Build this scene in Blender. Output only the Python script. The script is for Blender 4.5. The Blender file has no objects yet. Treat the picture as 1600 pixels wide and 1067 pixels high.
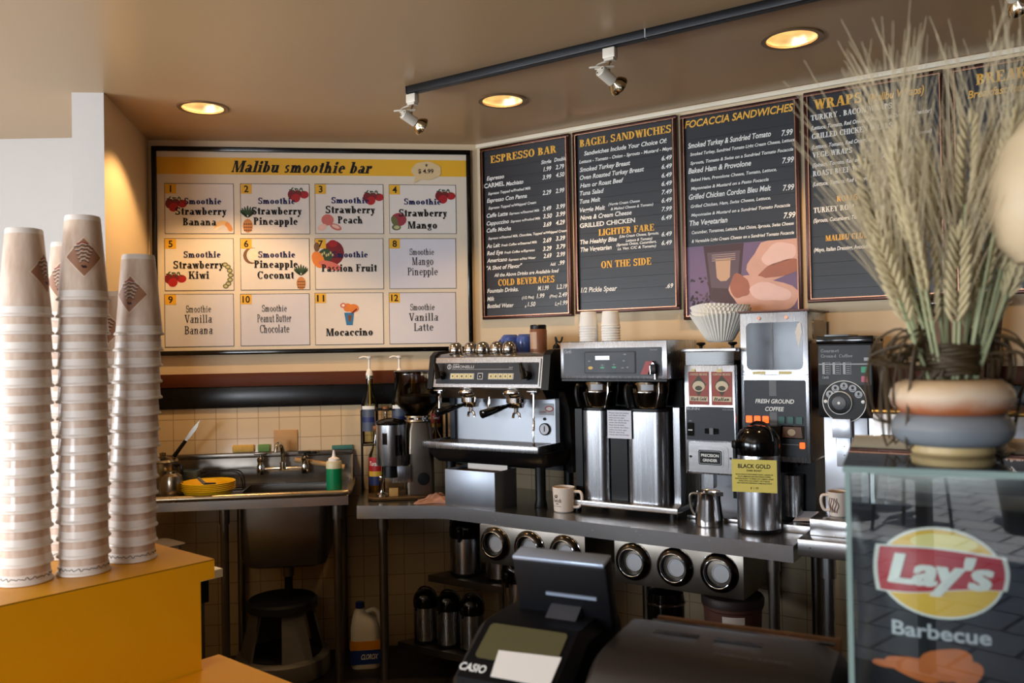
import bpy, bmesh, math, random
from mathutils import Vector, Matrix
PI = math.pi
rad = math.radians
rnd = random.Random(7)
sc = bpy.context.scene
COL = sc.collection

# ---------------------------------------------------------------- camera
FPX = 1330.0                      # focal length in pixels of the 1600x1067 frame
ROLL, PITCH, CAMZ = rad(0.99), rad(0.65), 1.55
FW = Vector((0, math.cos(PITCH), math.sin(PITCH)))
_up0 = Vector((0, -math.sin(PITCH), math.cos(PITCH)))
RIGHT = Vector((1, 0, 0)) * math.cos(ROLL) - _up0 * math.sin(ROLL)
UP = Vector((1, 0, 0)) * math.sin(ROLL) + _up0 * math.cos(ROLL)
EYE = Vector((0, 0, CAMZ))
cam_data = bpy.data.cameras.new('camera')
cam = bpy.data.objects.new('camera', cam_data)
COL.objects.link(cam)
cam.matrix_world = Matrix(((RIGHT.x, UP.x, -FW.x, EYE.x), (RIGHT.y, UP.y, -FW.y, EYE.y), (RIGHT.z, UP.z, -FW.z, EYE.z), (0, 0, 0, 1)))
cam_data.sensor_width = 36
cam_data.lens = 36 * FPX / 1600
cam_data.clip_start = 0.05
cam_data.dof.use_dof = True
cam_data.dof.focus_distance = 3.2
cam_data.dof.aperture_fstop = 6.6
sc.camera = cam

# ---------------------------------------------------------------- exposure, sky, sun, window daylight
sc.view_settings.view_transform = 'Standard'
sc.view_settings.look = 'None'
sc.view_settings.gamma = 1
sc.view_settings.use_curve_mapping = False
sc.view_settings.exposure = 0.8
sc.cycles.use_denoising = True
sc.cycles.max_bounces = 8
sc.cycles.transparent_max_bounces = 16
sc.cycles.caustics_reflective = False
sc.cycles.caustics_refractive = False
sc.cycles.sample_clamp_indirect = 6

world = bpy.data.worlds.new('sky')
sc.world = world
world.use_nodes = True
wn = world.node_tree
bg = wn.nodes['Background']
bg.inputs['Color'].default_value = (0.62, 0.78, 1.0, 1)
bg.inputs['Strength'].default_value = 0.45

sun_data = bpy.data.lights.new('sun', 'SUN')
sun_data.energy = 6.0
sun_data.angle = rad(0.6)
sun_data.color = (1, 0.95, 0.88)
sun = bpy.data.objects.new('sun', sun_data)
COL.objects.link(sun)
sun.rotation_euler = (rad(-38), rad(12), 0)

def area(name, loc, target, sx, sy, power, color):
    d = bpy.data.lights.new(name, 'AREA')
    d.shape = 'RECTANGLE'
    d.size, d.size_y = sx, sy
    d.energy = power
    d.color = color
    o = bpy.data.objects.new(name, d)
    COL.objects.link(o)
    o.location = loc
    o.rotation_euler = (Vector(target) - Vector(loc)).to_track_quat('-Z', 'Y').to_euler()
    return o
DAY = (0.86, 0.93, 1.0)
area('window_daylight', (-3.72, 1.55, 1.55), (0, 1.55, 3.0), 2.1, 0.6, 56, DAY)
area('window_daylight', (-3.72, -0.85, 1.55), (0, -0.85, 3.0), 2.1, 0.6, 34, DAY)
area('shop_front_daylight', (-2.55, -2.14, 1.44), (-2.2, 2, 1.5), 1.5, 0.5, 60, DAY)
WARM = (1.0, 0.60, 0.26)

# ---------------------------------------------------------------- room frames
CEIL = 2.57
FLOOR = 0.14
def pray(px, py):
    return RIGHT * ((px - 800) / FPX) + UP * ((533.5 - py) / FPX) + FW
def on_z(px, py, z):
    d = pray(px, py)
    return EYE + d * ((z - CAMZ) / d.z)
def on_pl(px, py, q, n):
    d = pray(px, py)
    return EYE + d * ((q - EYE).dot(n) / d.dot(n))
CORNER = Vector((-0.157, 4.183, 0))
AR, AL = rad(33), rad(7.5)
RU, RV = Vector((math.cos(AR), -math.sin(AR), 0)), Vector((-math.sin(AR), -math.cos(AR), 0))     # along the menu wall, out of it
LU, LV = Vector((-math.cos(AL), -math.sin(AL), 0)), Vector((math.sin(AL), -math.cos(AL), 0))     # along the sink wall, out of it
def RP(u, d, z):
    p = CORNER + RU * u + RV * d
    return Vector((p.x, p.y, z))
def LP(u, d, z):
    p = CORNER + LU * u + LV * d
    return Vector((p.x, p.y, z))
ROT_R, ROT_L = -AR, AL
def wall_uz(px, py, wall='R', d=0.0):
    """pixel -> (distance along the wall, height) on the menu wall or the sink wall"""
    U, V = (RU, RV) if wall == 'R' else (LU, LV)
    p = on_pl(px, py, CORNER + V * d, V)
    return (p - CORNER).dot(U), p.z

# ---------------------------------------------------------------- mesh builder
class M:
    def __init__(s):
        s.v, s.f, s.m, s.T = [], [], [], None
    def add(s, v, f, m=0):
        o = len(s.v)
        s.v += [s.T @ Vector(p) for p in v] if s.T else [Vector(p) for p in v]
        s.f += [[i + o for i in q] for q in f]
        s.m += [m] * len(f)
        return s
    def box(s, x0, x1, y0, y1, z0, z1, b=0.0, m=0, seg=2):
        if b <= 0:
            v = [(x, y, z) for z in (z0, z1) for y in (y0, y1) for x in (x0, x1)]
            return s.add(v, [(0, 2, 3, 1), (4, 5, 7, 6), (0, 1, 5, 4), (2, 6, 7, 3), (0, 4, 6, 2), (1, 3, 7, 5)], m)
        bm = bmesh.new()
        bmesh.ops.create_cube(bm, size=1)
        for q in bm.verts:
            q.co = Vector(((x0 + x1) / 2 + q.co.x * (x1 - x0), (y0 + y1) / 2 + q.co.y * (y1 - y0), (z0 + z1) / 2 + q.co.z * (z1 - z0)))
        b = min(b, 0.49 * min(x1 - x0, y1 - y0, z1 - z0))
        bmesh.ops.bevel(bm, geom=list(bm.edges), offset=b, segments=seg, profile=0.5, affect='EDGES')
        bm.verts.index_update()
        v = [q.co.copy() for q in bm.verts]
        f = [[q.index for q in fc.verts] for fc in bm.faces]
        bm.free()
        return s.add(v, f, m)
    def lathe(s, prof, c=(0, 0, 0), n=28, m=0, a0=0.0, a1=2 * PI, rot=None):
        full = abs(a1 - a0 - 2 * PI) < 1e-6
        k = n if full else n + 1
        v, rows = [], []
        Rm = rot or Matrix.Identity(3)
        C = Vector(c)
        for r, z in prof:
            if r < 1e-7:
                rows.append([len(v)]); v.append(C + Rm @ Vector((0, 0, z)))
            else:
                rows.append(list(range(len(v), len(v) + k)))
                for i in range(k):
                    a = a0 + (a1 - a0) * i / n
                    v.append(C + Rm @ Vector((r * math.cos(a), r * math.sin(a), z)))
        f = []
        for A, B in zip(rows, rows[1:]):
            for i in range(n):
                j = (i + 1) % k
                if len(A) == 1 and len(B) == 1: continue
                if len(A) == 1: f.append((A[0], B[j], B[i]))
                elif len(B) == 1: f.append((A[i], A[j], B[0]))
                else: f.append((A[i], A[j], B[j], B[i]))
        return s.add(v, f, m)
    def cyl(s, p0, p1, r0, r1=None, n=20, m=0, cap=True):
        r1 = r0 if r1 is None else r1
        p0, p1 = Vector(p0), Vector(p1)
        L = (p1 - p0).length
        rot = (p1 - p0).to_track_quat('Z', 'Y').to_matrix()
        pr = [(r0, 0), (r1, L)]
        if cap: pr = [(0, 0)] + pr + [(0, L)]
        return s.lathe(pr, p0, n, m, rot=rot)
    def tube(s, pts, r, n=8, m=0, closed=False, cap=True):
        P = [Vector(p) for p in pts]
        k = len(P)
        rr = r if isinstance(r, (list, tuple)) else [r] * k
        v, f = [], []
        up = None
        for i in range(k):
            if closed: t = P[(i + 1) % k] - P[i - 1]
            else: t = P[min(i + 1, k - 1)] - P[max(i - 1, 0)]
            t.normalize()
            if up is None:
                up = Vector((0, 0, 1)) if abs(t.z) < 0.9 else Vector((1, 0, 0))
            up = (up - t * up.dot(t)).normalized()
            sd = t.cross(up)
            for j in range(n):
                a = 2 * PI * j / n
                v.append(P[i] + (up * math.cos(a) + sd * math.sin(a)) * rr[i])
        for i in range(k if closed else k - 1):
            for j in range(n):
                a, b = i * n, ((i + 1) % k) * n
                f.append((a + j, a + (j + 1) % n, b + (j + 1) % n, b + j))
        if cap and not closed:
            f.append(list(range(n))[::-1]); f.append(list(range((k - 1) * n, k * n)))
        return s.add(v, f, m)
    def prism(s, poly, t0, t1, axis='y', m=0):
        def P(a, b, t):
            return (t, a, b) if axis == 'x' else (a, t, b) if axis == 'y' else (a, b, t)
        n = len(poly)
        v = [P(a, b, t0) for a, b in poly] + [P(a, b, t1) for a, b in poly]
        f = [list(range(n)), list(range(n, 2 * n))[::-1]]
        f += [(i, i + n, (i + 1) % n + n, (i + 1) % n) for i in range(n)]
        return s.add(v, f, m)
    def frame(s, x0, x1, z0, z1, w, y0, y1, m=0):
        """rectangular picture frame in the x-z plane"""
        s.box(x0, x1, y0, y1, z1 - w, z1, m=m); s.box(x0, x1, y0, y1, z0, z0 + w, m=m)
        s.box(x0, x0 + w, y0, y1, z0 + w, z1 - w, m=m); s.box(x1 - w, x1, y0, y1, z0 + w, z1 - w, m=m)
        return s
    def flat(s, poly, t, axis='y', m=0):
        v = [(a, t, b) if axis == 'y' else (a, b, t) if axis == 'z' else (t, a, b) for a, b in poly]
        return s.add(v, [list(range(len(v)))], m)
    def ell(s, c, rx, ry, rz, nu=16, nv=10, m=0, rot=None):
        v, f = [], []
        Rm = rot or Matrix.Identity(3)
        C = Vector(c)
        v.append(C + Rm @ Vector((0, 0, -rz)))
        for j in range(1, nv):
            b = -PI / 2 + PI * j / nv
            for i in range(nu):
                a = 2 * PI * i / nu
                v.append(C + Rm @ Vector((rx * math.cos(b) * math.cos(a), ry * math.cos(b) * math.sin(a), rz * math.sin(b))))
        v.append(C + Rm @ Vector((0, 0, rz)))
        for i in range(nu):
            f.append((0, 1 + (i + 1) % nu, 1 + i))
            f.append((len(v) - 1, len(v) - 1 - nu + i, len(v) - 1 - nu + (i + 1) % nu))
        for j in range(nv - 2):
            for i in range(nu):
                a, b = 1 + j * nu, 1 + (j + 1) * nu
                f.append((a + i, a + (i + 1) % nu, b + (i + 1) % nu, b + i))
        return s.add(v, f, m)
    def torus(s, c, R0, r, n=28, k=10, m=0, rot=None):
        pr = [(R0 + r * math.cos(2 * PI * j / k), r * math.sin(2 * PI * j / k)) for j in range(k + 1)]
        return s.lathe(pr, c, n, m, rot=rot)

def build(m, name, mats, parent=None, sm=35, recalc=True):
    me = bpy.data.meshes.new(name)
    me.from_pydata([tuple(p) for p in m.v], [], m.f)
    for q in (mats if isinstance(mats, (list, tuple)) else [mats]):
        me.materials.append(q)
    me.polygons.foreach_set('material_index', m.m)
    if recalc:
        bm = bmesh.new(); bm.from_mesh(me)
        bmesh.ops.recalc_face_normals(bm, faces=bm.faces)
        bm.to_mesh(me); bm.free()
    if sm:
        me.polygons.foreach_set('use_smooth', [True] * len(me.polygons))
        me.set_sharp_from_angle(angle=rad(sm))
    me.update()
    o = bpy.data.objects.new(name, me)
    COL.objects.link(o)
    if parent: o.parent = parent
    return o
def tag(o, label=None, cat=None, group=None, kind=None):
    if label: o['label'] = label
    if cat: o['category'] = cat
    if group: o['group'] = group
    if kind: o['kind'] = kind
    return o
def thing(name, label, cat, loc=(0, 0, 0), rot=0.0, group=None):
    o = bpy.data.objects.new(name, None)
    o.empty_display_size = 0.05
    COL.objects.link(o)
    o.location = loc
    o.rotation_euler = (0, 0, rot)
    return tag(o, label, cat, group)
def struct(m, name, mats, sm=35):
    return tag(build(m, name, mats, sm=sm), kind='structure')
def dup(o, label=None):
    c = o.copy(); COL.objects.link(c)
    for ch in list(o.children):
        d = ch.copy(); COL.objects.link(d); d.parent = c
        for g in list(ch.children):
            e = g.copy(); COL.objects.link(e); e.parent = d
    if label: c['label'] = label
    return c
def rrect(x0, x1, z0, z1, r, n=5):
    P = []
    for cx, cz, a in ((x1 - r, z1 - r, 0), (x0 + r, z1 - r, 90), (x0 + r, z0 + r, 180), (x1 - r, z0 + r, 270)):
        for i in range(n + 1):
            t = rad(a + 90 * i / n)
            P.append((cx + r * math.cos(t), cz + r * math.sin(t)))
    return P
def circ(cx, cz, rx, rz=None, n=24):
    rz = rx if rz is None else rz
    return [(cx + rx * math.cos(2 * PI * i / n), cz + rz * math.sin(2 * PI * i / n)) for i in range(n)]
def smooth_pts(P, k=6):
    P = [Vector(p) for p in P]
    out = []
    for i in range(len(P) - 1):
        a, b, c, d = P[max(i - 1, 0)], P[i], P[i + 1], P[min(i + 2, len(P) - 1)]
        for j in range(k):
            t = j / k
            out.append(0.5 * (2 * b + (c - a) * t + (2 * a - 5 * b + 4 * c - d) * t * t + (3 * b - a - 3 * c + d) * t ** 3))
    out.append(P[-1])
    return out

# ---------------------------------------------------------------- materials
def lin(c):
    return tuple(((x / 255) / 12.92 if x / 255 <= 0.04045 else ((x / 255 + 0.055) / 1.055) ** 2.4) for x in c) + (1.0,)
def mat(name, col, rough=0.5, metal=0.0, spec=0.5, var=0.06, scale=9.0, emit=0.0, trans=0.0, ior=1.45, coat=0.0, stretch=None, rvar=0.08, sss=0.0):
    m = bpy.data.materials.new(name)
    m.use_nodes = True
    nt = m.node_tree
    p = nt.nodes['Principled BSDF']
    c = lin(col)
    p.inputs['Base Color'].default_value = c
    p.inputs['Roughness'].default_value = rough
    p.inputs['Metallic'].default_value = metal
    p.inputs['Specular IOR Level'].default_value = spec
    p.inputs['IOR'].default_value = ior
    p.inputs['Transmission Weight'].default_value = trans
    p.inputs['Coat Weight'].default_value = coat
    if sss: p.inputs['Subsurface Weight'].default_value = sss
    if emit:
        p.inputs['Emission Color'].default_value = c
        p.inputs['Emission Strength'].default_value = emit
    if var or rvar:
        tc = nt.nodes.new('ShaderNodeTexCoord')
        mp = nt.nodes.new('ShaderNodeMapping')
        nz = nt.nodes.new('ShaderNodeTexNoise')
        nz.inputs['Scale'].default_value = scale
        nz.inputs['Detail'].default_value = 3
        if stretch: mp.inputs['Scale'].default_value = stretch
        nt.links.new(tc.outputs['Object'], mp.inputs['Vector'])
        nt.links.new(mp.outputs['Vector'], nz.inputs['Vector'])
        if var:
            mx = nt.nodes.new('ShaderNodeMix'); mx.data_type = 'RGBA'
            mx.inputs['A'].default_value = tuple(x * (1 - var) for x in c[:3]) + (1,)
            mx.inputs['B'].default_value = tuple(min(1, x * (1 + var)) for x in c[:3]) + (1,)
            nt.links.new(nz.outputs['Fac'], mx.inputs['Factor'])
            nt.links.new(mx.outputs['Result'], p.inputs['Base Color'])
        if rvar:
            mr = nt.nodes.new('ShaderNodeMapRange')
            mr.inputs['To Min'].default_value = max(0.02, rough - rvar)
            mr.inputs['To Max'].default_value = min(1, rough + rvar)
            nt.links.new(nz.outputs['Fac'], mr.inputs['Value'])
            nt.links.new(mr.outputs['Result'], p.inputs['Roughness'])
    return m
def clear(name, tint, refl=1.0, rough=0.02):
    """thin clear sheet: transparent with a fresnel reflection"""
    m = bpy.data.materials.new(name)
    m.use_nodes = True
    nt = m.node_tree
    nt.nodes.clear()
    out = nt.nodes.new('ShaderNodeOutputMaterial')
    tr = nt.nodes.new('ShaderNodeBsdfTransparent'); tr.inputs['Color'].default_value = lin(tint)
    gl = nt.nodes.new('ShaderNodeBsdfGlossy'); gl.inputs['Roughness'].default_value = rough
    fr = nt.nodes.new('ShaderNodeFresnel'); fr.inputs['IOR'].default_value = 1.5
    mu = nt.nodes.new('ShaderNodeMath'); mu.operation = 'MULTIPLY'; mu.inputs[1].default_value = refl; mu.use_clamp = True
    mx = nt.nodes.new('ShaderNodeMixShader')
    nt.links.new(fr.outputs[0], mu.inputs[0]); nt.links.new(mu.outputs[0], mx.inputs[0])
    nt.links.new(tr.outputs[0], mx.inputs[1]); nt.links.new(gl.outputs[0], mx.inputs[2])
    nt.links.new(mx.outputs[0], out.inputs['Surface'])
    return m
def brick_mat(name, c1, c2, mortar, w, h, msize, rough, offset=0.0, coord='Object', rot=(0, 0, 0), loc=(0, 0, 0)):
    m = mat(name, c1, rough, var=0, rvar=0)
    nt = m.node_tree
    p = nt.nodes['Principled BSDF']
    tc = nt.nodes.new('ShaderNodeTexCoord'); mp = nt.nodes.new('ShaderNodeMapping')
    mp.inputs['Rotation'].default_value = rot; mp.inputs['Location'].default_value = loc
    br = nt.nodes.new('ShaderNodeTexBrick')
    br.offset = offset; br.squash = 1
    br.inputs['Color1'].default_value = lin(c1); br.inputs['Color2'].default_value = lin(c2); br.inputs['Mortar'].default_value = lin(mortar)
    br.inputs['Scale'].default_value = 1; br.inputs['Mortar Size'].default_value = msize; br.inputs['Mortar Smooth'].default_value = 0.1
    br.inputs['Brick Width'].default_value = w; br.inputs['Row Height'].default_value = h
    nt.links.new(tc.outputs[coord], mp.inputs['Vector']); nt.links.new(mp.outputs['Vector'], br.inputs['Vector'])
    nt.links.new(br.outputs['Color'], p.inputs['Base Color'])
    bp = nt.nodes.new('ShaderNodeBump'); bp.inputs['Strength'].default_value = 0.4; bp.inputs['Distance'].default_value = 0.002; bp.invert = True
    nt.links.new(br.outputs['Fac'], bp.inputs['Height']); nt.links.new(bp.outputs['Normal'], p.inputs['Normal'])
    return m

X = {}
X['wall'] = mat('cream_wall_paint', (222, 200, 165), 0.6, var=0.03, scale=2)
X['dark_wall'] = mat('brown_bounce_cut', (82, 62, 48), 0.6, var=0.04, scale=2)  # unseen surfaces kept dark to cut bounce light under the counters
X['white_wall'] = mat('white_wall_paint', (194, 189, 185), 0.6, var=0.02, scale=2)
X['ceiling'] = mat('tan_ceiling_paint', (190, 158, 118), 0.33, var=0.04, scale=1.5, spec=0.6)
X['steel'] = mat('brushed_stainless', (174, 176, 181), 0.27, 1.0, var=0.03, scale=110, stretch=(1, 1, 0.03), rvar=0.03)
X['steel_h'] = mat('brushed_stainless_horizontal', (176, 175, 176), 0.26, 1.0, var=0.03, scale=160, stretch=(0.02, 1, 1), rvar=0.03)
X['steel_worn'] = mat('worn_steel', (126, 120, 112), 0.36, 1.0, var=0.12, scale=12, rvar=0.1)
X['chrome'] = mat('chrome', (215, 214, 212), 0.09, 1.0, var=0, rvar=0.03)
X['black'] = mat('black_plastic', (13, 13, 14), 0.38, var=0.1, spec=0.28)
X['black_gloss'] = mat('gloss_black_plastic', (8, 8, 9), 0.12, var=0.1, rvar=0.04)
X['black_matte'] = mat('matte_black', (10, 10, 11), 0.7, var=0.1)
X['panel'] = mat('slate_grey_panel', (38, 42, 50), 0.36, var=0.05, spec=0.35)
X['grey'] = mat('grey_plastic', (90, 92, 96), 0.4)
X['white'] = mat('white_enamel', (232, 230, 226), 0.3, var=0.02)
X['ink'] = mat('black_ink', (14, 12, 16), 0.7, var=0)
X['ink_blue'] = mat('navy_ink', (22, 24, 84), 0.7, var=0)
X['white_ink'] = mat('white_lettering', (236, 236, 232), 0.6, var=0)
X['gold_ink'] = mat('gold_lettering', (238, 180, 66), 0.55, var=0)
X['silver_ink'] = mat('silver_lettering', (168, 172, 178), 0.5, var=0)
X['paper'] = mat('paper', (228, 222, 216), 0.8, var=0.03, scale=20)
X['paper_cool'] = mat('printer_paper', (216, 216, 226), 0.8, var=0.02, scale=20)
X['board_paper'] = mat('cream_board', (226, 214, 194), 0.55, var=0.03)
X['yellow_band'] = mat('yellow_band', (232, 178, 40), 0.55, var=0.03)
X['bronze'] = mat('dark_bronze_frame', (66, 40, 34), 0.28, 0.7, var=0.05)
X['bronze_edge'] = mat('bronze_frame_edge', (150, 108, 86), 0.25, 0.9, var=0.05)
X['brown_trim'] = mat('brown_chair_rail', (84, 42, 22), 0.5, var=0.12, scale=6, spec=.2)
X['yellow'] = mat('yellow_laminate', (238, 170, 14), 0.42, var=0.02, scale=60)
X['seam'] = mat('dark_laminate_seam', (70, 40, 10), 0.6, var=0)
X['foam'] = mat('white_foam', (238, 236, 230), 0.6, var=0.02)
X['red'] = mat('red_plastic', (150, 18, 14), 0.4)
X['green'] = mat('green_button', (40, 150, 110), 0.4, var=0)
X['pink'] = mat('pink_button', (190, 90, 110), 0.4, var=0)
X['lit_orange'] = mat('lit_orange_button', (255, 96, 20), 0.4, var=0, emit=0.8)
X['ivory'] = mat('ivory_button', (214, 200, 140), 0.5, var=0.05)
X['glassy'] = clear('clear_glass', (238, 244, 242))
X['smoky'] = clear('smoky_plastic', (120, 112, 104), 1.2, 0.08)
X['case_glass'] = clear('case_glass', (248, 252, 250), 1.5)
X['pane_edge'] = mat('green_glass_edge', (124, 146, 142), 0.2, var=0, rvar=0.02)
# ---------------------------------------------------------------- lettering
class G:
    """one serif glyph out of stems, hairlines, diagonals and bowls; cap height 1"""
    T, H, S = 0.20, 0.065, 0.075
    def __init__(s): s.v, s.f, s.z = [], [], 0
    def poly(s, P):
        o = len(s.v); s.v += P; s.f.append(list(range(o, o + len(P))))
    def bar(s, x0, x1, y, t=None): s.poly([(x0, y), (x1, y), (x1, y + (t or s.H)), (x0, y + (t or s.H))])
    def stem(s, x, y0=0.0, y1=1.0, w=None, sv='tb'):
        w = w or s.T
        s.poly([(x, y0), (x + w, y0), (x + w, y1), (x, y1)])
        if 'b' in sv: s.bar(x - s.S, x + w + s.S, y0)
        if 't' in sv: s.bar(x - s.S, x + w + s.S, y1 - s.H)
        if 'l' in sv: s.bar(x - s.S * 1.3, x + w * .5, y1 - s.H)
        if 'r' in sv: s.bar(x + w * .5, x + w + s.S * 1.3, y0)
    def dia(s, x0, y0, x1, y1, w): s.poly([(x0, y0), (x0 + w, y0), (x1 + w, y1), (x1, y1)])
    def arc(s, cx, cy, rx, ry, a0=0, a1=360, tw=None, th=None, n=18):
        tw, th = tw or s.T, th or s.H
        o = len(s.v)
        for i in range(n + 1):
            a = rad(a0 + (a1 - a0) * i / n)
            c, q = math.cos(a), math.sin(a)
            s.v += [(cx + rx * c, cy + ry * q), (cx + max(rx - tw, 0.01) * c, cy + max(ry - th, 0.01) * q)]
        for i in range(n): s.f.append([o + 2 * i, o + 2 * i + 2, o + 2 * i + 3, o + 2 * i + 1])
    def dot(s, x, y, r): s.poly(circ(x, y, r, r, 12))
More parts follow.
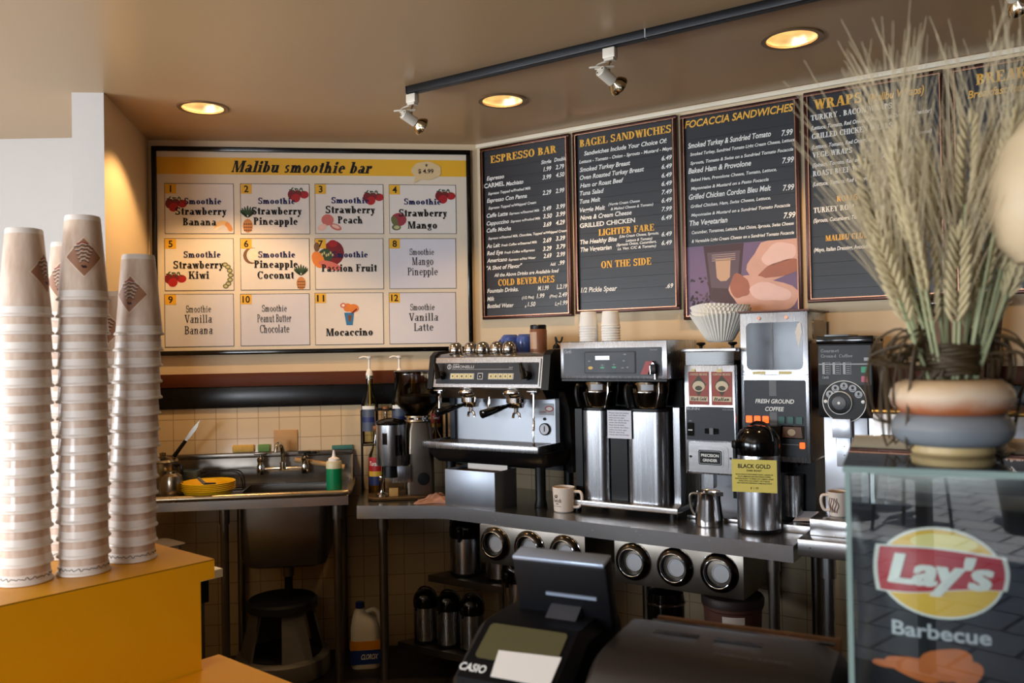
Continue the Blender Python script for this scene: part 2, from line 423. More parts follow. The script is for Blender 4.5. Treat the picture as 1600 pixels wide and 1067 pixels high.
def serif_glyph(ch, T=0.20):
    g = G(); g.T = T; g.H = 0.085 if T > 0.15 else 0.065
    H = g.H; X = 0.66; w = None
    if ch == 'A': g.dia(.06, 0, .36, 1, H * 1.3); g.dia(.56, 0, .34, 1, T); g.bar(.17, .6, .3); g.bar(-.02, .24, 0); g.bar(.48, .86, 0); w = .84
    elif ch == 'B': g.stem(.08); g.arc(.3, .745, .36, .255, -90, 90); g.arc(.3, .265, .42, .265, -90, 90); g.bar(.2, .32, 1 - H); g.bar(.2, .34, .49); g.bar(.2, .34, 0); w = .76
    elif ch in 'CG':
        g.arc(.44, .5, .42, .52, 42, 318); g.stem(.70, .68, 1.0, H * 1.2, '')
        if ch == 'G': g.stem(.62, 0.02, .42, T * .9, 't'); w = .88
        else: w = .8
    elif ch == 'D': g.stem(.08); g.arc(.3, .5, .52, .5, -90, 90); g.bar(.2, .32, 1 - H); g.bar(.2, .32, 0); w = .86
    elif ch in 'EF':
        g.stem(.08); g.bar(.2, .64, 1 - H); g.bar(.2, .5, .5); g.stem(.6, .74, 1, H * 1.2, ''); g.stem(.45, .4, .66, H * 1.1, '')
        if ch == 'E': g.bar(.2, .68, 0); g.stem(.64, 0, .28, H * 1.2, '')
        w = .74
    elif ch == 'H': g.stem(.08); g.stem(.62); g.bar(.2, .66, .5); w = .92
    elif ch == 'I': g.stem(.08); w = .38
    elif ch == 'J': g.stem(.25, .2); g.arc(.24, .2, .21, .22, 180, 360); w = .5
    elif ch == 'K': g.stem(.08); g.dia(.28, .4, .66, 1, H * 1.3); g.dia(.62, 0, .32, .58, T); g.bar(.52, .92, 0); g.bar(.54, .86, 1 - H); w = .9
    elif ch == 'L': g.stem(.08); g.bar(.2, .66, 0); g.stem(.62, 0, .32, H * 1.2, ''); w = .7
    elif ch == 'M': g.stem(.08, w=H * 1.2); g.dia(.42, 0, .1, 1, T * .9); g.dia(.46, 0, .76, 1, H * 1.2); g.stem(.78); w = 1.1
    elif ch == 'N': g.stem(.08, w=H * 1.2); g.dia(.62, 0, .1, 1, T); g.stem(.74, w=H * 1.2); w = .9
    elif ch in 'OQ': g.arc(.44, .5, .43, .52); w = .88
    elif ch in 'PR':
        g.stem(.08); g.arc(.3, .73, .38, .27, -90, 90); g.bar(.2, .32, 1 - H); g.bar(.2, .32, .46); w = .72
        if ch == 'R': g.dia(.58, 0, .34, .5, T); g.bar(.54, .86, 0); w = .84
    elif ch == 'S': g.arc(.34, .745, .3, .275, 30, 270, T * .8, T * .55); g.arc(.36, .27, .32, .29, -150, 90, T * .8, T * .55); g.stem(.56, .7, 1, H * 1.2, ''); g.stem(.04, 0, .3, H * 1.2, ''); w = .7
    elif ch == 'T': g.stem(.28, sv='b'); g.bar(.02, .74, 1 - H); g.stem(.02, .72, 1, H * 1.2, ''); g.stem(.68, .72, 1, H * 1.2, ''); w = .76
    elif ch == 'U': g.stem(.08, .3, 1, sv='t'); g.stem(.68, .3, 1, H * 1.3, 't'); g.arc(.415, .32, .335, .34, 180, 360, T * .8, H * 1.6); w = .86
    elif ch == 'V': g.dia(.34, 0, .06, 1, T); g.dia(.38, 0, .64, 1, H * 1.3); g.bar(-.02, .36, 1 - H); g.bar(.52, .82, 1 - H); w = .8
    elif ch == 'W': g.dia(.3, 0, .06, 1, T); g.dia(.34, 0, .52, 1, H * 1.3); g.dia(.7, 0, .46, 1, T); g.dia(.74, 0, .98, 1, H * 1.3); g.bar(-.02, .36, 1 - H); g.bar(.86, 1.14, 1 - H); w = 1.12
    elif ch == 'Y': g.stem(.3, 0, .5, sv='b'); g.dia(.3, .42, .04, 1, T); g.dia(.38, .42, .66, 1, H * 1.3); g.bar(-.04, .34, 1 - H); g.bar(.54, .84, 1 - H); w = .82
    elif ch == 'a': g.arc(.26, .19, .23, .2, 0, 360, T * .8); g.stem(.36, 0, .5, sv='r'); g.arc(.33, .46, .24, .21, 0, 160, T * .8); w = .66
    elif ch == 'b': g.stem(.06, 0, 1, sv='l'); g.arc(.34, .33, .3, .34); w = .68
    elif ch == 'c': g.arc(.34, .33, .3, .34, 50, 315); g.dot(.52, .52, T * .5); w = .62
    elif ch == 'd': g.arc(.34, .33, .3, .34); g.stem(.42, 0, 1, sv='lr'); w = .7
    elif ch == 'e': g.arc(.34, .33, .3, .34, 0, 315); g.bar(.14, .62, .33); w = .66
    elif ch == 'f': g.stem(.12, 0, .76, sv='b'); g.arc(.34, .76, .22, .26, 60, 180, T, H); g.dot(.42, .9, T * .5); g.bar(.0, .44, X - H); w = .44
    elif ch == 'g': g.arc(.3, .42, .26, .25); g.arc(.3, -.08, .28, .18, 0, 360, T * .6, H); g.bar(.2, .5, .12, H * 1.5); g.bar(.46, .64, .58, H); w = .64
    elif ch in 'hn': g.stem(.06, 0, 1 if ch == 'h' else X, sv='lb'); g.arc(.36, .38, .25, .29, 0, 180, T, H); g.stem(.41, 0, .4, sv='b'); w = .76
    elif ch == 'm': g.stem(.06, 0, X, sv='lb'); g.arc(.34, .38, .23, .29, 0, 180, T, H); g.stem(.37, 0, .4, sv='b'); g.arc(.66, .38, .24, .29, 0, 180, T, H); g.stem(.70, 0, .4, sv='b'); w = 1.04
    elif ch == 'i': g.stem(.08, 0, X, sv='lb'); g.dot(.08 + T / 2, .86, T * .58); w = .4
    elif ch == 'k': g.stem(.06, 0, 1, sv='lb'); g.dia(.24, .28, .46, X, H * 1.3); g.dia(.42, 0, .24, .4, T); g.bar(.36, .7, 0); g.bar(.34, .6, X - H); w = .7
    elif ch == 'l': g.stem(.08, 0, 1, sv='lb'); w = .38
    elif ch == 'o': g.arc(.34, .33, .31, .34); w = .68
    elif ch == 'p': g.stem(.06, -.28, X, sv='lb'); g.arc(.34, .33, .3, .34); w = .68
    elif ch == 'r': g.stem(.06, 0, X, sv='lb'); g.arc(.36, .42, .2, .25, 60, 180, T * .5, H); g.dot(.42, .54, T * .55); w = .54
    elif ch == 's': g.arc(.27, .49, .2, .18, 30, 270, T * .7, T * .42); g.arc(.27, .18, .22, .19, -150, 90, T * .7, T * .42); w = .54
    elif ch == 't': g.stem(.12, .12, .88, sv=''); g.arc(.32, .14, .2, .15, 180, 320, T, H); g.bar(.0, .42, X - H); w = .46
    elif ch == 'u': g.stem(.06, .2, X, sv='l'); g.arc(.3, .22, .24, .23, 180, 360, T * .8, H * 1.4); g.stem(.42, 0, X, sv='lr'); w = .74
    elif ch == 'v': g.dia(.24, 0, .04, X, T); g.dia(.27, 0, .44, X, H * 1.3); g.bar(-.02, .28, X - H); g.bar(.36, .58, X - H); w = .58
    elif ch == 'w': g.dia(.24, 0, .04, X, T); g.dia(.27, 0, .42, X, H * 1.3); g.dia(.56, 0, .36, X, T); g.dia(.6, 0, .76, X, H * 1.3); g.bar(-.02, .28, X - H); g.bar(.66, .9, X - H); w = .9
    elif ch == 'y': g.dia(.24, 0, .04, X, T); g.dia(.12, -.28, .46, X, H * 1.4); g.bar(-.02, .28, X - H); g.bar(.36, .6, X - H); g.dot(.14, -.22, T * .5); w = .6
    elif ch == '.': g.dot(.12, .09, .1); w = .3
    elif ch == ',': g.dot(.12, .09, .1); g.dia(.06, -.16, .14, .06, .07); w = .3
    elif ch == '/': g.dia(.02, 0, .3, 1, .08); w = .42
    elif ch in '()':
        g.arc(.38 if ch == '(' else -.06, .45, .32, .68, 125 if ch == '(' else -55, 235 if ch == '(' else 55, .09, .06); w = .34
    elif ch == ' ': w = .34
    if w is None: return None
    return g.v, g.f, w
_ser = {}
def serif(text, bold=True):
    v, f, x = [], [], 0.0
    for ch in text:
        k = (ch, bold)
        if k not in _ser: _ser[k] = serif_glyph(ch, 0.25 if bold else 0.145)
        gl = _ser[k]
        if gl is None: continue
        o = len(v)
        v += [(a + x, b) for a, b in gl[0]]
        f += [[i + o for i in q] for q in gl[1]]
        x += gl[2] + 0.06
    return v, f, max(x - 0.06, 0.1)
def _text_mesh(body, bold, shear):
    c = bpy.data.curves.new('t', 'FONT')
    c.body = body; c.size = 1; c.shear = shear; c.offset = 0.022 if bold else 0.0
    c.resolution_u = 3
    o = bpy.data.objects.new('t', c)
    me = bpy.data.meshes.new_from_object(o)
    v = [(p.co.x, p.co.y) for p in me.vertices]
    f = [list(p.vertices) for p in me.polygons]
    bpy.data.objects.remove(o); bpy.data.meshes.remove(me); bpy.data.curves.remove(c)
    return v, f
_capv, _ = _text_mesh('H', False, 0)
CAPH = max(b for a, b in _capv)
_san = {}
def sans(text, bold=False, italic=False):
    k = (text, bold, italic)
    if k not in _san:
        v, f = _text_mesh(text, bold, 0.22 if italic else 0.0)
        x0 = min(a for a, b in v) if v else 0
        v = [((a - x0) / CAPH, b / CAPH) for a, b in v]
        _san[k] = (v, f, max((a for a, b in v), default=0.1))
    return _san[k]
def letters(text, style):
    if style == 'serif': return serif(text, True)
    if style == 'roman': return serif(text, False)
    if style == 'script':
        v, f, w = serif(text, True)
        v = [(a + 0.32 * b, b) for a, b in v]
        return v, f, w + .25
    return sans(text, 'b' in style, 'i' in style)
def write(m, text, style, o, h, w=None, ax=(1, 0, 0), up=(0, 0, 1), mi=0, align='l'):
    """lettering with cap height h at origin o (baseline, left end) fitted to width w"""
    v, f, nw = letters(text, style)
    sx = (w / nw) if w else h
    o, ax, up = Vector(o), Vector(ax), Vector(up)
    tw = nw * sx
    if align == 'c': o = o - ax * (tw / 2)
    if align == 'r': o = o - ax * tw
    m.add([o + ax * (a * sx) + up * (b * h) for a, b in v], f, mi)
# ---------------------------------------------------------------- the room
m = M(); m.box(-3.8, 3.4, -2.2, 4.6, FLOOR - 0.06, FLOOR)
FLOOR_MAT = brick_mat('dark_floor_tiles', (34, 30, 28), (28, 26, 25), (16, 15, 14), 0.3, 0.3, 0.006, 0.35)
struct(m, 'floor', FLOOR_MAT)

LAMPS = [on_z(317, 168, CEIL), on_z(785, 157, CEIL), on_z(1237, 60, CEIL)]
LAMP_R = 0.086
def plate_with_holes(x0, x1, y0, y1, z, holes):
    """flat plate with round holes: a fan of strips round each hole inside its own square cell"""
    mm = M()
    xs, ys, cells = {x0, x1}, {y0, y1}, []
    for hx, hy, hr in holes:
        c = hr * 1.4
        cells.append((hx - c, hx + c, hy - c, hy + c, hx, hy, hr))
        xs |= {hx - c, hx + c}; ys |= {hy - c, hy + c}
    xs, ys = sorted(xs), sorted(ys)
    for a, b in zip(xs, xs[1:]):
        for c, d in zip(ys, ys[1:]):
            mx, my = (a + b) / 2, (c + d) / 2
            if any(p[0] < mx < p[1] and p[2] < my < p[3] for p in cells): continue
            mm.add([(a, c, z), (b, c, z), (b, d, z), (a, d, z)], [(0, 3, 2, 1)])
    for p in cells:
        v, f, n = [], [], 40
        h = (p[1] - p[0]) / 2
        for i in range(n):
            t = 2 * PI * (i + .5) / n
            c, q = math.cos(t), math.sin(t)
            k = h / max(abs(c), abs(q))
            v += [(p[4] + p[6] * c, p[5] + p[6] * q, z), (p[4] + k * c, p[5] + k * q, z)]
        for sx in (-1, 1):
            for sy in (-1, 1): v.append((p[4] + sx * h, p[5] + sy * h, z))
        for i in range(n):
            j = (i + 1) % n
            f.append((2 * i, 2 * j, 2 * j + 1, 2 * i + 1))
            A, B = v[2 * i + 1], v[2 * j + 1]
            if abs(A[0] - B[0]) > 1e-4 and abs(A[1] - B[1]) > 1e-4:
                kx = 2 if (A[0] + B[0]) / 2 > p[4] else 0
                ky = 1 if (A[1] + B[1]) / 2 > p[5] else 0
                f.append((2 * i + 1, 2 * j + 1, 2 * n + kx + ky))
        mm.add(v, f)
    return mm
m = plate_with_holes(-3.8, 3.4, -2.2, 4.6, CEIL, [(p.x, p.y, LAMP_R) for p in LAMPS])
struct(m, 'ceiling', X['ceiling'], sm=0)
m = M(); m.box(-4.0, 3.6, -2.3, 4.7, CEIL + 0.3, CEIL + 0.4)
struct(m, 'roof', X['white_wall'])

def wall_slab(U, V, u0, u1, z0, z1, t=0.1, d=0.0):
    mm = M()
    a, b = CORNER + U * u0 + V * d, CORNER + U * u1 + V * d
    P = [a, b, b - V * t, a - V * t]
    mm.prism([(p.x, p.y) for p in P], z0, z1, 'z')
    return mm
struct(wall_slab(RU, RV, -0.05, 4.1, FLOOR, CEIL + .3), 'wall_right', X['wall'])
struct(wall_slab(LU, LV, -0.05, 1.66, FLOOR, CEIL + .3), 'wall_back', X['wall'])
# tiled dado under the trims on both walls
TILE = brick_mat('cream_wall_tiles', (208, 188, 156), (202, 182, 150), (160, 138, 108), 0.0965, 0.0965, 0.0018, 0.18, rot=(rad(90), 0, 0))
def dado(U, V, rot, u0, u1, z0, z1, name, mt, t):
    o = M()
    sgn = 1 if U is RU else -1
    x0, x1 = sorted((sgn * u0, sgn * u1))
    o.box(x0, x1, -t, 0.0, z0, z1, b=min(0.004, t * .4))
    ob = tag(build(o, name, mt), kind='structure')
    ob.location = CORNER + V * 0.0005
    ob.rotation_euler = (0, 0, rot)
    return ob
dado(LU, LV, ROT_L, 0.0, 1.54, FLOOR, 1.305, 'trim_1', TILE, 0.008)
dado(RU, RV, ROT_R, 0.0, 4.0, FLOOR, 1.305, 'trim_2', TILE, 0.008)
dado(LU, LV, ROT_L, 0.0, 1.54, 1.306, 1.404, 'trim_3', mat('black_glazed_tile_band', (8, 8, 10), 0.28, rvar=0.04, spec=.3), 0.02)
dado(RU, RV, ROT_R, 0.0, 4.0, 1.306, 1.404, 'trim_4', bpy.data.materials['black_glazed_tile_band'], 0.02)
dado(LU, LV, ROT_L, 0.0, 1.54, 1.405, 1.468, 'trim_5', X['brown_trim'], 0.026)
dado(RU, RV, ROT_R, 0.0, 4.0, 1.405, 1.468, 'trim_6', X['brown_trim'], 0.026)
dado(RU, RV, ROT_R, 0.0, 4.0, 2.549, 2.5695, 'trim_7', mat('cream_moulding', (238, 228, 206), .5), 0.012)
# the end of the partition beside the smoothie board
m = M()
Pc = [Vector((-1.671, 3.25, 0)), Vector((-1.553, 3.26, 0)), LP(1.548, 0, 0), LP(1.66, 0, 0)]
m.prism([(p.x, p.y) for p in Pc], FLOOR, CEIL + .3, 'z')
PART_WHITE = X['white_wall']
part = M(); part.add([v for v in m.v], m.f)
wl = build(part, 'wall_left', [X['white_wall'], X['wall']], sm=0)
for q in wl.data.polygons:
    n = q.normal
    if n.x > 0.7: q.material_index = 1
tag(wl, kind='structure')
# white wall of the next room, seen beside the partition
m = M()
m.box(-3.8, -1.78, 3.92, 4.02, FLOOR, CEIL + .3)
struct(m, 'wall_far', X['white_wall'])
# unseen half wall, added to keep window light from under the counters
m = M(); m.prism([(-1.80, .95), (-1.70, .95), (-1.672, 3.24), (-1.772, 3.24)], FLOOR, 1.10, 'z')
struct(m, 'wall_light_block', X['dark_wall'])
# side wall with two windows
m = M()
WX = -3.8
for y0, y1, z0, z1 in ((-2.2, 4.02, FLOOR, 1.2), (-2.2, 4.02, 1.9, CEIL + .3), (-2.2, -1.95, 1.2, 1.9), (0.25, 0.45, 1.2, 1.9), (2.65, 4.02, 1.2, 1.9)):
    m.box(WX - 0.12, WX, y0, y1, z0, z1)
struct(m, 'wall_window', X['white_wall'])
for i, (y0, y1) in enumerate(((-1.95, 0.25), (0.45, 2.65))):
    m = M()
    for a, b, z0, z1 in ((y0, y1, 1.2, 1.25), (y0, y1, 1.85, 1.9), (y0, y0 + .05, 1.25, 1.85), (y1 - .05, y1, 1.25, 1.85), ((y0 + y1) / 2 - .03, (y0 + y1) / 2 + .03, 1.25, 1.85)):
        m.box(WX - 0.09, WX - 0.03, a, b, z0, z1)
    struct(m, 'window_%d' % (i + 1), X['white'])
# shop front behind the camera: a wide glazed opening onto the terrace
m = M()
FY = -2.2
m.box(-3.92, -3.3, FY - .1, FY, FLOOR, CEIL + .3)
m.box(0.3, 3.5, FY - .1, FY, FLOOR, CEIL + .3)
m.box(-3.3, 0.3, FY - .1, FY, 2.25, CEIL + .3)
struct(m, 'wall_front', X['dark_wall'])
m = M()
for x in (-3.3, -2.1, -0.9, 0.25):
    m.box(x, x + .05, FY - .08, FY - .02, FLOOR, 2.25)
m.box(-3.3, 0.3, FY - .08, FY - .02, 2.2, 2.25)
struct(m, 'window_3', X['black'])
m = M(); m.box(3.3, 3.42, -2.2, 2.05, FLOOR, CEIL + .3)
struct(m, 'wall_side', X['dark_wall'])
# terrace outside
m = M(); m.box(-9, 4, -12, -2.3, FLOOR - .08, FLOOR - 0.01)
PAV = brick_mat('terrace_pavers', (196, 196, 200), (180, 182, 190), (90, 90, 96), 0.34, 0.34, 0.012, 0.7, offset=0.5)
struct(m, 'terrace_ground', PAV)
# ---------------------------------------------------------------- recessed ceiling lamps
X['lamp_gold'] = mat('gold_reflector', (244, 226, 186), 0.3, 0.6, var=0.04)
X['bulb'] = mat('warm_bulb', (255, 226, 178), 0.5, var=0, rvar=0, emit=8)
X['trim_ring'] = mat('brass_trim_ring', (150, 124, 92), 0.3, 0.6)
LAMP_LABELS = ['recessed ceiling lamp above the end of the smoothie board', 'recessed ceiling lamp between the two nearest track spotlights, above the espresso menu', 'large recessed ceiling lamp above the wraps menu board']
LAMP_POWER = [24, 14, 14]
for p, lb, pw in zip(LAMPS, LAMP_LABELS, LAMP_POWER):
    t = thing('recessed_lamp', lb, 'ceiling lamp', (p.x, p.y, CEIL), 0, 'recessed ceiling lamps')
    m = M(); m.lathe([(LAMP_R - .004, 0.004), (LAMP_R - .004, -0.004), (LAMP_R + .012, -0.005), (LAMP_R + .016, -0.0005)], n=40)
    build(m, 'trim_ring', X['trim_ring'], t)
    m = M(); m.lathe([(LAMP_R - .005, 0.002), (LAMP_R - .012, .03), (LAMP_R - .022, .07), (.048, .10), (.03, .13), (0, .135)], n=40)
    build(m, 'reflector', X['lamp_gold'], t)
    m = M(); m.lathe([(.0, .066), (.022, .07), (.034, .082), (.038, .096), (.03, .112), (.018, .128)], n=24)
    build(m, 'bulb', X['bulb'], t)
    d = bpy.data.lights.new('lamp_glow', 'SPOT')
    d.energy = pw; d.color = WARM; d.spot_size = rad(112); d.spot_blend = 0.35; d.shadow_soft_size = 0.03
    o = bpy.data.objects.new('lamp_glow', d); COL.objects.link(o); o.parent = t
    o.location = (0, 0, 0.055)

# ---------------------------------------------------------------- track with spotlights
T0, T1 = on_z(640, 147, CEIL - .028), on_z(1262, 2, CEIL - .028)
TD = (T1 - T0).normalized()
TD.z = 0; TD.normalize()
TN = Vector((-TD.y, TD.x, 0))
ta = math.atan2(TD.y, TD.x)
t = thing('light_track', 'black ceiling track running diagonally above the menu boards', 'light track', (T0.x, T0.y, CEIL), ta)
m = M(); m.box(0, 2.9, -.018, .018, -.029, -0.0005, b=.003); m.box(0, 2.9, -.006, .006, -.0305, -.0285)
build(m, 'track_rail', mat('black_track', (22, 24, 28), 0.35, 0.3), t)
m = M(); m.box(.985, .988, -.0186, .0186, -.0296, -.0006)
build(m, 'rail_joint', X['silver_ink'], t)
m = M(); m.box(-.006, -.0002, -.019, .019, -.03, -.0008, b=.002)
build(m, 'end_cap', X['black'], t)
X['ivory_metal'] = mat('ivory_metal', (222, 214, 198), 0.4, 0.1)
X['bulb_mirror'] = mat('reflector_bulb_mirror', (190, 178, 150), 0.12, 1.0, var=0.05, rvar=0.04)
SPOTS = [((647, 147), 'ivory track spotlight at the end of the track, nearest the smoothie board'), ((953, 74), 'ivory track spotlight in the middle of the track, above the bagel menu'), (None, 'chrome-bulbed track spotlight in the top corner of the picture, over the wheat')]
for (px, lb) in SPOTS:
    if px: s = (on_z(px[0], px[1], CEIL - .028) - T0).dot(TD)
    else: s = (Vector((1.325, 2.2, 0)) - T0).dot(TD)
    q = T0 + TD * s
    t = thing('track_spotlight', lb, 'spotlight', (q.x, q.y, CEIL - .0315), 0, 'track spotlights')
    m = M()
    cx = Matrix.Rotation(ta, 4, 'Z'); m.T = cx
    m.box(-.022, .022, -.014, .014, -.034, 0, b=.003); m.box(-.017, .017, -.012, .012, -.042, -.034)
    build(m, 'connector', X['ivory_metal'], t)
    ax = Vector((.72, .50, -.42)).normalized()            # the way the lamp points
    if not px: ax = Vector((.70, .45, -.55)).normalized()
    hub = Vector((-.012, 0, -.092))
    m = M(); m.tube([(0, 0, -.04), (-.006, 0, -.05), (-.006, 0, -.08), hub], .0055, 8)
    build(m, 'arm', X['trim_ring'], t)
    m = M(); a, b = hub - ax * .030, hub + ax * .026
    m.cyl(a, b, .019, n=24); m.cyl(a - ax * .003, a, .017, .019, n=24)
    sd = ax.cross(Vector((0, 0, 1))).normalized(); uu = sd.cross(ax)
    for k in (-1, 1): m.cyl(a - ax * .0045 + sd * .009 * k + uu * .006 * k, a - ax * .003 + sd * .009 * k + uu * .006 * k, .003, n=8, m=1)
    build(m, 'lamp_holder', [X['ivory_metal'], X['black']], t)
    m = M()
    rot = ax.to_track_quat('Z', 'Y').to_matrix()
    m.lathe([(.012, 0), (.015, .008), (.027, .018), (.034, .030), (.036, .036), (.034, .040), (.022, .043), (0, .044)], b - ax * .004, 28, rot=rot)
    build(m, 'reflector_bulb', X['bulb_mirror'], t)
    m = M(); m.tube(smooth_pts([(-.004, .006, -.038), (-.04, .01, -.05), (-.045, 0, -.068), (.012, -.006, -.062), (-.03, -.01, -.064), (-.07, -.01, -.066), a + Vector((-.012, 0, .014)), a + uu * .016]), .0032, 6)
    build(m, 'wire', X['ivory_metal'], t)

# ---------------------------------------------------------------- cream lamp shade hanging at the edge of the picture
p = Vector((0.512, .79, 0)); zc = 1.693
K = .79 / 1.02
t = thing('pendant_lamp', 'large cream pendant lamp shade cut off by the picture edge, behind the wheat', 'pendant lamp', (p.x, p.y, CEIL))
m = M(); m.lathe([(r * K, z * K) for r, z in [(.018, .098), (.045, .085), (.066, .055), (.077, .01), (.0775, -.03), (.068, -.065), (.048, -.088), (.02, -.095), (0, -.095)]], (0, 0, zc - CEIL), 40)
build(m, 'lamp_shade', mat('cream_shade', (206, 186, 152), 0.45, var=0.05), t)
m = M(); m.tube([(0, 0, zc + .09 - CEIL), (0, 0, 0)], .003, 8); build(m, 'cord', X['black'], t)
m = M(); m.lathe([(0, .105), (.010, .10), (.016, .08), (.016, .07)], (0, 0, zc - CEIL), 20); build(m, 'cap', X['bronze'], t)
# ---------------------------------------------------------------- menu boards on the long wall
X['menu_panel'] = mat('black_menu_strips', (24, 26, 33), 0.38, var=0.12, scale=3, stretch=(0.3, 1, 9))
def zoomed(ox, oy, s):
    return lambda x, y: (ox + x / s, oy + y / s)
ZE, ZF, ZW, ZB = zoomed(740, 190, 3.333), zoomed(1050, 130, 2.809), zoomed(1250, 0, 1.905), zoomed(1330, 400, 3.333)
def menu_board(name, label, u0, u1, z0, z1):
    t = thing(name, label, 'menu board', RP(u0, 0.001, z0), ROT_R, 'menu boards on the long wall')
    w, h = u1 - u0, z1 - z0
    m = M()
    for a, b, c, d in ((0, w, h - .016, h), (0, w, 0, .016), (0, .016, .016, h - .016), (w - .016, w, .016, h - .016)):
        m.box(a, b, -.024, 0, c, d, b=.003)
    build(m, 'frame', X['bronze'], t)
    m = M(); m.frame(.013, w - .013, .013, h - .013, .004, -.0262, -.02)
    build(m, 'frame_bead', X['bronze_edge'], t)
    m = M(); m.box(.012, w - .012, -.012, -.002, .012, h - .012)
    # the panel is made of horizontal letter strips
    for i in range(1, 16): m.box(.013, w - .013, -.0127, -.0119, h * i / 16 - .0006, h * i / 16 + .0006, m=1)
    build(m, 'panel', [X['menu_panel'], X['black_matte']], t)
    return t, u0, z0
def menu_lines(t, u0, z0, Z, lines, part, mt, dy=-.0135):
    for L in lines:
        m = M()
        s, xl, yb, xr, hh = L[:5]
        st = L[5] if len(L) > 5 else 'bi'
        ua, za = wall_uz(*Z(xl, yb))
        ub, _ = wall_uz(*Z(xr, yb))
        _, zt = wall_uz(*Z(xl, yb - hh))
        if xr == xl: ub = ua
        write(m, s, st, (ua - u0, dy, za - z0), zt - za, max(ub - ua, .004))
        build(m, part, mt, t, sm=0, recalc=False)

t, u0, z0 = menu_board('espresso_menu_board', 'framed black menu board headed ESPRESSO BAR, nearest the corner', .033, .530, 1.705, 2.541)
menu_lines(t, u0, z0, ZE, [("ESPRESSO BAR", 97, 220, 440, 38, 'serif'), ("COLD BEVERAGES", 137, 857, 430, 34, 'serif')], 'heading_lettering', X['gold_ink'])
menu_lines(t, u0, z0, ZE, [("Espresso", 77, 310, 168, 20), ("CARMEL", 64, 350, 170, 22, 'b'), ("Machiato", 178, 337, 268, 20), ("Espresso Topped w/Frothed Milk", 85, 385, 307, 13), ("Espresso Con Panna", 78, 425, 287, 20), ("Espresso Topped w/Whipped Cream", 87, 460, 335, 13), ("Caffe Latte", 77, 503, 187, 20), ("Espresso w/Steamed Milk", 195, 488, 352, 12), ("Cappuccino", 77, 543, 193, 20), ("Espresso w/Frothed Milk", 202, 528, 357, 12), ("Caffe Mocha", 77, 580, 204, 20), ("Espresso w/Steamed Milk, Chocolate, Topped w/Whipped Cream", 86, 617, 495, 12), ("Au Lait", 77, 660, 146, 20), ("Fresh Coffee w/Steamed Milk", 153, 652, 340, 12), ("Red Eye", 79, 698, 162, 20), ("Fresh Coffee w/Espresso", 169, 690, 328, 12), ("Americano", 79, 736, 184, 20), ("Espresso w/Hot Water", 191, 727, 333, 12), ('"A Shot of Flavor"', 77, 775, 262, 20), ("All the Above Drinks are Available Iced", 116, 810, 452, 17), ("Fountain Drinks.", 80, 893, 242, 20), ("Milk", 80, 935, 118, 20), ("Bottled Water", 80, 972, 218, 20)], 'item_lettering', X['white_ink'])
menu_lines(t, u0, z0, ZE, [("Single", 360, 225, 413, 19), ("Double", 428, 212, 490, 19), ("1.99", 372, 262, 413, 22), ("2.79", 435, 252, 480, 22), ("3.99", 367, 305, 413, 22), ("4.50", 437, 293, 482, 22), ("2.29", 367, 385, 413, 22), ("2.99", 435, 375, 481, 22), ("3.49", 368, 468, 413, 22), ("3.99", 438, 457, 485, 22), ("3.50", 370, 507, 417, 22), ("3.99", 437, 497, 486, 22), ("3.69", 371, 550, 414, 22), ("4.29", 437, 540, 484, 22), ("2.69", 369, 632, 414, 22), ("3.39", 436, 622, 485, 22), ("3.29", 369, 675, 415, 22), ("3.79", 438, 665, 486, 22), ("2.69", 372, 712, 415, 22), ("2.99", 440, 705, 485, 22), ("Add", 407, 752, 436, 15), (".99", 450, 748, 483, 22), ("M.1.99", 343, 880, 400, 22), ("L.2.19", 441, 872, 495, 22), ("(1/2 Pint)", 260, 925, 323, 14), ("1.99", 337, 920, 378, 22), ("(Pint)", 404, 917, 444, 14), ("2.49", 450, 914, 496, 22), ("s", 275, 968, 284, 14), ("1.50", 290, 963, 331, 22), ("Lg", 432, 958, 456, 18), ("1.99", 458, 956, 498, 22)], 'price_lettering', X['white_ink'])

t, u0, z0 = menu_board('bagel_menu_board', 'framed slate menu board headed BAGEL SANDWICHES', .548, 1.050, 1.713, 2.540)
menu_lines(t, u0, z0, ZE, [("BAGEL SANDWICHES", 560, 137, 1037, 38, 'serif'), ("LIGHTER FARE", 659, 597, 948, 34, 'serif'), ("ON THE SIDE", 672, 765, 933, 36, 'serif')], 'heading_lettering', X['gold_ink'])
menu_lines(t, u0, z0, ZE, [("Sandwiches Include Your Choice Of:", 583, 180, 1015, 21), ("Lettuce - Tomato - Onion - Sprouts - Mustard - Mayo", 558, 222, 1042, 16), ("Smoked Turkey Breast", 561, 266, 824, 22), ("Oven Roasted Turkey Breast", 561, 307, 896, 22), ("Ham or Roast Beef", 563, 348, 789, 22), ("Tuna Salad", 561, 388, 686, 22), ("Tuna Melt", 561, 430, 668, 22), ("Veggie Melt", 561, 475, 693, 22), ("(Veggie Cream Cheese", 710, 440, 873, 13), ("& Melted Cheese & Tomato)", 722, 464, 943, 13), ("Nova & Cream Cheese", 563, 515, 831, 22), ("GRILLED CHICKEN", 561, 556, 849, 22, 'b'), ("The Healthy Bite", 563, 641, 754, 22), ("(Lite Cream Cheese, Sprouts,", 766, 607, 972, 13), ("Lettuce & Tomato)", 800, 628, 938, 13), ("The Vegetarian", 565, 680, 727, 22), ("(Sprouts Onion, Cucumbers,", 752, 650, 960, 13), ("Lt. Veg. C/C & Tomato)", 757, 671, 958, 13), ("1/2 Pickle Spear", 566, 891, 755, 24)], 'item_lettering', X['white_ink'])
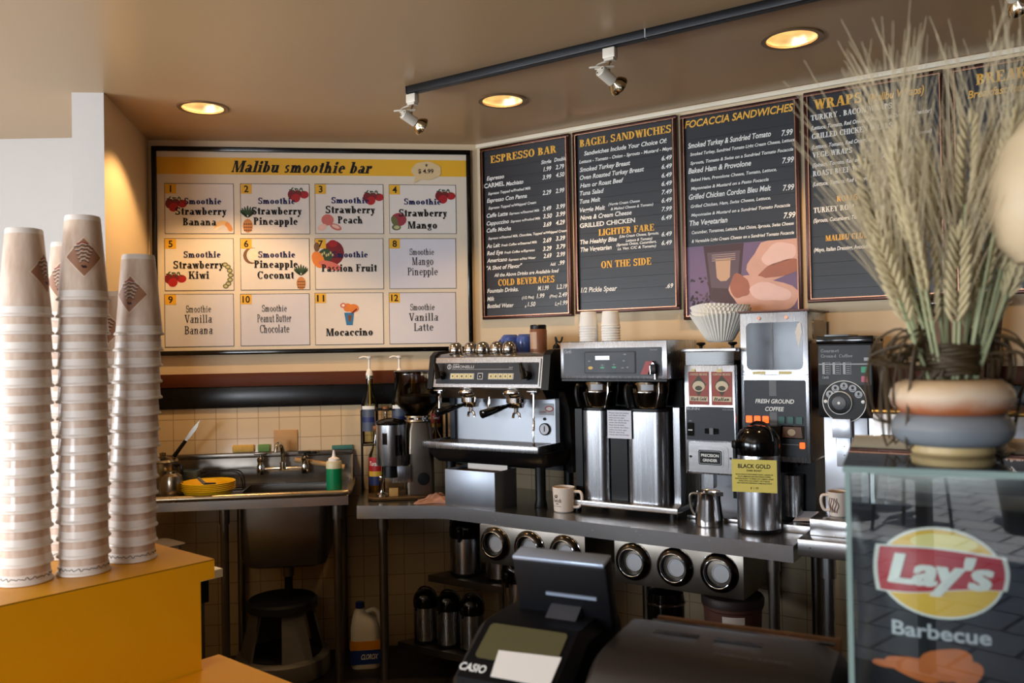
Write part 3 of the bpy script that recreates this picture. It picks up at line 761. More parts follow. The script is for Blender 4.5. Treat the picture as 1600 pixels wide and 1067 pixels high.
menu_lines(t, u0, z0, ZE, [(p, 986, y, 1040, 22) for p, y in (("6.49", 206), ("6.49", 250), ("6.49", 295), ("6.49", 338), ("7.49", 382), ("6.49", 425), ("7.99", 470), ("6.49", 515), ("6.49", 600), ("6.49", 645))] + [(".69", 1008, 868, 1047, 22)], 'price_lettering', X['white_ink'])

t, u0, z0 = menu_board('focaccia_menu_board', 'framed slate menu board headed FOCACCIA SANDWICHES with a food photograph below', 1.066, 1.556, 1.668, 2.532)
menu_lines(t, u0, z0, ZF, [("FOCACCIA SANDWICHES", 62, 202, 540, 30, 'bi')], 'heading_lettering', X['gold_ink'])
menu_lines(t, u0, z0, ZF, [("Smoked Turkey & Sundried Tomato", 76, 290, 440, 22, 'bi'), ("Smoked Turkey, Sundried Tomato Light Cream Cheese, Lettuce,", 85, 323, 548, 13), ("Sprouts, Tomato & Swiss on a Sundried Tomato Focaccia", 86, 361, 538, 13), ("Baked Ham & Provolone", 77, 400, 353, 22, 'bi'), ("Baked Ham, Provolone Cheese, Tomato, Lettuce,", 88, 435, 465, 13), ("Mayonnaise & Mustard on a Pesto Focaccia", 89, 472, 430, 13), ("Grilled Chicken Cordon Bleu Melt", 80, 514, 440, 22, 'bi'), ("Grilled Chicken, Ham, Swiss Cheese, Lettuce,", 88, 550, 439, 13), ("Mayonnaise & Mustard on a Sundried Tomato Focaccia", 90, 588, 524, 13), ("The Vegetarian", 83, 628, 249, 22, 'bi'), ("Cucumber, Tomatoes, Lettuce, Red Onion, Sprouts, Swiss Cheese", 92, 664, 540, 13), ("& Vegetable Light Cream Cheese on a Sundried Tomato Focaccia", 92, 702, 541, 13)], 'item_lettering', X['white_ink'])
menu_lines(t, u0, z0, ZF, [("7.99", 485, 235, 535, 24), ("7.99", 488, 355, 540, 24), ("7.99", 491, 474, 541, 24), ("7.99", 494, 595, 547, 24)], 'price_lettering', X['white_ink'])
# food photograph: printed shapes on one sheet
pz1 = wall_uz(*ZF(72, 722))[1] - z0
pic = M()
pic.box(.017, .473, -.0145, -.0128, .018, pz1)
def blob(cx, cz, rx, rz, mi, k, rot=0.0, wob=0.08, n=26):
    P = []
    for i in range(n):
        a = 2 * PI * i / n
        q = 1 + wob * math.sin(3 * a + cx * 40) + wob * .6 * math.sin(5 * a + cz * 50)
        x, z = rx * q * math.cos(a), rz * q * math.sin(a)
        P.append((min(max(cx + x * math.cos(rot) - z * math.sin(rot), .0175), .4725), min(max(cz + x * math.sin(rot) + z * math.cos(rot), .0185), pz1 - .0005)))
    pic.flat(P, -.0146 - .0002 * k, m=mi)
for i in range(70):     # coffee beans printed at the side
    blob(.03 + rnd.random() * .12, .03 + (rnd.random() ** 1.5) * .17, .008, .005, 1 if i % 3 else 2, 1, rnd.random() * 3, .02, 8)
pic.flat([(.09, pz1 - .001), (.26, pz1 - .001), (.235, .07), (.2, .055), (.15, .06), (.115, .08)], -.015, m=3)      # cup
pic.flat([(.105, pz1 - .03), (.245, pz1 - .03), (.228, .12), (.12, .13)], -.0152, m=4)
pic.flat([(.14, pz1 - .06), (.205, pz1 - .06), (.2, .17), (.185, .155), (.16, .155), (.145, .17)], -.0154, m=5)
for i in range(4): pic.flat([(.125, pz1 - .04 - i * .008), (.225, pz1 - .04 - i * .008), (.224, pz1 - .043 - i * .008), (.126, pz1 - .043 - i * .008)], -.0154, m=6)
blob(.40, .235, .13, .085, 7, 5, .3); blob(.41, .19, .09, .03, 8, 6, .2)
blob(.33, .09, .14, .075, 7, 7, -.2); blob(.24, .13, .04, .05, 8, 8, .3); blob(.36, .10, .085, .035, 9, 9, -.2); blob(.40, .25, .07, .04, 9, 6, .3)
build(pic, 'food_photograph', [mat('photo_purple', (112, 90, 122), .5, var=.25, scale=5), mat('photo_bean', (46, 28, 36), .5, var=.2), mat('photo_bean_light', (88, 58, 70), .5), mat('photo_cup', (70, 44, 46), .5, var=.2), mat('photo_label', (96, 76, 84), .5), mat('photo_mug', (196, 160, 130), .5), mat('photo_line', (176, 150, 140), .5, var=0), mat('photo_roll', (206, 160, 142), .5, var=.16, scale=14), mat('photo_roll_shade', (160, 98, 74), .5, var=.2, scale=14), mat('photo_roll_top', (222, 186, 176), .5, var=.1, scale=16)], t, sm=0, recalc=False)

t, u0, z0 = menu_board('wraps_menu_board', 'framed slate menu board headed WRAPS, half hidden by the dried wheat', 1.574, 2.066, 1.717, 2.535)
menu_lines(t, u0, z0, ZW, [("WRAPS", 44, 330, 187, 30, 'serif'), ("(Malibu Wraps)", 205, 306, 372, 22, 'bi'), ("ROLLS", 112, 602, 174, 17, 'serif'), ("MALIBU CLUBS", 79, 719, 215, 17, 'serif')], 'heading_lettering', X['gold_ink'])
menu_lines(t, u0, z0, ZW, [("TURKRY . BACON WRAPS", 35, 362, 277, 16, 'serif'), ("GRILLED CHICKEN WRAPS", 38, 417, 278, 16, 'serif'), ("VEGE WRAPS", 40, 472, 158, 16, 'serif'), ("ROAST BEEF WRAPS", 41, 527, 223, 16, 'serif'), ("TURKEY ROLLS", 43, 636, 180, 16, 'serif'), ("(Lettuce, Tomato, Red Onion, Olives, Ranch Dressing, Cheddar)", 35, 390, 395, 11), ("(Lettuce, Tomato, Red Onion, Olives, Ranch Dressing, Cheese)", 38, 446, 395, 11), ("(Spinach, Tomato, Red onion, Olives, Avocado, Ranch)", 40, 500, 345, 11), ("(Lettuce, Tomato, Red Onion, Olives, Ranch Dressing)", 41, 556, 345, 11), ("(Sprouts, Cucumbers, Tomato, Avocado, Mayo)", 43, 664, 290, 11), ("(Mayo, Italian Dressing, Avocado, Bacon(4), Provolone)", 44, 751, 330, 11)], 'item_lettering', X['white_ink'])

t, u0, z0 = menu_board('breakfast_menu_board', 'framed black menu board headed BREAKFAST, cut off by the picture edge', 2.082, 2.575, 1.717, 2.532)
menu_lines(t, u0, z0, ZW, [("BREAKFAST", 525, 257, 800, 33, 'serif'), ("Breakfast Items", 500, 297, 700, 22, 'bi')], 'heading_lettering', X['gold_ink'])
menu_lines(t, u0, z0, ZB, [("Butter or Margarine", 655, 72, 950, 17), ("Jelly", 745, 130, 842, 26), ("Peanut Butter", 702, 188, 895, 19), ("Bagel with Butter", 655, 20, 900, 18)], 'item_lettering', X['white_ink'])

# ---------------------------------------------------------------- smoothie board on the sink wall
bx0, bz0 = 1.528, 1.556
t = thing('smoothie_menu_board', 'large framed cream board of twelve numbered smoothie cards on the sink wall', 'menu board', LP(bx0, .001, bz0), ROT_L)
W, Hh = 1.494, .981
def bp(px, py):
    u, z = wall_uz(px, py, 'L')
    return bx0 - u, z - bz0
m = M()
for a, b, c, d in ((0, W, Hh - .022, Hh), (0, W, 0, .022), (0, .022, .022, Hh - .022), (W - .022, W, .022, Hh - .022)):
    m.box(a, b, -.026, 0, c, d, b=.004)
build(m, 'frame', X['black_gloss'], t)
m = M(); m.box(.02, W - .02, -.012, -.002, .02, Hh - .02); build(m, 'panel', X['board_paper'], t)
ya, yb = bp(250, 246)[1], bp(250, 272.5)[1]
m = M(); m.box(.0225, W - .0225, -.0132, -.0118, yb, ya); build(m, 'header_band', X['yellow_band'], t)
m = M()
a, b = bp(362, 271), bp(583, 271)
write(m, 'Malibu smoothie bar', 'script', (a[0], -.0145, bp(362, 270)[1]), .055, b[0] - a[0])
build(m, 'title_lettering', X['ink'], t, sm=0, recalc=False)
m = M()
c = bp(666, 268)
P = []
for i in range(40):
    q = 2 * PI * i / 40
    k = 1 + .07 * abs(math.sin(3.5 * q))
    P.append((c[0] + .069 * k * math.cos(q), c[1] + .043 * k * math.sin(q)))
m.prism(P, -.016, -.0135, 'y')
m.flat([(c[0] - .055, c[1] - .03), (c[0] - .062, c[1] - .062), (c[0] - .025, c[1] - .043)], -.0155)
pb = build(m, 'price_bubble', mat('tan_card', (222, 196, 150), .7), t, sm=0)
m = M(); write(m, '$ 4.99', 'b', (c[0] - .04, -.0165, c[1] - .012), .02, .075); write(m, '*', 'b', (c[0] - .005, -.0165, c[1] + .012), .02)
build(m, 'price_lettering', X['ink'], pb, sm=0, recalc=False)
F = {}
for n, cc in dict(straw=(170, 24, 30), straw2=(120, 14, 26), leaf=(44, 70, 40), banana=(232, 190, 130), banana2=(224, 150, 80), pine=(196, 130, 70), pine2=(120, 76, 40), peach=(206, 110, 100), peach2=(236, 196, 180), mango=(150, 50, 60), mango2=(100, 100, 60), coco=(120, 84, 54), coco2=(232, 222, 208), kiwi=(110, 110, 70), kiwi2=(190, 186, 140), blue=(50, 120, 170), orange=(226, 130, 50), cream=(240, 226, 200)).items():
    F[n] = mat('print_' + n, cc, .6, var=.12, scale=60)
FL = list(F); FM = [F[n] for n in FL]
def fruit(mm, kind, x, z, s):
    """printed fruit picture of size s centred at x, z"""
    def e(dx, dz, rx, rz, c, k=0, rot=0.0):
        P = []
        for i in range(16):
            q = 2 * PI * i / 16
            A, B = rx * s * math.cos(q), rz * s * math.sin(q)
            P.append((x + dx * s + A * math.cos(rot) - B * math.sin(rot), z + dz * s + A * math.sin(rot) + B * math.cos(rot)))
        mm.flat(P, -.0142 - .00012 * k, m=FL.index(c))
    if kind == 'straw':
        e(-.32, .0, .24, .28, 'straw2'); e(.34, .0, .26, .22, 'straw', 1); e(.0, .06, .22, .2, 'straw2', 2); e(-.12, -.2, .26, .24, 'straw', 3, .6)
        for i in range(9): e(-.4 + i * .09, .26 + .1 * math.sin(i * 2.2), .09, .035, 'leaf', 4, i * .7)
    elif kind == 'banana':
        for i in range(9):
            q = rad(20 + i * 15); e(-.1 + .42 * math.cos(q), -.28 + .5 * math.sin(q), .13, .16, 'banana2' if i < 4 else 'banana', i % 3, q)
        e(-.42, -.1, .28, .07, 'cream', 4, .5)
    elif kind == 'pine':
        e(0, -.3, .24, .34, 'pine')
        for i in range(12): e(-.15 + .1 * (i % 4), -.52 + .15 * (i // 4), .045, .045, 'pine2', 1)
        for i in range(9): e(.2 * math.sin((i - 4) * .5), .26 + .05 * (4 - abs(i - 4)), .05, .24, 'leaf', 2, -(i - 4) * .22)
    elif kind == 'peach':
        e(-.05, .15, .3, .28, 'peach'); e(-.32, -.22, .24, .16, 'peach2', 1, .4); e(.34, -.2, .3, .15, 'peach', 2, -.4); e(.34, -.18, .2, .08, 'peach2', 3, -.4)
    elif kind == 'mango':
        e(.04, .08, .44, .38, 'mango'); e(-.2, 0, .18, .3, 'mango2', 1, .4); e(-.1, -.36, .26, .18, 'mango2', 2); e(-.08, -.36, .16, .1, 'kiwi2', 3)
    elif kind == 'coco':
        e(0, 0, .48, .48, 'coco'); e(.1, .02, .38, .42, 'coco2', 1); e(.12, .02, .24, .28, 'cream', 2)
    elif kind == 'kiwi':
        for i in range(7):
            q = rad(-70 + i * 24); e(-.1 + .35 * math.cos(q), .55 * math.sin(q), .14, .12, 'kiwi', 0); e(-.1 + .35 * math.cos(q), .55 * math.sin(q), .08, .06, 'kiwi2', 1)
    elif kind == 'mix':
        e(.12, .1, .36, .42, 'straw2'); e(.1, .42, .16, .12, 'straw', 1); e(-.16, .0, .26, .24, 'leaf', 2, .4); e(-.4, -.14, .2, .3, 'orange', 3, .4); e(.0, -.34, .4, .14, 'peach', 4, -.3); e(-.44, .3, .1, .16, 'coco', 4)
        for i in range(6): e(-.26 + .07 * i, .05 + .05 * math.sin(i * 2), .03, .05, 'kiwi2', 5)
    elif kind == 'drink':
        e(-.1, .34, .2, .2, 'orange'); e(.16, .3, .26, .2, 'orange', 1); e(-.3, .44, .14, .12, 'peach', 2); e(-.3, .44, .07, .06, 'cream', 3); e(.26, .0, .12, .1, 'cream', 2)
        mm.flat([(x - .26 * s, z + .1 * s), (x + .2 * s, z + .1 * s), (x + .12 * s, z - .48 * s), (x - .16 * s, z - .48 * s)], -.0147, m=FL.index('blue'))
        mm.flat([(x - .1 * s, z - .02 * s), (x + .1 * s, z - .02 * s), (x + .04 * s, z - .3 * s), (x - .06 * s, z - .3 * s)], -.0149, m=FL.index('pine2'))
        mm.flat([(x + .05 * s, z + .08 * s), (x + .3 * s, z + .3 * s), (x + .34 * s, z + .24 * s), (x + .1 * s, z + .04 * s)], -.015, m=FL.index('straw2'))
PICN = dict(straw='strawberry', banana='banana', pine='pineapple', peach='peach', mango='mango', coco='coconut', kiwi='kiwi', mix='mixed_fruit', drink='drink')
CX = [(258, 367), (376, 485), (492, 600), (607.5, 713)]
CY = [[(287, 366), (287.5, 366.5), (288, 366), (289, 366)], [(373, 454), (373, 453), (373, 452), (373, 451)], [(460, 541), (459.5, 539), (458, 537.5), (457.5, 536)]]
CARDS = [
 ('1', [("Smoothie", 289, 347, 320), ("Strawberry", 275, 355, 336.5), ("Banana", 287, 339, 353)], 'serif', [('straw', 276, 319, 28), ('banana', 352, 355, 28)]),
 ('2', [("Smoothie", 404, 462, 319.5), ("Strawberry", 394, 472, 336), ("Pineapple", 397, 466, 352)], 'serif', [('straw', 466, 305, 28), ('pine', 388, 344, 32)]),
 ('3', [("Smoothie", 518, 577, 318.5), ("Strawberry", 509, 586, 334), ("Peach", 528, 567, 350)], 'serif', [('straw', 583, 309, 28), ('peach', 514, 349, 32)]),
 ('4', [("Smoothie", 631, 689, 320.5), ("Strawberry", 623, 698, 339), ("Mango", 637, 683, 358)], 'serif', [('straw', 695, 307, 28), ('mango', 622, 346, 28)]),
 ('5', [("Smoothie", 288, 346, 403), ("Strawberry", 272, 350, 420), ("Kiwi", 296, 328, 436)], 'serif', [('straw', 275, 436, 28), ('kiwi', 353, 431, 32)]),
 ('6', [("Smoothie", 404, 462, 403), ("Pineapple", 398, 466, 419), ("Coconut", 403, 460, 436)], 'serif', [('coco', 394, 400, 27), ('pine', 471, 434, 30)]),
 ('7', [("Smoothie", 520, 575, 403), ("Passion Fruit", 503, 589, 425)], 'serif', [('mix', 516, 400, 46)]),
 ('8', [("Smoothie", 640, 678, 399), ("Mango", 644, 677, 414.5), ("Pinepple", 637, 684, 430.5)], 'roman', []),
 ('9', [("Smoothie", 292, 331, 488), ("Vanilla", 290, 333, 504.5), ("Banana", 290, 334, 522)], 'roman', []),
 ('10', [("Smoothie", 410, 449, 487), ("Peanut Butter", 403, 456, 503.5), ("Chocolate", 407, 453, 520)], 'roman', []),
 ('11', [("Mocaccino", 510, 583, 525)], 'serif', [('drink', 547, 492, 34)]),
 ('12', [("Smoothie", 641, 679, 485), ("Vanilla", 639, 685, 501.5), ("Latte", 647, 677, 517)], 'roman', [])]
for i, (num, lines, st, pics) in enumerate(CARDS):
    (pa, pb_), (py0, py1) = CX[i % 4], CY[i // 4][i % 4]
    x0, z1 = bp(pa, py0); x1, zz0 = bp(pb_, py1)
    m = M(); m.box(x0, x1, -.0136, -.0121, zz0, z1)
    m.frame(x0, x1, zz0, z1, .0022, -.0139, -.0121, m=1)
    card = build(m, 'smoothie_card', [X['paper_cool'] if st == 'roman' else X['paper'], X['ink']], t, sm=0)
    m = M(); tw, th = .050, .046
    m.box(x0 + .003, x0 + .003 + tw, -.0144, -.0137, z1 - .003 - th, z1 - .003)
    tg = build(m, 'number_tag', X['yellow_band'], card, sm=0)
    m = M(); write(m, num, 'b', (x0 + .003 + tw / 2, -.0149, z1 - .003 - th + .008), .03, None if len(num) == 1 else .034, align='c')
    build(m, 'number_lettering', X['ink'], card, sm=0, recalc=False)
    if pics:
        for kind, px, py, sp in pics:
            m = M()
            a, b = bp(px, py); fruit(m, kind, a, b, sp * 3.03e-3)
            build(m, PICN[kind] + '_picture', FM, card, sm=0, recalc=False)
    m = M()
    for j, (s, xl, xr, yy) in enumerate(lines):
        a, b = bp(xl, yy); c_, _ = bp(xr, yy)
        hgt = (11.5 if st == 'serif' else 12) * 3.03e-3 * (.85 if s == 'Smoothie' else 1.02)
        write(m, s, st, (a, -.0156, b), hgt, c_ - a, mi=1 if (s == 'Smoothie' and st == 'serif') else 0)
    build(m, 'card_lettering', [X['ink'], X['ink_blue']], card, sm=0, recalc=False)
# ---------------------------------------------------------------- steel counters and the sink
def loft(m, loops, mi=0, cap0=True, cap1=True):
    n = len(loops[0]); o = []
    v = [p for L in loops for p in L]
    f = []
    for k in range(len(loops) - 1):
        for i in range(n):
            j = (i + 1) % n
            f.append((k * n + i, k * n + j, (k + 1) * n + j, (k + 1) * n + i))
    if cap0: f.append(list(range(n))[::-1])
    if cap1: f.append(list(range((len(loops) - 1) * n, len(loops) * n)))
    return m.add(v, f, mi)
def rl(x0, x1, y0, y1, r, z, n=5):
    return [(a, b, z) for a, b in rrect(x0, x1, y0, y1, r, n)]
TOP = 0.90
QY = Vector((0, -1, 0)).to_track_quat('Z', 'Y').to_matrix()     # lathe axis pointing out of a front

t = thing('steel_counter', 'long stainless steel counter bent at the corner, carrying the coffee machines', 'counter', (0, 0, FLOOR))
bend = on_z(691, 790, TOP)
P = [LP(.585, .012, 0), LP(.585, .462, 0), bend, RP(1.655, .602, 0), RP(1.655, .012, 0), RP(.012, .014, 0)]
m = M(); m.prism([(p.x, p.y) for p in P], TOP - .055 - FLOOR, TOP - FLOOR, 'z')
build(m, 'worktop', X['steel_h'], t)
legs = [on_z(598, 806, .845), RP(1.56, .50, 0), RP(1.60, .08, 0), RP(.9, .08, 0)]
for p in legs:
    m = M(); m.cyl((p.x, p.y, 0), (p.x, p.y, .79 - FLOOR), .019, n=20); m.cyl((p.x, p.y, .785 - FLOOR), (p.x, p.y, .8451 - FLOOR), .024, n=20)
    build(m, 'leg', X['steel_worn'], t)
def shelf_poly(pts, z, name='undershelf'):
    m = M(); m.prism([(p.x, p.y) for p in pts], z - .03 - FLOOR, z - FLOOR, 'z')
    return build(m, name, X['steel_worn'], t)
SH = 0.235
shelf_poly([RP(-.17, .45, 0), RP(.86, .45, 0), RP(.86, .05, 0), RP(-.02, .05, 0)], SH)
SH3 = 0.515
shelf_poly([RP(-.10, .31, 0), RP(.50, .31, 0), RP(.50, .04, 0), RP(.0, .04, 0)], SH3)
SH2 = 0.33
shelf_poly([RP(.9, .5, 0), RP(1.62, .5, 0), RP(1.62, .05, 0), RP(.9, .05, 0)], SH2)

t = thing('steel_counter', 'short stainless counter end joined under the black gourmet grinder, beside the chip case', 'counter', RP(1.668, .6, FLOOR), ROT_R)
m = M(); m.box(0, 1.0, 0, .585, .87 - FLOOR, .925 - FLOOR, b=.003)
for k in (.04,): m.cyl((k, -.001, .9 - FLOOR), (k, .002, .9 - FLOOR), .002, n=8, m=1)
build(m, 'worktop', [X['steel_h'], X['black']], t)
for x, y in ((.085, .045), (.085, .5), (.9, .045)):
    m = M(); m.cyl((x, y, 0), (x, y, .8 - FLOOR), .019); m.cyl((x, y, .80 - FLOOR), (x, y, .8701 - FLOOR), .024)
    build(m, 'leg', X['steel'], t)
t = thing('steel_tray', 'low stainless tray under the gourmet grinder, mug standing on it', 'tray', RP(1.69, .53, .9252), ROT_R)
m = M(); m.box(0, .175, 0, .30, 0, .056, b=.004); build(m, 'tray_body', X['steel_h'], t)
t = thing('steel_tray', 'flat stainless grinder tray behind the yellow-signed airpot', 'tray', RP(1.46, .46, TOP + .0003), ROT_R)
m = M(); m.box(.11, .20, .06, .235, 0, .02, b=.003); m.box(.108, .202, .055, .065, 0, .028, b=.002); build(m, 'tray_body', X['steel_h'], t)

# cup dispensers hung under the counter
for u0, u1, lb in ((.385, .871, 'steel cup dispenser box with three round ports, partly behind the register display'), (.994, 1.48, 'steel cup dispenser box with three round ports, under the airpot end of the counter')):
    t = thing('cup_dispenser', lb, 'cup dispenser', RP(u0, .572, .69), ROT_R, 'cup dispensers under the counter')
    w = u1 - u0
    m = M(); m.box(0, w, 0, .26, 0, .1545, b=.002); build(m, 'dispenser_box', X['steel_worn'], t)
    for k in range(3):
        cx = w * (k + .5) / 3 - .004; cz = .084
        m = M(); m.lathe([(.068, 0.0015), (.068, .006), (.064, .013), (.056, .022), (.049, .024), (.0455, .02), (.044, .006), (.044, 0.001)], (cx, 0, cz), 36, rot=QY)
        m.torus((cx, -.0235, cz), .0495, .0016, 40, 8, m=1, rot=QY); m.torus((cx, -.0035, cz), .0675, .0016, 40, 8, m=1, rot=QY)
        rg = build(m, 'port_ring', [mat('dark_port_steel', (66, 64, 62), .2, 1.0) if 'dark_port_steel' not in bpy.data.materials else bpy.data.materials['dark_port_steel'], X['chrome']], t)
        m = M(); m.lathe([(.044, .0006), (.0438, .002)], (cx, 0, cz), 28, rot=QY)
        m.lathe([(0, .0035), (.027, .0035), (.028, .0055), (.031, .0055), (.032, .0012)], (cx + .005, 0, cz - .002), 28, m=1, rot=QY)
        build(m, 'cup_base', [X['black'], mat('grey_cup_base', (176, 180, 188), .5) if 'grey_cup_base' not in bpy.data.materials else bpy.data.materials['grey_cup_base']], rg)

# ---------------------------------------------------------------- airpots
def airpot(label, loc, H=.38, R=.075, rot=0.0, cat='airpot', grp=None, tilt=0.0):
    t = thing('airpot', label, cat, loc, rot, grp)
    k = R / .075
    hb = H - .1 * k
    m = M(); m.lathe([(0, 0), (R * .96, 0), (R, .006), (R, .014)], n=40, m=1)
    m.lathe([(R, .014), (R, hb * .965), (R * .985, hb)], n=40)
    build(m, 'body', [X['steel'], X['black']], t)
    m = M()
    m.lathe([(R * 1.0, hb - .002), (R * 1.03, hb + .012 * k), (R * 1.03, hb + .04 * k), (R * .97, hb + .06 * k), (R * .80, hb + .082 * k), (R * .5, hb + .096 * k), (0, hb + .1 * k)], n=36)
    lid = build(m, 'pump_lid', X['black_gloss'], t)
    m = M(); m.box(-.012 * k, .012 * k, -R * 1.38, -R * .8, hb + .022 * k, hb + .052 * k, b=.008 * k, seg=3)
    m.cyl((0, -R * 1.24, hb + .026 * k), (0, -R * 1.24, hb - .01 * k), .007 * k)
    build(m, 'spout', X['black'], lid)
    m = M(); q = [(-R * 1.04 * math.cos(a), .01, hb + .05 * k + R * .82 * math.sin(a)) for a in [PI * i / 12 for i in range(13)]]
    q = [(x, y, min(z, hb + .109 * k)) for x, y, z in q]
    m.tube(q, .0055 * k, 8); build(m, 'carry_handle', X['black'], t)
    return t
t = airpot('brushed steel airpot with black lid and yellow BLACK GOLD card at the counter front', RP(1.489, .415, TOP + .0003), .372, .0755, ROT_R + rad(-38))
card = thing('sign_card', 'yellow BLACK GOLD dark roast card hung on the steel airpot', 'sign', RP(1.502, .505, 1.105), ROT_R + rad(12))
YC = mat('yellow_card', (222, 204, 104), .7, var=.04)
m = M(); m.box(-.075, .075, -.001, .001, -.056, .056); build(m, 'card', YC, card, sm=0)
m = M()
write(m, 'BLACK GOLD', 'b', (0, -.0016, .027), .0135, .108, align='c'); write(m, 'DARK ROAST', 'b', (0, -.0016, .0155), .0062, .05, align='c')
for i, (s, w) in enumerate((('BLACK GOLD IS OUR DARKEST ROAST, A BLEND OF', .124), ('SOUTH AMERICAN AND INDONESIAN COFFEES.', .11), ('ROASTED SLOWLY TO BRING OUT A SMOKY, SWEET', .128), ('FINISH WITH LOW ACIDITY. TRY IT BLACK', .104), ('AND TASTE WHY EVERYBODY COMES BACK FOR IT.', .118))):
    write(m, s, 'b', (0, -.0016, .003 - i * .0075), .0042, w, align='c')
write(m, '$ 1.95', 'i', (0, -.0016, -.045), .007, .028, align='c')
build(m, 'card_lettering', X['ink'], card, sm=0, recalc=False)

G1, G2 = 'small airpots on the low shelf', 'large airpots on the raised shelf'
for u, d, lb in ((-.065, .375, 'small airpot on the low shelf, next to the counter leg'), (.06, .365, 'small airpot on the low shelf, middle one of the front three'), (.185, .36, 'small airpot on the low shelf, farthest from the corner leg in the front three')):
    airpot(lb, RP(u, d, SH + .0003), .235, .055, ROT_R, grp=G1)
for u, d, lb in ((.04, .20, 'large dark airpot on the raised shelf, nearest the counter leg'), (.235, .19, 'large dark airpot on the raised shelf, behind the middle of the small airpots')):
    airpot(lb, RP(u, d, SH3 + .0003), .275, .075, ROT_R + .3, grp=G2)
airpot('tall steel airpot on the low shelf under the first cup dispenser', RP(.43, .345, SH + .0003), .44, .078, ROT_R, grp='tall airpots under the dispenser')
airpot('tall steel airpot on the low shelf, deeper in the shade beside the first', RP(.65, .33, SH + .0003), .42, .078, ROT_R, grp='tall airpots under the dispenser')

# bucket, black pot and hose under the counter
X['bucket'] = mat('brown_plastic_bucket', (96, 62, 54), .5)
t = thing('lidded_bucket', 'brown plastic bucket with dark lid and taped label under the cup dispenser', 'bucket', RP(1.37, .37, SH2 + .0003), ROT_R)
m = M(); m.lathe([(0, 0), (.088, 0), (.092, .004), (.104, .27), (.108, .275), (.108, .29)], n=40); build(m, 'bucket_body', X['bucket'], t)
m = M(); m.lathe([(.112, .286), (.113, .31), (.108, .318), (.04, .322), (0, .322)], n=40); build(m, 'lid', mat('dark_brown_lid', (54, 40, 38), .5), t)
m = M()
for i in range(8): pass
m.lathe([(.1035, .235), (.1045, .262)], n=6, a0=rad(-92), a1=rad(-48)); build(m, 'tape_label', X['paper'], t)
t = thing('black_pot', 'round black pot upside down beneath the second cup dispenser', 'pot', RP(1.10, .35, SH2 + .0003), ROT_R)
m = M(); m.lathe([(0, 0), (.062, 0), (.07, .01), (.071, .26), (.067, .285), (.03, .3), (0, .302)], n=36); build(m, 'pot_body', X['black_gloss'], t)
m = M(); m.lathe([(.0715, .24), (.0745, .244), (.0745, .25), (.0715, .254)], n=36); build(m, 'rim', X['chrome'], t)
t = tag(build((lambda mm: mm.tube([((.045 + a * .0012) * math.cos(a * .5), (.03 + a * .0007) * math.sin(a * .5), .012 + .010 * (a % 3)) for a in range(0, 38)], .007, 8))(M()), 'coiled_hose', X['grey']), 'grey hose coiled on the undershelf beside the black pot', 'hose')
t.location = RP(1.19, .46, SH2 + .001)

# ---------------------------------------------------------------- sink
SZ = .955 - FLOOR
t = thing('steel_sink', 'old stainless sink with drainboard and tall backsplash on the tiled wall', 'sink', LP(1.50, .45, FLOOR), ROT_L)
w, dp = .88, .43
bx0, bx1, by0, by1 = .415, .785, .05, .36
m = M()
for a, b, c, d in ((0, bx0, 0, dp), (bx1, w, 0, dp), (bx0, bx1, 0, by0), (bx0, bx1, by1, dp)):
    m.box(a, b, c, d, SZ - .012, SZ - .004)
m.box(0, w, -.006, .004, SZ - .05, SZ - .012)
build(m, 'drainboard', X['steel_h'], t)
m = M(); m.tube([(-.005, 0, SZ), (w - .03, 0, SZ), (w - .008, .006, SZ), (w, .03, SZ), (w, dp - .02, SZ)], .014, 12)
build(m, 'rolled_rim', mat('worn_rim_steel', (186, 170, 144), .3, 1.0, var=.1, rvar=.08), t)
m = M(); m.box(0, w, dp - .02, dp - .004, SZ - .01, SZ + .118, b=.003); m.box(0, w, dp - .03, dp - .003, SZ + .118, SZ + .14, b=.004)
m.prism([(dp - .02, SZ), (dp - .02, SZ + .135), (dp - .10, SZ + .0), ], w - .006, w, 'x')
build(m, 'backsplash', X['steel_worn'], t)
m = M(); zb = .625 - FLOOR
loft(m, [rl(bx0, bx1, by0, by1, .03, SZ - .006), rl(bx0, bx1, by0, by1, .04, SZ - .18), rl(bx0, bx1, by0, by1, .05, zb + .05), rl(bx0 + .012, bx1 - .012, by0 + .012, by1 - .012, .05, zb + .014), rl(bx0 + .045, bx1 - .045, by0 + .045, by1 - .045, .04, zb)], cap0=False)
bs = build(m, 'basin', X['steel_worn'], t)
m = M(); m.cyl(((bx0 + bx1) / 2, .2, zb + .002), ((bx0 + bx1) / 2, .2, zb - .06), .024); m.cyl(((bx0 + bx1) / 2, .2, zb - .05), ((bx0 + bx1) / 2, .2, zb - .20), .018, m=1); m.tube(smooth_pts([((bx0 + bx1) / 2, .2, zb - .19), ((bx0 + bx1) / 2, .24, zb - .26), ((bx0 + bx1) / 2, .4, zb - .22)]), .017, 10, m=1)
build(m, 'drain_pipe', [X['steel_worn'], X['black']], t)
for x, y in ((.36, .03), (.83, .03), (.36, .4), (.83, .4)):
    m = M(); m.cyl((x, y, 0), (x, y, SZ - .11), .017); m.cyl((x, y, SZ - .115), (x, y, SZ - .011), .022)
    build(m, 'leg', X['steel_worn'], t)
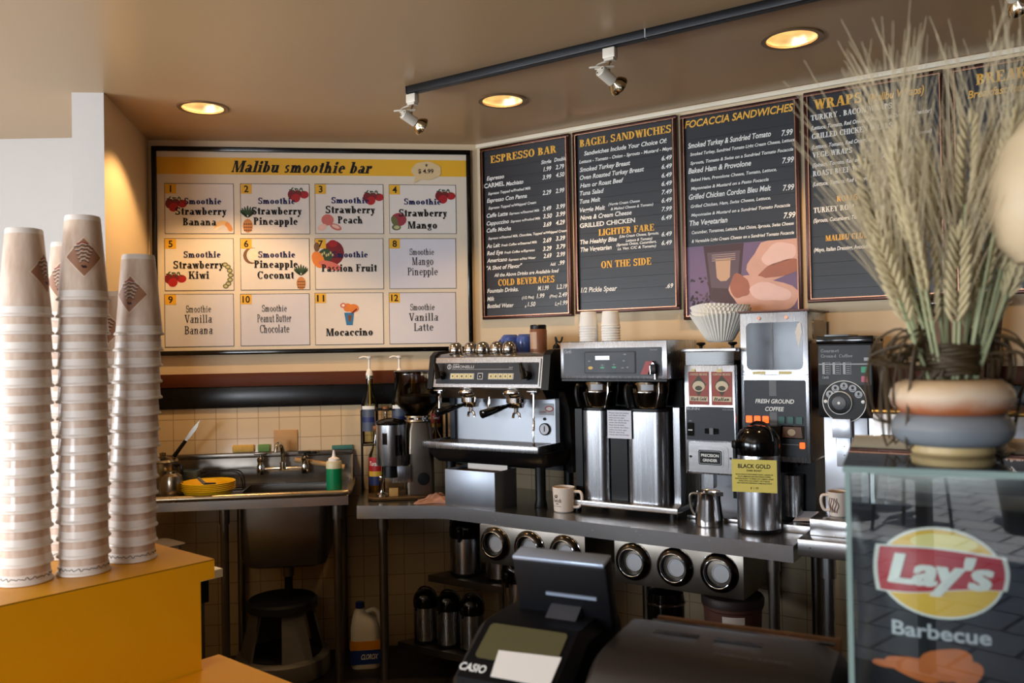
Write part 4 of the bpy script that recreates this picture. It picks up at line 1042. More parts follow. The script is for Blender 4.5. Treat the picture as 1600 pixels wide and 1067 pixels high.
# faucet on the backsplash
f = thing('wall_faucet', 'chrome two-handled faucet mounted on the sink backsplash', 'faucet', LP(.945, .042, 1.02), ROT_L)
m = M()
m.cyl((-.095, -.04, 0), (.105, -.04, 0), .009, n=14)
for x in (-.095, .105):
    m.cyl((x, 0, 0), (x, -.04, 0), .012, n=16); m.lathe([(.016, -.024), (.019, -.012), (.019, .012), (.014, .03), (.018, .042), (.018, .052), (.008, .06)], (x, -.042, 0), 20)
m.cyl((.005, -.04, -.006), (.005, -.04, .03), .016, n=18)
build(m, 'valve_body', X['chrome'], f)
m = M(); m.tube(smooth_pts([(.005, -.04, .03), (.005, -.045, .075), (.0, -.055, .108), (-.008, -.08, .122), (-.014, -.105, .112), (-.016, -.115, .085)]), .0105, 12); build(m, 'spout', X['chrome'], f)
for x, a in ((-.095, .5), (.105, .0)):
    m = M(); m.cyl((x, -.042, .055), (x, -.042, .07), .007)
    m.box(x - .03, x + .03 + a * 0, -.052, -.032, .068, .08, b=.004)
    if a == 0: m.box(x + .02, x + .055, -.05, -.034, .066, .078, b=.004)
    build(m, 'handle', X['black'] if a == 0 else X['steel_worn'], f)

# things on the sink
def on_sink(name, label, cat, u, d, grp=None, z=.952):
    return thing(name, label, cat, LP(u, d, z), ROT_L, grp)
t = on_sink('soap_bottle', 'squeeze bottle half full of green soap on the sink rim', 'bottle', .685, .365)
m = M(); m.lathe([(0, 0), (.03, 0), (.034, .004), (.034, .1)], n=28); build(m, 'soap', mat('green_soap', (14, 120, 74), .25, rvar=.05), t)
m = M(); m.lathe([(.0342, .1), (.0342, .125), (.03, .132), (.0, .132)], n=28); build(m, 'bottle_top', mat('milky_plastic', (196, 186, 150), .4), t)
m = M(); m.lathe([(.024, .132), (.024, .142), (.008, .15), (.004, .178), (0, .178)], n=20); build(m, 'nozzle', X['paper'], t)
# nested yellow baskets
X['basket'] = mat('yellow_basket_plastic', (240, 190, 20), .4)
for k in range(5):
    ob = M(); ob.lathe([(0, .003), (.08, .003), (.092, .007), (.104, .029), (.1105, .031), (.112, .029), (.1095, .0265), (.106, .0265), (.095, .004), (.082, 0), (0, 0)], n=44)
    b = tag(build(ob, 'yellow_basket', X['basket']), ('uppermost' if k == 4 else 'lowest' if k == 0 else ['', 'second', 'middle', 'fourth'][k]) + ' of the nested yellow plastic baskets on the drainboard', 'basket', 'yellow baskets on the drainboard')
    b.location = LP(1.217, .355, .9525 + k * .0075)
t = on_sink('basting_brush', 'grey-handled black brush lying in the top yellow basket', 'brush', 1.225, .37, z=.9525 + 4 * .0075 + .0045)
m = M(); m.tube([(-.03, .0, .042), (-.006, -.02, .026), (.012, -.035, .014)], [.006, .007, .008], 8); build(m, 'handle', X['grey'], t)
m = M(); m.box(.0, .05, -.06, -.02, 0.0, .026, b=.008); build(m, 'bristle_head', X['black'], t)
X['pot_steel'] = mat('dull_pot_steel', (150, 140, 124), .25, 1.0, var=.08)
t = on_sink('steel_canister', 'small steel canister at the front of the drainboard by the cup stacks', 'canister', 1.362, .375)
m = M(); m.lathe([(0, 0), (.043, 0), (.045, .004), (.045, .075), (.04, .092), (.022, .104), (.022, .112), (0, .114)], n=32); build(m, 'canister_body', X['pot_steel'], t)
t = on_sink('stock_pot', 'lidded steel pot behind the canister on the drainboard', 'pot', 1.435, .24)
m = M(); m.lathe([(0, 0), (.058, 0), (.062, .006), (.062, .135), (.066, .138)], n=36); build(m, 'pot_body', X['pot_steel'], t)
m = M(); m.lathe([(.066, .139), (.06, .148), (.02, .158), (.012, .162), (.014, .176), (0, .18)], n=36); build(m, 'lid', X['pot_steel'], t)
m = M(); m.tube(smooth_pts([(.06, -.02, .12), (.085, -.03, .12), (.085, -.03, .06), (.06, -.02, .05)]), .006, 8); build(m, 'handle', X['black'], t)
t = on_sink('kitchen_knife', 'black-handled knife leaning over the lidded pot', 'knife', 1.43, .20, z=.953 + .155)
dv = Vector((.115, 0, .155)).normalized(); nv = Vector((-dv.z, 0, dv.x))
m = M(); base = Vector((.035, -.01, .0)); m.tube([base, base + dv * .03, base + dv * .085], [.010, .009, .008], 8); build(m, 'handle', X['black'], t)
m = M(); a = base + dv * .083
q = [a - nv * .006, a + dv * .07 - nv * .009, a + dv * .115 + nv * .004, a + dv * .06 + nv * .009, a + nv * .006]
m.add([(p.x, p.y - .0008, p.z) for p in q] + [(p.x, p.y + .0008, p.z) for p in q], [(0, 1, 2, 3, 4), (9, 8, 7, 6, 5)] + [(i, i + 5, (i + 1) % 5 + 5, (i + 1) % 5) for i in range(5)]); build(m, 'blade', X['steel_worn'], t)
t = tag(build((lambda mm: mm.lathe([(0, 0), (.036, 0), (.039, .006), (.041, .09), (.042, .096), (.036, .097), (.034, .02), (0, .018)], n=28))(M()), 'scouring_tub', mat('speckled_blue', (72, 90, 104), .7, var=.5, scale=120)), 'speckled blue-grey tub beside the steel canister on the drainboard', 'tub')
t.location = LP(1.318, .24, .952)
t = on_sink('dish_rack', 'small dark wire dish rack behind the yellow baskets', 'dish rack', 1.19, .2)
m = M()
q = smooth_pts([(-.10, -.01, .08), (0, 0, .086), (.07, 0, .082), (.095, -.01, .05), (.10, -.02, .008)])
m.tube(q, .003, 6); m.tube([(-.1, -.06, .07)] + [p + Vector((0, -.05, 0)) for p in q[4:]], .003, 6)
m.tube([(-.1, 0, .006), (.1, 0, .006), (.1, -.07, .006), (-.1, -.07, .006)], .003, 6, closed=True)
build(m, 'rack_frame', X['black'], t)
m = M()
for i in range(15): x = -.095 + i * .0125; m.tube([(x, 0, .006), (x, 0, .083 if x < .06 else .083 - (x - .06) * 1.2)], .0012, 5)
build(m, 'rack_wires', X['steel_worn'], t)
# the ledge behind the faucet
def ledge(name, label, cat, m, mats, u, d, z):
    o = tag(build(m, name, mats), label, cat); o.location = LP(u, d, z); o.rotation_euler = (0, 0, ROT_L); return o
LZ = 1.0955
m = M(); m.box(-.05, .05, -.008, .008, 0, .035, b=.006); ledge('sponge', 'yellow sponge on the backsplash ledge left of the faucet', 'sponge', m, mat('yellow_sponge', (214, 178, 96), .9, var=.15, scale=60), 1.13, .02, LZ)
m = M(); m.box(-.028, .028, -.008, .008, 0, .035, b=.005); ledge('scouring_pad', 'green scouring pad next to the yellow sponge on the ledge', 'scouring pad', m, mat('green_pad', (110, 150, 90), .9, var=.2, scale=80), 1.035, .02, LZ)
m = M(); m.box(-.055, .055, -.004, .004, 0, .1, b=.003); o = ledge('wooden_board', 'thin wooden board standing behind the faucet against the tiles', 'board', m, mat('pale_wood', (190, 150, 100), .6, var=.12, scale=8, stretch=(1, 1, 6)), .935, .014, LZ)
m = M(); m.cyl((-.10, 0, .012), (.13, 0, -.030), .012, n=14); o = ledge('wooden_dowel', 'pale wooden dowel leaning along the backsplash behind the faucet handle', 'dowel', m, bpy.data.materials['pale_wood'], .79, .055, 1.045)
m = M(); m.box(-.05, .05, -.008, .008, 0, .02, b=.004); ledge('scouring_pad', 'blue-green scouring pad on the ledge above the soap bottle', 'scouring pad', m, mat('teal_pad', (70, 120, 112), .9, var=.2, scale=80), .67, .02, LZ)

# ---------------------------------------------------------------- floor things
t = thing('step_stool', 'round grey step stool with black top standing under the sink', 'step stool', LP(.93, .24, FLOOR), ROT_L)
m = M(); m.lathe([(.205, 0), (.21, .01), (.205, .075), (.185, .085), (.0, .085)], n=44); build(m, 'base_ring', mat('grey_stool_paint', (96, 94, 92), .4), t)
m = M()
for k in range(4):
    a = rad(28 + 90 * k); b = rad(22)
    P0 = [Vector((r * math.cos(a + s), r * math.sin(a + s), z)) for r, s, z in ((.185, -b, .085), (.185, b, .085), (.135, b, .29), (.135, -b, .29))]
    P1 = [Vector(((math.hypot(p.x, p.y) - .012) * p.x / math.hypot(p.x, p.y), (math.hypot(p.x, p.y) - .012) * p.y / math.hypot(p.x, p.y), p.z)) for p in P0]
    m.add(P0 + P1, [(0, 1, 2, 3), (7, 6, 5, 4)] + [(i, i + 4, (i + 1) % 4 + 4, (i + 1) % 4) for i in range(4)])
build(m, 'legs_panel', bpy.data.materials['grey_stool_paint'], t)
m = M(); m.lathe([(0, .28), (.145, .28), (.155, .285), (.155, .315), (.145, .325), (0, .327)], n=44); build(m, 'step_top', X['black_matte'], t)
m = M(); m.lathe([(.0, .0853), (.17, .0853), (.17, .09), (0, .091)], n=40); build(m, 'step_tread', X['black_matte'], t)
t = thing('bleach_jug', 'white bleach jug with blue cap and blue label on the floor by the sink leg', 'jug', LP(.565, .24, FLOOR), ROT_L)
m = M(); loft(m, [rl(-.062, .062, -.05, .05, .03, 0), rl(-.066, .066, -.053, .053, .035, .01), rl(-.066, .066, -.053, .053, .035, .17), rl(-.06, .05, -.045, .045, .035, .21), rl(-.05, .0, -.03, .03, .024, .245), rl(-.042, -.006, -.018, .018, .017, .26)])
build(m, 'jug_body', mat('white_jug_plastic', (214, 212, 206), .4), t)
m = M(); m.tube(smooth_pts([(-.005, 0, .235), (.035, 0, .25), (.06, 0, .225), (.064, 0, .17), (.06, 0, .13)]), .011, 10); build(m, 'handle', bpy.data.materials['white_jug_plastic'], t)
m = M(); m.lathe([(.02, .262), (.02, .285), (.016, .288), (0, .288)], (-.024, 0, 0), 20); build(m, 'cap', mat('blue_cap', (20, 40, 110), .4), t)
m = M(); m.box(-.0667, .0667, -.0537, .03, .022, .085); m.box(-.0667, .0667, -.0537, .03, .086, .125, m=1)
lb = build(m, 'label', [mat('blue_label', (20, 52, 130), .5), mat('orange_label', (214, 140, 30), .5)], t)
m = M(); write(m, 'CLOROX', 'bi', (-.02, -.0542, .045), .022, .075, up=(.1, 0, 1)); build(m, 'label_lettering', X['white_ink'], lb, sm=0, recalc=False)
# prep table behind the yellow counter
t = thing('prep_table', 'white-topped prep table end showing behind the yellow counter', 'table', (0, 0, FLOOR))
c0 = on_z(348, 888, .90)
e1, e2 = Vector((.64, .768, 0)), Vector((-.768, .64, 0))
def quadp(o, a, b): return [(p.x, p.y) for p in (o, o + e2 * a, o + e2 * a - e1 * b, o - e1 * b)]
m = M(); m.prism(quadp(c0, .55, .42), .875 - FLOOR, .90 - FLOOR, 'z'); build(m, 'table_top', X['white'], t)
for a, b in ((.06, .05), (.06, .38), (.50, .05), (.50, .38)):
    p = c0 + e2 * a - e1 * b
    m = M(); m.cyl((p.x, p.y, 0), (p.x, p.y, .8752 - FLOOR), .02, n=16); build(m, 'leg', X['steel_worn'], t)
m = M(); m.prism(quadp(c0 + e2 * .03 - e1 * .03, .49, .36), .80 - FLOOR, .875 - FLOOR, 'z'); build(m, 'apron', X['black'], t)
# ---------------------------------------------------------------- machines along the counter (x along the wall, y into it, z up from the counter)
def on_counter(name, label, cat, u, d, z=TOP + .0003, rot=0.0, grp=None):
    return thing(name, label, cat, RP(u, d, z), ROT_R + rot, grp)
def plate(m, x0, x1, z0, z1, y, r=.006, th=.0015, mi=0):
    m.prism(rrect(x0, x1, z0, z1, r), y - th, y, 'y', mi); return m

# ---- espresso machine
t = on_counter('espresso_machine', 'two-group espresso machine with steel front and black sides', 'espresso machine', .055, .45)
W = .565
m = M()
m.prism([(.0, .497), (.024, .625), (.045, .640), (.10, .645), (.37, .645), (.37, .48), (.05, .48), (.012, .49)], 0, W, 'x')
build(m, 'upper_housing', X['steel_h'], t)
m = M()
prof = [(-.006, .49), (.018, .632), (.045, .652), (.10, .656), (.375, .656), (.375, .13), (.19, .13), (.165, .40), (.13, .475)]
m.prism(prof, W - .001, W + .034, 'x'); build(m, 'side_panel', X['black'], t)
m = M(); m.prism(prof, -.026, .001, 'x'); build(m, 'side_panel', X['black'], t)
m = M(); m.box(.0, W, .165, .36, .14, .482); build(m, 'rear_body', X['black'], t)
# front panel lies on the sloping face
fs = Vector((0, .024, .128)).normalized(); fn = Vector((0, -.128, .024)).normalized()
Fm = Matrix(((1, 0, 0, 0), (0, -fn.y, fs.y, .0), (0, -fn.z, fs.z, .497), (0, 0, 0, 1)))     # local x, outward -y, up along the slope
def on_face(): mm = M(); mm.T = Fm; return mm
m = on_face(); plate(m, .012, W - .012, .006, .124, -.001, .004, .003)
build(m, 'front_frame', X['steel'], t)
m = on_face(); plate(m, .02, W - .02, .014, .106, -.0041, .003, .002); fp = build(m, 'front_panel', X['panel'], t)
m = on_face(); write(m, 'SIMONELLI', 'b', (.105, -.0065, .083), .0115, .115); write(m, 'NUOVA', 'b', (.107, -.0065, .097), .005, .034)
m.flat(circ(.088, .089, .0115), -.0064); m.box(.102, .42, -.0066, -.006, .077, .0785); write(m, 'Appia', 'i', (.40, -.0065, .083), .006)
build(m, 'brand_lettering', X['silver_ink'], fp, sm=0, recalc=False)
m = on_face(); m.flat(circ(.088, .089, .008), -.0066); write(m, 'S', 'b', (.084, -.0068, .083), .013, mi=1); build(m, 'emblem', [X['panel'], X['silver_ink']], fp, sm=0, recalc=False)
for xa in (.098, .30):
    m = on_face(); plate(m, xa, xa + .128, .034, .060, -.0062, .002, .001)
    kp = build(m, 'key_strip', X['silver_ink'], fp)
    m = on_face()
    for k in range(5): plate(m, xa + .004 + k * .0244, xa + .025 + k * .0244, .037, .057, -.0073, .002, .0012); m.flat(circ(xa + .0145 + k * .0244, .047, .004 + .001 * (k % 3), .005), -.0086, m=1)
    build(m, 'keys', [X['ivory'], X['grey']], kp)
m = on_face(); plate(m, .244, .272, .033, .062, -.0062, .002, .0015); plate(m, .248, .268, .037, .058, -.0078, .002, .001, 1); m.flat(circ(.258, .046, .004), -.009)
build(m, 'power_switch', [X['silver_ink'], X['black']], fp)
for xa in (.055, .498):
    m = on_face(); m.cyl((xa, -.006, .05), (xa, -.04, .05), .020, .017, 20)
    m.tube([(xa, -.034, .03), (xa - .003, -.036, .052), (xa - .02, -.04, .098)], [.015, .013, .008], 10)
    build(m, 'steam_lever', X['black_gloss'], t)
# underside, groups and portafilters
m = M(); m.prism([(.006, .497), (.05, .447), (.16, .447), (.16, .497)], .006, W - .006, 'x'); build(m, 'group_cover', X['steel_worn'], t)
for xa in (.165, .40):
    m = M(); m.lathe([(.05, .486), (.05, .462), (.044, .452)], (xa, .062, 0), 32); m.lathe([(.043, .452), (.043, .432), (.036, .424), (.033, .41), (.0, .405)], (xa, .062, 0), 32)
    m.ell((xa, .03, .475), .045, .03, .022)
    gh = build(m, 'group_head', X['chrome'], t)
    m = M(); a = Vector((xa - .01, .03, .423)); b = Vector((xa - .058, -.115, .392)); d = b - a
    m.tube([a, a + d * .2, a + d * .4, a + d * .75, a + d * .97, b], [.008, .009, .013, .0165, .018, .010], 14)
    pf = build(m, 'portafilter_handle', X['black_gloss'], t)
    m = M(); m.cyl((xa, .062, .407), (xa, .062, .388), .010)
    for k in (-1, 1): m.tube([(xa, .062, .392), (xa + .014 * k, .062, .384), (xa + .017 * k, .062, .366)], .006, 8)
    build(m, 'spout', X['chrome'], pf)
for xa, k in ((.03, 1), (.515, 1)):
    m = M(); m.cyl((xa, .02, .486), (xa, .02, .47), .018)
    zb = .258 if xa > .3 else .385
    m.tube(smooth_pts([(xa, .02, .472), (xa + .002, .012, zb + .5 * (.47 - zb)), (xa + .010, -.004, zb + .07), (xa + .012, -.008, zb + .017)]), .005, 10); m.cyl((xa + .012, -.008, zb + .017), (xa + .0125, -.008, zb), .007, .005)
    build(m, 'steam_wand', X['chrome'], t)
    m = M(); m.box(xa - .022, xa + .03, -.006, .014, .478, .486, b=.003); build(m, 'wand_bracket', X['steel'], t)
m = M(); m.tube(smooth_pts([(.285, .03, .455), (.285, .022, .42), (.285, .018, .39)]), .005, 8); build(m, 'water_spout', X['chrome'], t)
m = M(); m.box(.006, W - .006, .148, .166, .236, .447); build(m, 'splash_panel', mat('satin_splash_steel', (166, 171, 180), .42, .55, var=.02), t)
m = M(); m.box(-.004, .022, .13, .166, .236, .447); build(m, 'splash_post', X['panel'], t)
m = M(); m.box(W - .02, W, .14, .166, .236, .447); build(m, 'splash_post', X['panel'], t)
m = M(); m.lathe([(.026, 0), (.026, .008), (.022, .010)], (.49, .148, .315), 32, rot=QY); m.lathe([(.0, .008), (.022, .009)], (.49, .148, .315), 32, rot=QY, m=1); m.box(.489, .4915, .137, .1385, .305, .328, m=2)
m.cyl((.488, .149, .358), (.488, .143, .358), .006, m=2)
build(m, 'pressure_gauge', [X['black'], X['paper_cool'], X['black_matte']], t)
m = M(); plate(m, .462, .535, .375, .425, .148, .003, .001); m.flat(circ(.512, .402, .022, .013), .1465, m=1); m.flat(circ(.512, .402, .016, .008), .1462, m=2); write(m, 'CAUTION', 'b', (.466, .1462, .385), .006, .03, mi=1)
build(m, 'warning_label', [X['silver_ink'], X['red'], X['paper']], t, sm=0)
# drip tray, base and feet
m = M(); m.box(-.024, W + .005, -.05, -.035, .233, .263, b=.003); m.box(-.024, -.012, -.035, .166, .233, .263); m.box(W - .007, W + .005, -.035, .166, .233, .263); m.box(-.012, W - .007, -.035, .166, .233, .242)
build(m, 'drip_tray', X['steel'], t)
m = M()
m.frame(-.010, W - .01, 0, .195, .004, -.001, .001)
gm = M()
for k in range(38): x = -.008 + k * .0148; gm.box(x, x + .0075, -.034, .16, .2525, .2565)
for y in (-.034, .06, .155): gm.box(-.01, W - .01, y, y + .004, .2485, .2525)
build(gm, 'drip_grille', mat('tan_steel', (150, 140, 128), .35, 1.0, var=.15, scale=8), t)  # mottled tan steel bars
m = M(); loft(m, [rl(-.012, W + .03, -.03, .36, .02, .233), rl(-.006, W + .026, -.02, .36, .02, .20), rl(.01, W + .012, .01, .35, .02, .171)]); build(m, 'base_body', X['black'], t)
for x in (.05, W - .05):
    for y in (.06, .30):
        m = M(); m.lathe([(.0, 0), (.026, 0), (.028, .005), (.022, .03), (.022, .172), (0, .172)], (x, y, 0), 20); build(m, 'foot', X['black'], t)

# things on the espresso machine
mz = TOP + .6455
X['bell'] = mat('polished_bell_steel', (190, 186, 180), .12, 1.0, var=.04, rvar=.03)
for k, x in enumerate((.075, .15, .222, .29, .362)):
    o = tag(build((lambda mm: mm.lathe([(.031, 0), (.032, .002), (.031, .022), (.027, .036), (.018, .045), (.006, .048), (.0, .048)], n=28))(M()), 'steel_cup', X['bell']), ['first', 'second', 'third', 'fourth', 'fifth'][k] + ' small upturned steel cup on the espresso machine, counting from the sink side', 'cup', 'upturned steel cups on the espresso machine')
    o.location = RP(.055 + x, .45 - .075 - .012 * (k % 2), mz)
X['blue_glaze'] = mat('blue_glaze', (70, 92, 158), .15, var=.15, scale=20, rvar=.03)
def mug_part(m, r0, r1, h, th=.0035):
    m.lathe([(0, 0), (r0 * .9, 0), (r0, .004), (r1, h), (r1 - th * .5, h + .0012), (r1 - th, h), (r0 - th, .008), (0, .007)], n=36)
for x, y, a, lb in ((.285, .20, PI * .95, 'round blue mug upside down on the espresso machine, handle toward the smoothie board'), (.365, .20, -.15, 'round blue mug upside down on the espresso machine, beside the cocoa canister')):
    tt = thing('blue_mug', lb, 'mug', RP(.055 + x, .45 - y, mz), ROT_R + a, 'blue mugs on the espresso machine')
    m = M(); m.lathe([(.034, 0), (.036, .002), (.041, .02), (.043, .045), (.040, .066), (.030, .076), (.027, .078), (0, .077)], n=32); build(m, 'mug_body', X['blue_glaze'], tt)
    m = M(); m.tube(smooth_pts([(.039, 0, .058), (.062, 0, .052), (.063, 0, .025), (.038, 0, .014)]), .005, 8); build(m, 'handle', X['blue_glaze'], tt)
tt = thing('cocoa_canister', 'brown and clear cocoa powder canister standing on the espresso machine', 'canister', RP(.055 + .45, .45 - .17, mz), ROT_R)
m = M(); m.lathe([(0, 0), (.036, 0), (.037, .003), (.037, .092), (.034, .098)], n=32); build(m, 'canister_body', mat('cocoa_brown', (132, 84, 58), .35, var=.2), tt)
m = M(); m.lathe([(.0374, .012), (.0374, .085)], n=20, a0=rad(-130), a1=rad(-70)); lb = build(m, 'label', mat('tan_label', (196, 160, 132), .5, var=.1), tt)
m = M(); m.lathe([(.035, .098), (.035, .112), (.032, .116), (0, .117)], n=32); build(m, 'lid', X['black'], tt)
tt = thing('steaming_thermometer', 'little black hooked gadget at the end of the espresso machine top', 'gadget', RP(.055 + .545, .45 - .16, mz + .0115), ROT_R)
m = M(); m.lathe([(0, 0), (.017, 0), (.015, .012), (.006, .022), (0, .024)], n=16); build(m, 'base', X['black'], tt)
m = M(); m.tube(smooth_pts([(0, 0, .02), (-.004, 0, .05), (.006, 0, .03), (.022, 0, .03), (.03, 0, .05)]), .004, 8); build(m, 'hook', X['black'], tt)

# knock box
t = on_counter('knock_box', 'open steel knock box with a paper edge, in front of the espresso machine', 'knock box', .192, .548)
m = M(); w, d, h = .255, .165, .155
m.box(0, w, 0, .003, 0, h, b=.001); m.box(0, w, d - .003, d, 0, h, b=.001); m.box(0, .003, .003, d - .003, 0, h); m.box(w - .003, w, .003, d - .003, 0, h); m.box(.003, w - .003, .003, d - .003, 0, .004)
build(m, 'box_body', mat('grey_brushed_box', (138, 144, 154), .42, .85, var=.06), t)
m = M(); m.box(.006, w - .006, .006, d - .006, h - .03, h - .012); build(m, 'coffee_grounds', mat('coffee_grounds', (60, 32, 16), .9, var=.4, scale=90), t)
m = M(); m.box(.03, w - .02, d - .04, d - .036, h - .03, h + .012); build(m, 'paper_edge', X['paper'], t)
# white mug with printed badge
X['mug_white'] = mat('cream_mug_glaze', (226, 212, 200), .2, var=.02, rvar=.03)
t = on_counter('coffee_mug', 'cream mug with a small printed badge at the counter front, below the brewer', 'mug', .700, .425, rot=rad(8))
m = M(); mug_part(m, .041, .046, .098); build(m, 'mug_body', X['mug_white'], t)
m = M(); m.tube(smooth_pts([(.044, 0, .082), (.072, 0, .080), (.078, 0, .052), (.066, 0, .024), (.042, 0, .02)], 8), .0062, 10); build(m, 'handle', X['mug_white'], t)
m = M()
def wrap(mm, s, st, a_c, z, h, wd, r):
    tmp = M(); write(tmp, s, st, (0, 0, 0), h, wd, align='c')
    mm.add([(r * math.cos(a_c + p.x / r), r * math.sin(a_c + p.x / r), z + p.z) for p in tmp.v], tmp.f)
ac = rad(-108)
wrap(m, 'Varich', 'roman', ac, .042, .015, .04, .0449); wrap(m, 'coffee', 'b', ac, .034, .004, .016, .0445); wrap(m, 'fresh roasted daily', '', ac, .025, .0035, .036, .0440)
for i in range(14):
    a, b = 2 * PI * i / 14, 2 * PI * (i + 1) / 14
    q = [(.0035, a), (.0075, a), (.0075, b), (.0035, b)] if i not in (3, 4) else None
    if q: m.add([(.0458 * math.cos(ac + r * math.cos(g) / .0458 - .08), .0458 * math.sin(ac + r * math.cos(g) / .0458 - .08), .066 + r * math.sin(g)) for r, g in q], [(0, 1, 2, 3)])
build(m, 'badge_lettering', X['ink'], t, sm=0, recalc=False)

# ---- twin coffee brewer
t = on_counter('coffee_brewer', 'twin coffee brewer with grey control panel and two tall steel dispensers', 'coffee brewer', .692, .42)
W = .462
m = M(); m.box(0, W, 0, .31, .533, .683, b=.004); build(m, 'head_box', X['steel'], t)
m = M(); plate(m, .016, W - .02, .546, .656, -.0002, .004, .002); fp = build(m, 'front_panel', X['panel'], t)
m = M(); plate(m, .112, .335, .555, .643, -.0024, .008, .002); cp = build(m, 'control_panel', X['black'], fp)
m = M(); plate(m, .117, .33, .560, .638, -.0046, .006, .0006); build(m, 'control_face', X['panel'], cp)
m = M(); plate(m, .162, .224, .609, .625, -.0054, .001, .001); build(m, 'display', mat('pale_lcd', (212, 220, 236), .3, var=0, emit=.35), cp)
m = M(); m.flat(circ(.14, .578, .0105, .006), -.0056); m.flat(circ(.192, .579, .0095, .004), -.0056, m=1); m.flat(circ(.243, .580, .0095, .004), -.0056, m=1)
for x, z in ((.28, .579), (.30, .581), (.285, .606), (.29, .631), (.135, .606), (.192, .59), (.243, .592)): write(m, '-|-', 'b', (x, -.0056, z - .003), .005, .014, mi=2, align='c')
build(m, 'buttons', [mat('amber_button', (210, 170, 50), .4, var=0), X['green'], X['silver_ink']], cp, sm=0, recalc=False)
m = M(); write(m, 'Curtis', 'script', (.020, -.0026, .637), .013, .036); write(m, 'Gemini', 'i', (.394, -.0026, .644), .005, .03); build(m, 'brand_lettering', X['silver_ink'], fp, sm=0, recalc=False)
m = M(); m.prism([(.362, .553), (.392, .553), (.41, .603), (.384, .603)], -.022, -.002, 'y'); build(m, 'tap_handle', X['red'], t)
m = M(); m.box(.397, .425, -.024, -.002, .553, .592, b=.006); m.cyl((.41, -.002, .59), (.41, -.02, .59), .008, m=1); m.cyl((.404, -.026, .555), (.404, -.026, .585), .0025, m=1); m.cyl((.418, -.012, .556), (.418, -.012, .535), .006, m=1); build(m, 'hot_water_tap', [X['black'], X['chrome']], t)
m = M(); m.box(.004, W - .004, .003, .305, .525, .5335); build(m, 'underside', X['black'], t)
m = M(); m.box(.03, W - .02, .20, .31, .05, .526); build(m, 'rear_column', X['black'], t)
m = M(); m.box(W - .022, W + .004, .10, .312, .05, .42); build(m, 'column_side', X['steel'], t)
m = M(); m.box(.02, W + .03, .0, .315, .028, .05, b=.003); build(m, 'base_tray', X['steel_h'], t)
m = M()
for x, y in ((.05, .03), (W, .03), (.05, .28), (W, .28)): m.cyl((x, y, 0), (x, y, .0285), .016, n=14)
build(m, 'feet', X['black'], t)
for xa in (.135, .352):
    m = M(); m.lathe([(.074, .524), (.076, .52), (.074, .486), (.0755, .482), (.0745, .478), (.062, .425), (.058, .42), (.0, .418)], (xa, .085, 0), 40); bk = build(m, 'brew_basket', mat('dark_mirror_steel', (120, 114, 106), .16, 1.0, var=.06) if 'dark_mirror_steel' not in bpy.data.materials else bpy.data.materials['dark_mirror_steel'], t)
    m = M(); m.tube(smooth_pts([(xa - .050, .03, .508), (xa - .056, -.004, .506), (xa - .056, -.012, .47), (xa - .048, -.006, .425)]), [.0095] * 19, 10); build(m, 'handle', X['black'], bk)
    m = M(); n = 8
    v = []
    for i in range(n + 1):
        a = rad(-92 + 36 * i / n)
        for z in (.490, .512): v.append((xa + .0765 * math.cos(a), .085 + .0765 * math.sin(a), z))
    m.add(v, [(2 * i, 2 * i + 2, 2 * i + 3, 2 * i + 1) for i in range(n)])
    lb = build(m, 'basket_label', X['silver_ink'], bk, sm=0)
    m = M(); m.tube([(xa + .06, .035, .52), (xa + .062, .03, .48), (xa + .045, .035, .42)], .0025, 6); build(m, 'wire_clip', X['chrome'], bk)
for xa, w in ((.062, .125), (.262, .165)):
    m = M(); loft(m, [rl(xa, xa + w, .035, .19, .045, .051, 8), rl(xa, xa + w, .035, .19, .045, .405, 8)]); dsp = build(m, 'dispenser', X['steel'], t)
    m = M(); loft(m, [rl(xa + .004, xa + w - .004, .04, .186, .04, .405, 8), rl(xa + .004, xa + w - .004, .04, .186, .04, .416, 8)]); build(m, 'dispenser_lid', X['black'], dsp)
m = M(); m.box(.19, .262, .06, .19, .051, .41); build(m, 'dispenser_gap_panel', X['black'], t)
m = M(); m.box(.03, .062, .06, .19, .051, .41); build(m, 'side_gap_panel', X['black'], t)
t2 = thing('paper_notice', 'small white instruction notice taped between the two brewer dispensers', 'notice', RP(.692 + .245, .42 - .028, TOP + .30), ROT_R)
m = M(); m.box(-.052, .052, 0, .0012, 0, .11); build(m, 'sheet', X['paper_cool'], t2)
m = M()
for i in range(10): write(m, ['Please rinse the basket', 'and check the filter', 'before you brew again', 'Fill to the line', 'close the lid firmly'][i % 5], 'b', (-.044, -.0006, .098 - i * .0095), .0045, .086 - .01 * (i % 3))
build(m, 'notice_lettering', X['grey'], t2, sm=0, recalc=False)
# nested white cups on the brewer
for s, (x, y, n) in enumerate(((.085, .09, 7), (.18, .10, 7))):
    for k in range(n):
        o = tag(build((lambda mm: mm.lathe([(.036, 0), (.0385, 0), (.0392, .002), (.0385, .004), (.0375, .004), (.0325, .056), (.030, .0585), (0, .0585)], n=36))(M()), 'foam_cup', X['foam']) if (s, k) == (0, 0) else o0.copy(), ' '.join((['lowest', 'second', 'third', 'fourth', 'fifth', 'sixth', 'topmost'][k], 'white foam cup in the stack on the brewer', ['nearer the espresso machine', 'nearer the grinders'][s])), 'cup', 'white foam cups on the brewer')
        if (s, k) == (0, 0): o0 = o
        else: COL.objects.link(o)
        o.location = RP(.692 + x + .001 * math.sin(k * 3), .42 - y, TOP + .6835 + k * .0105)

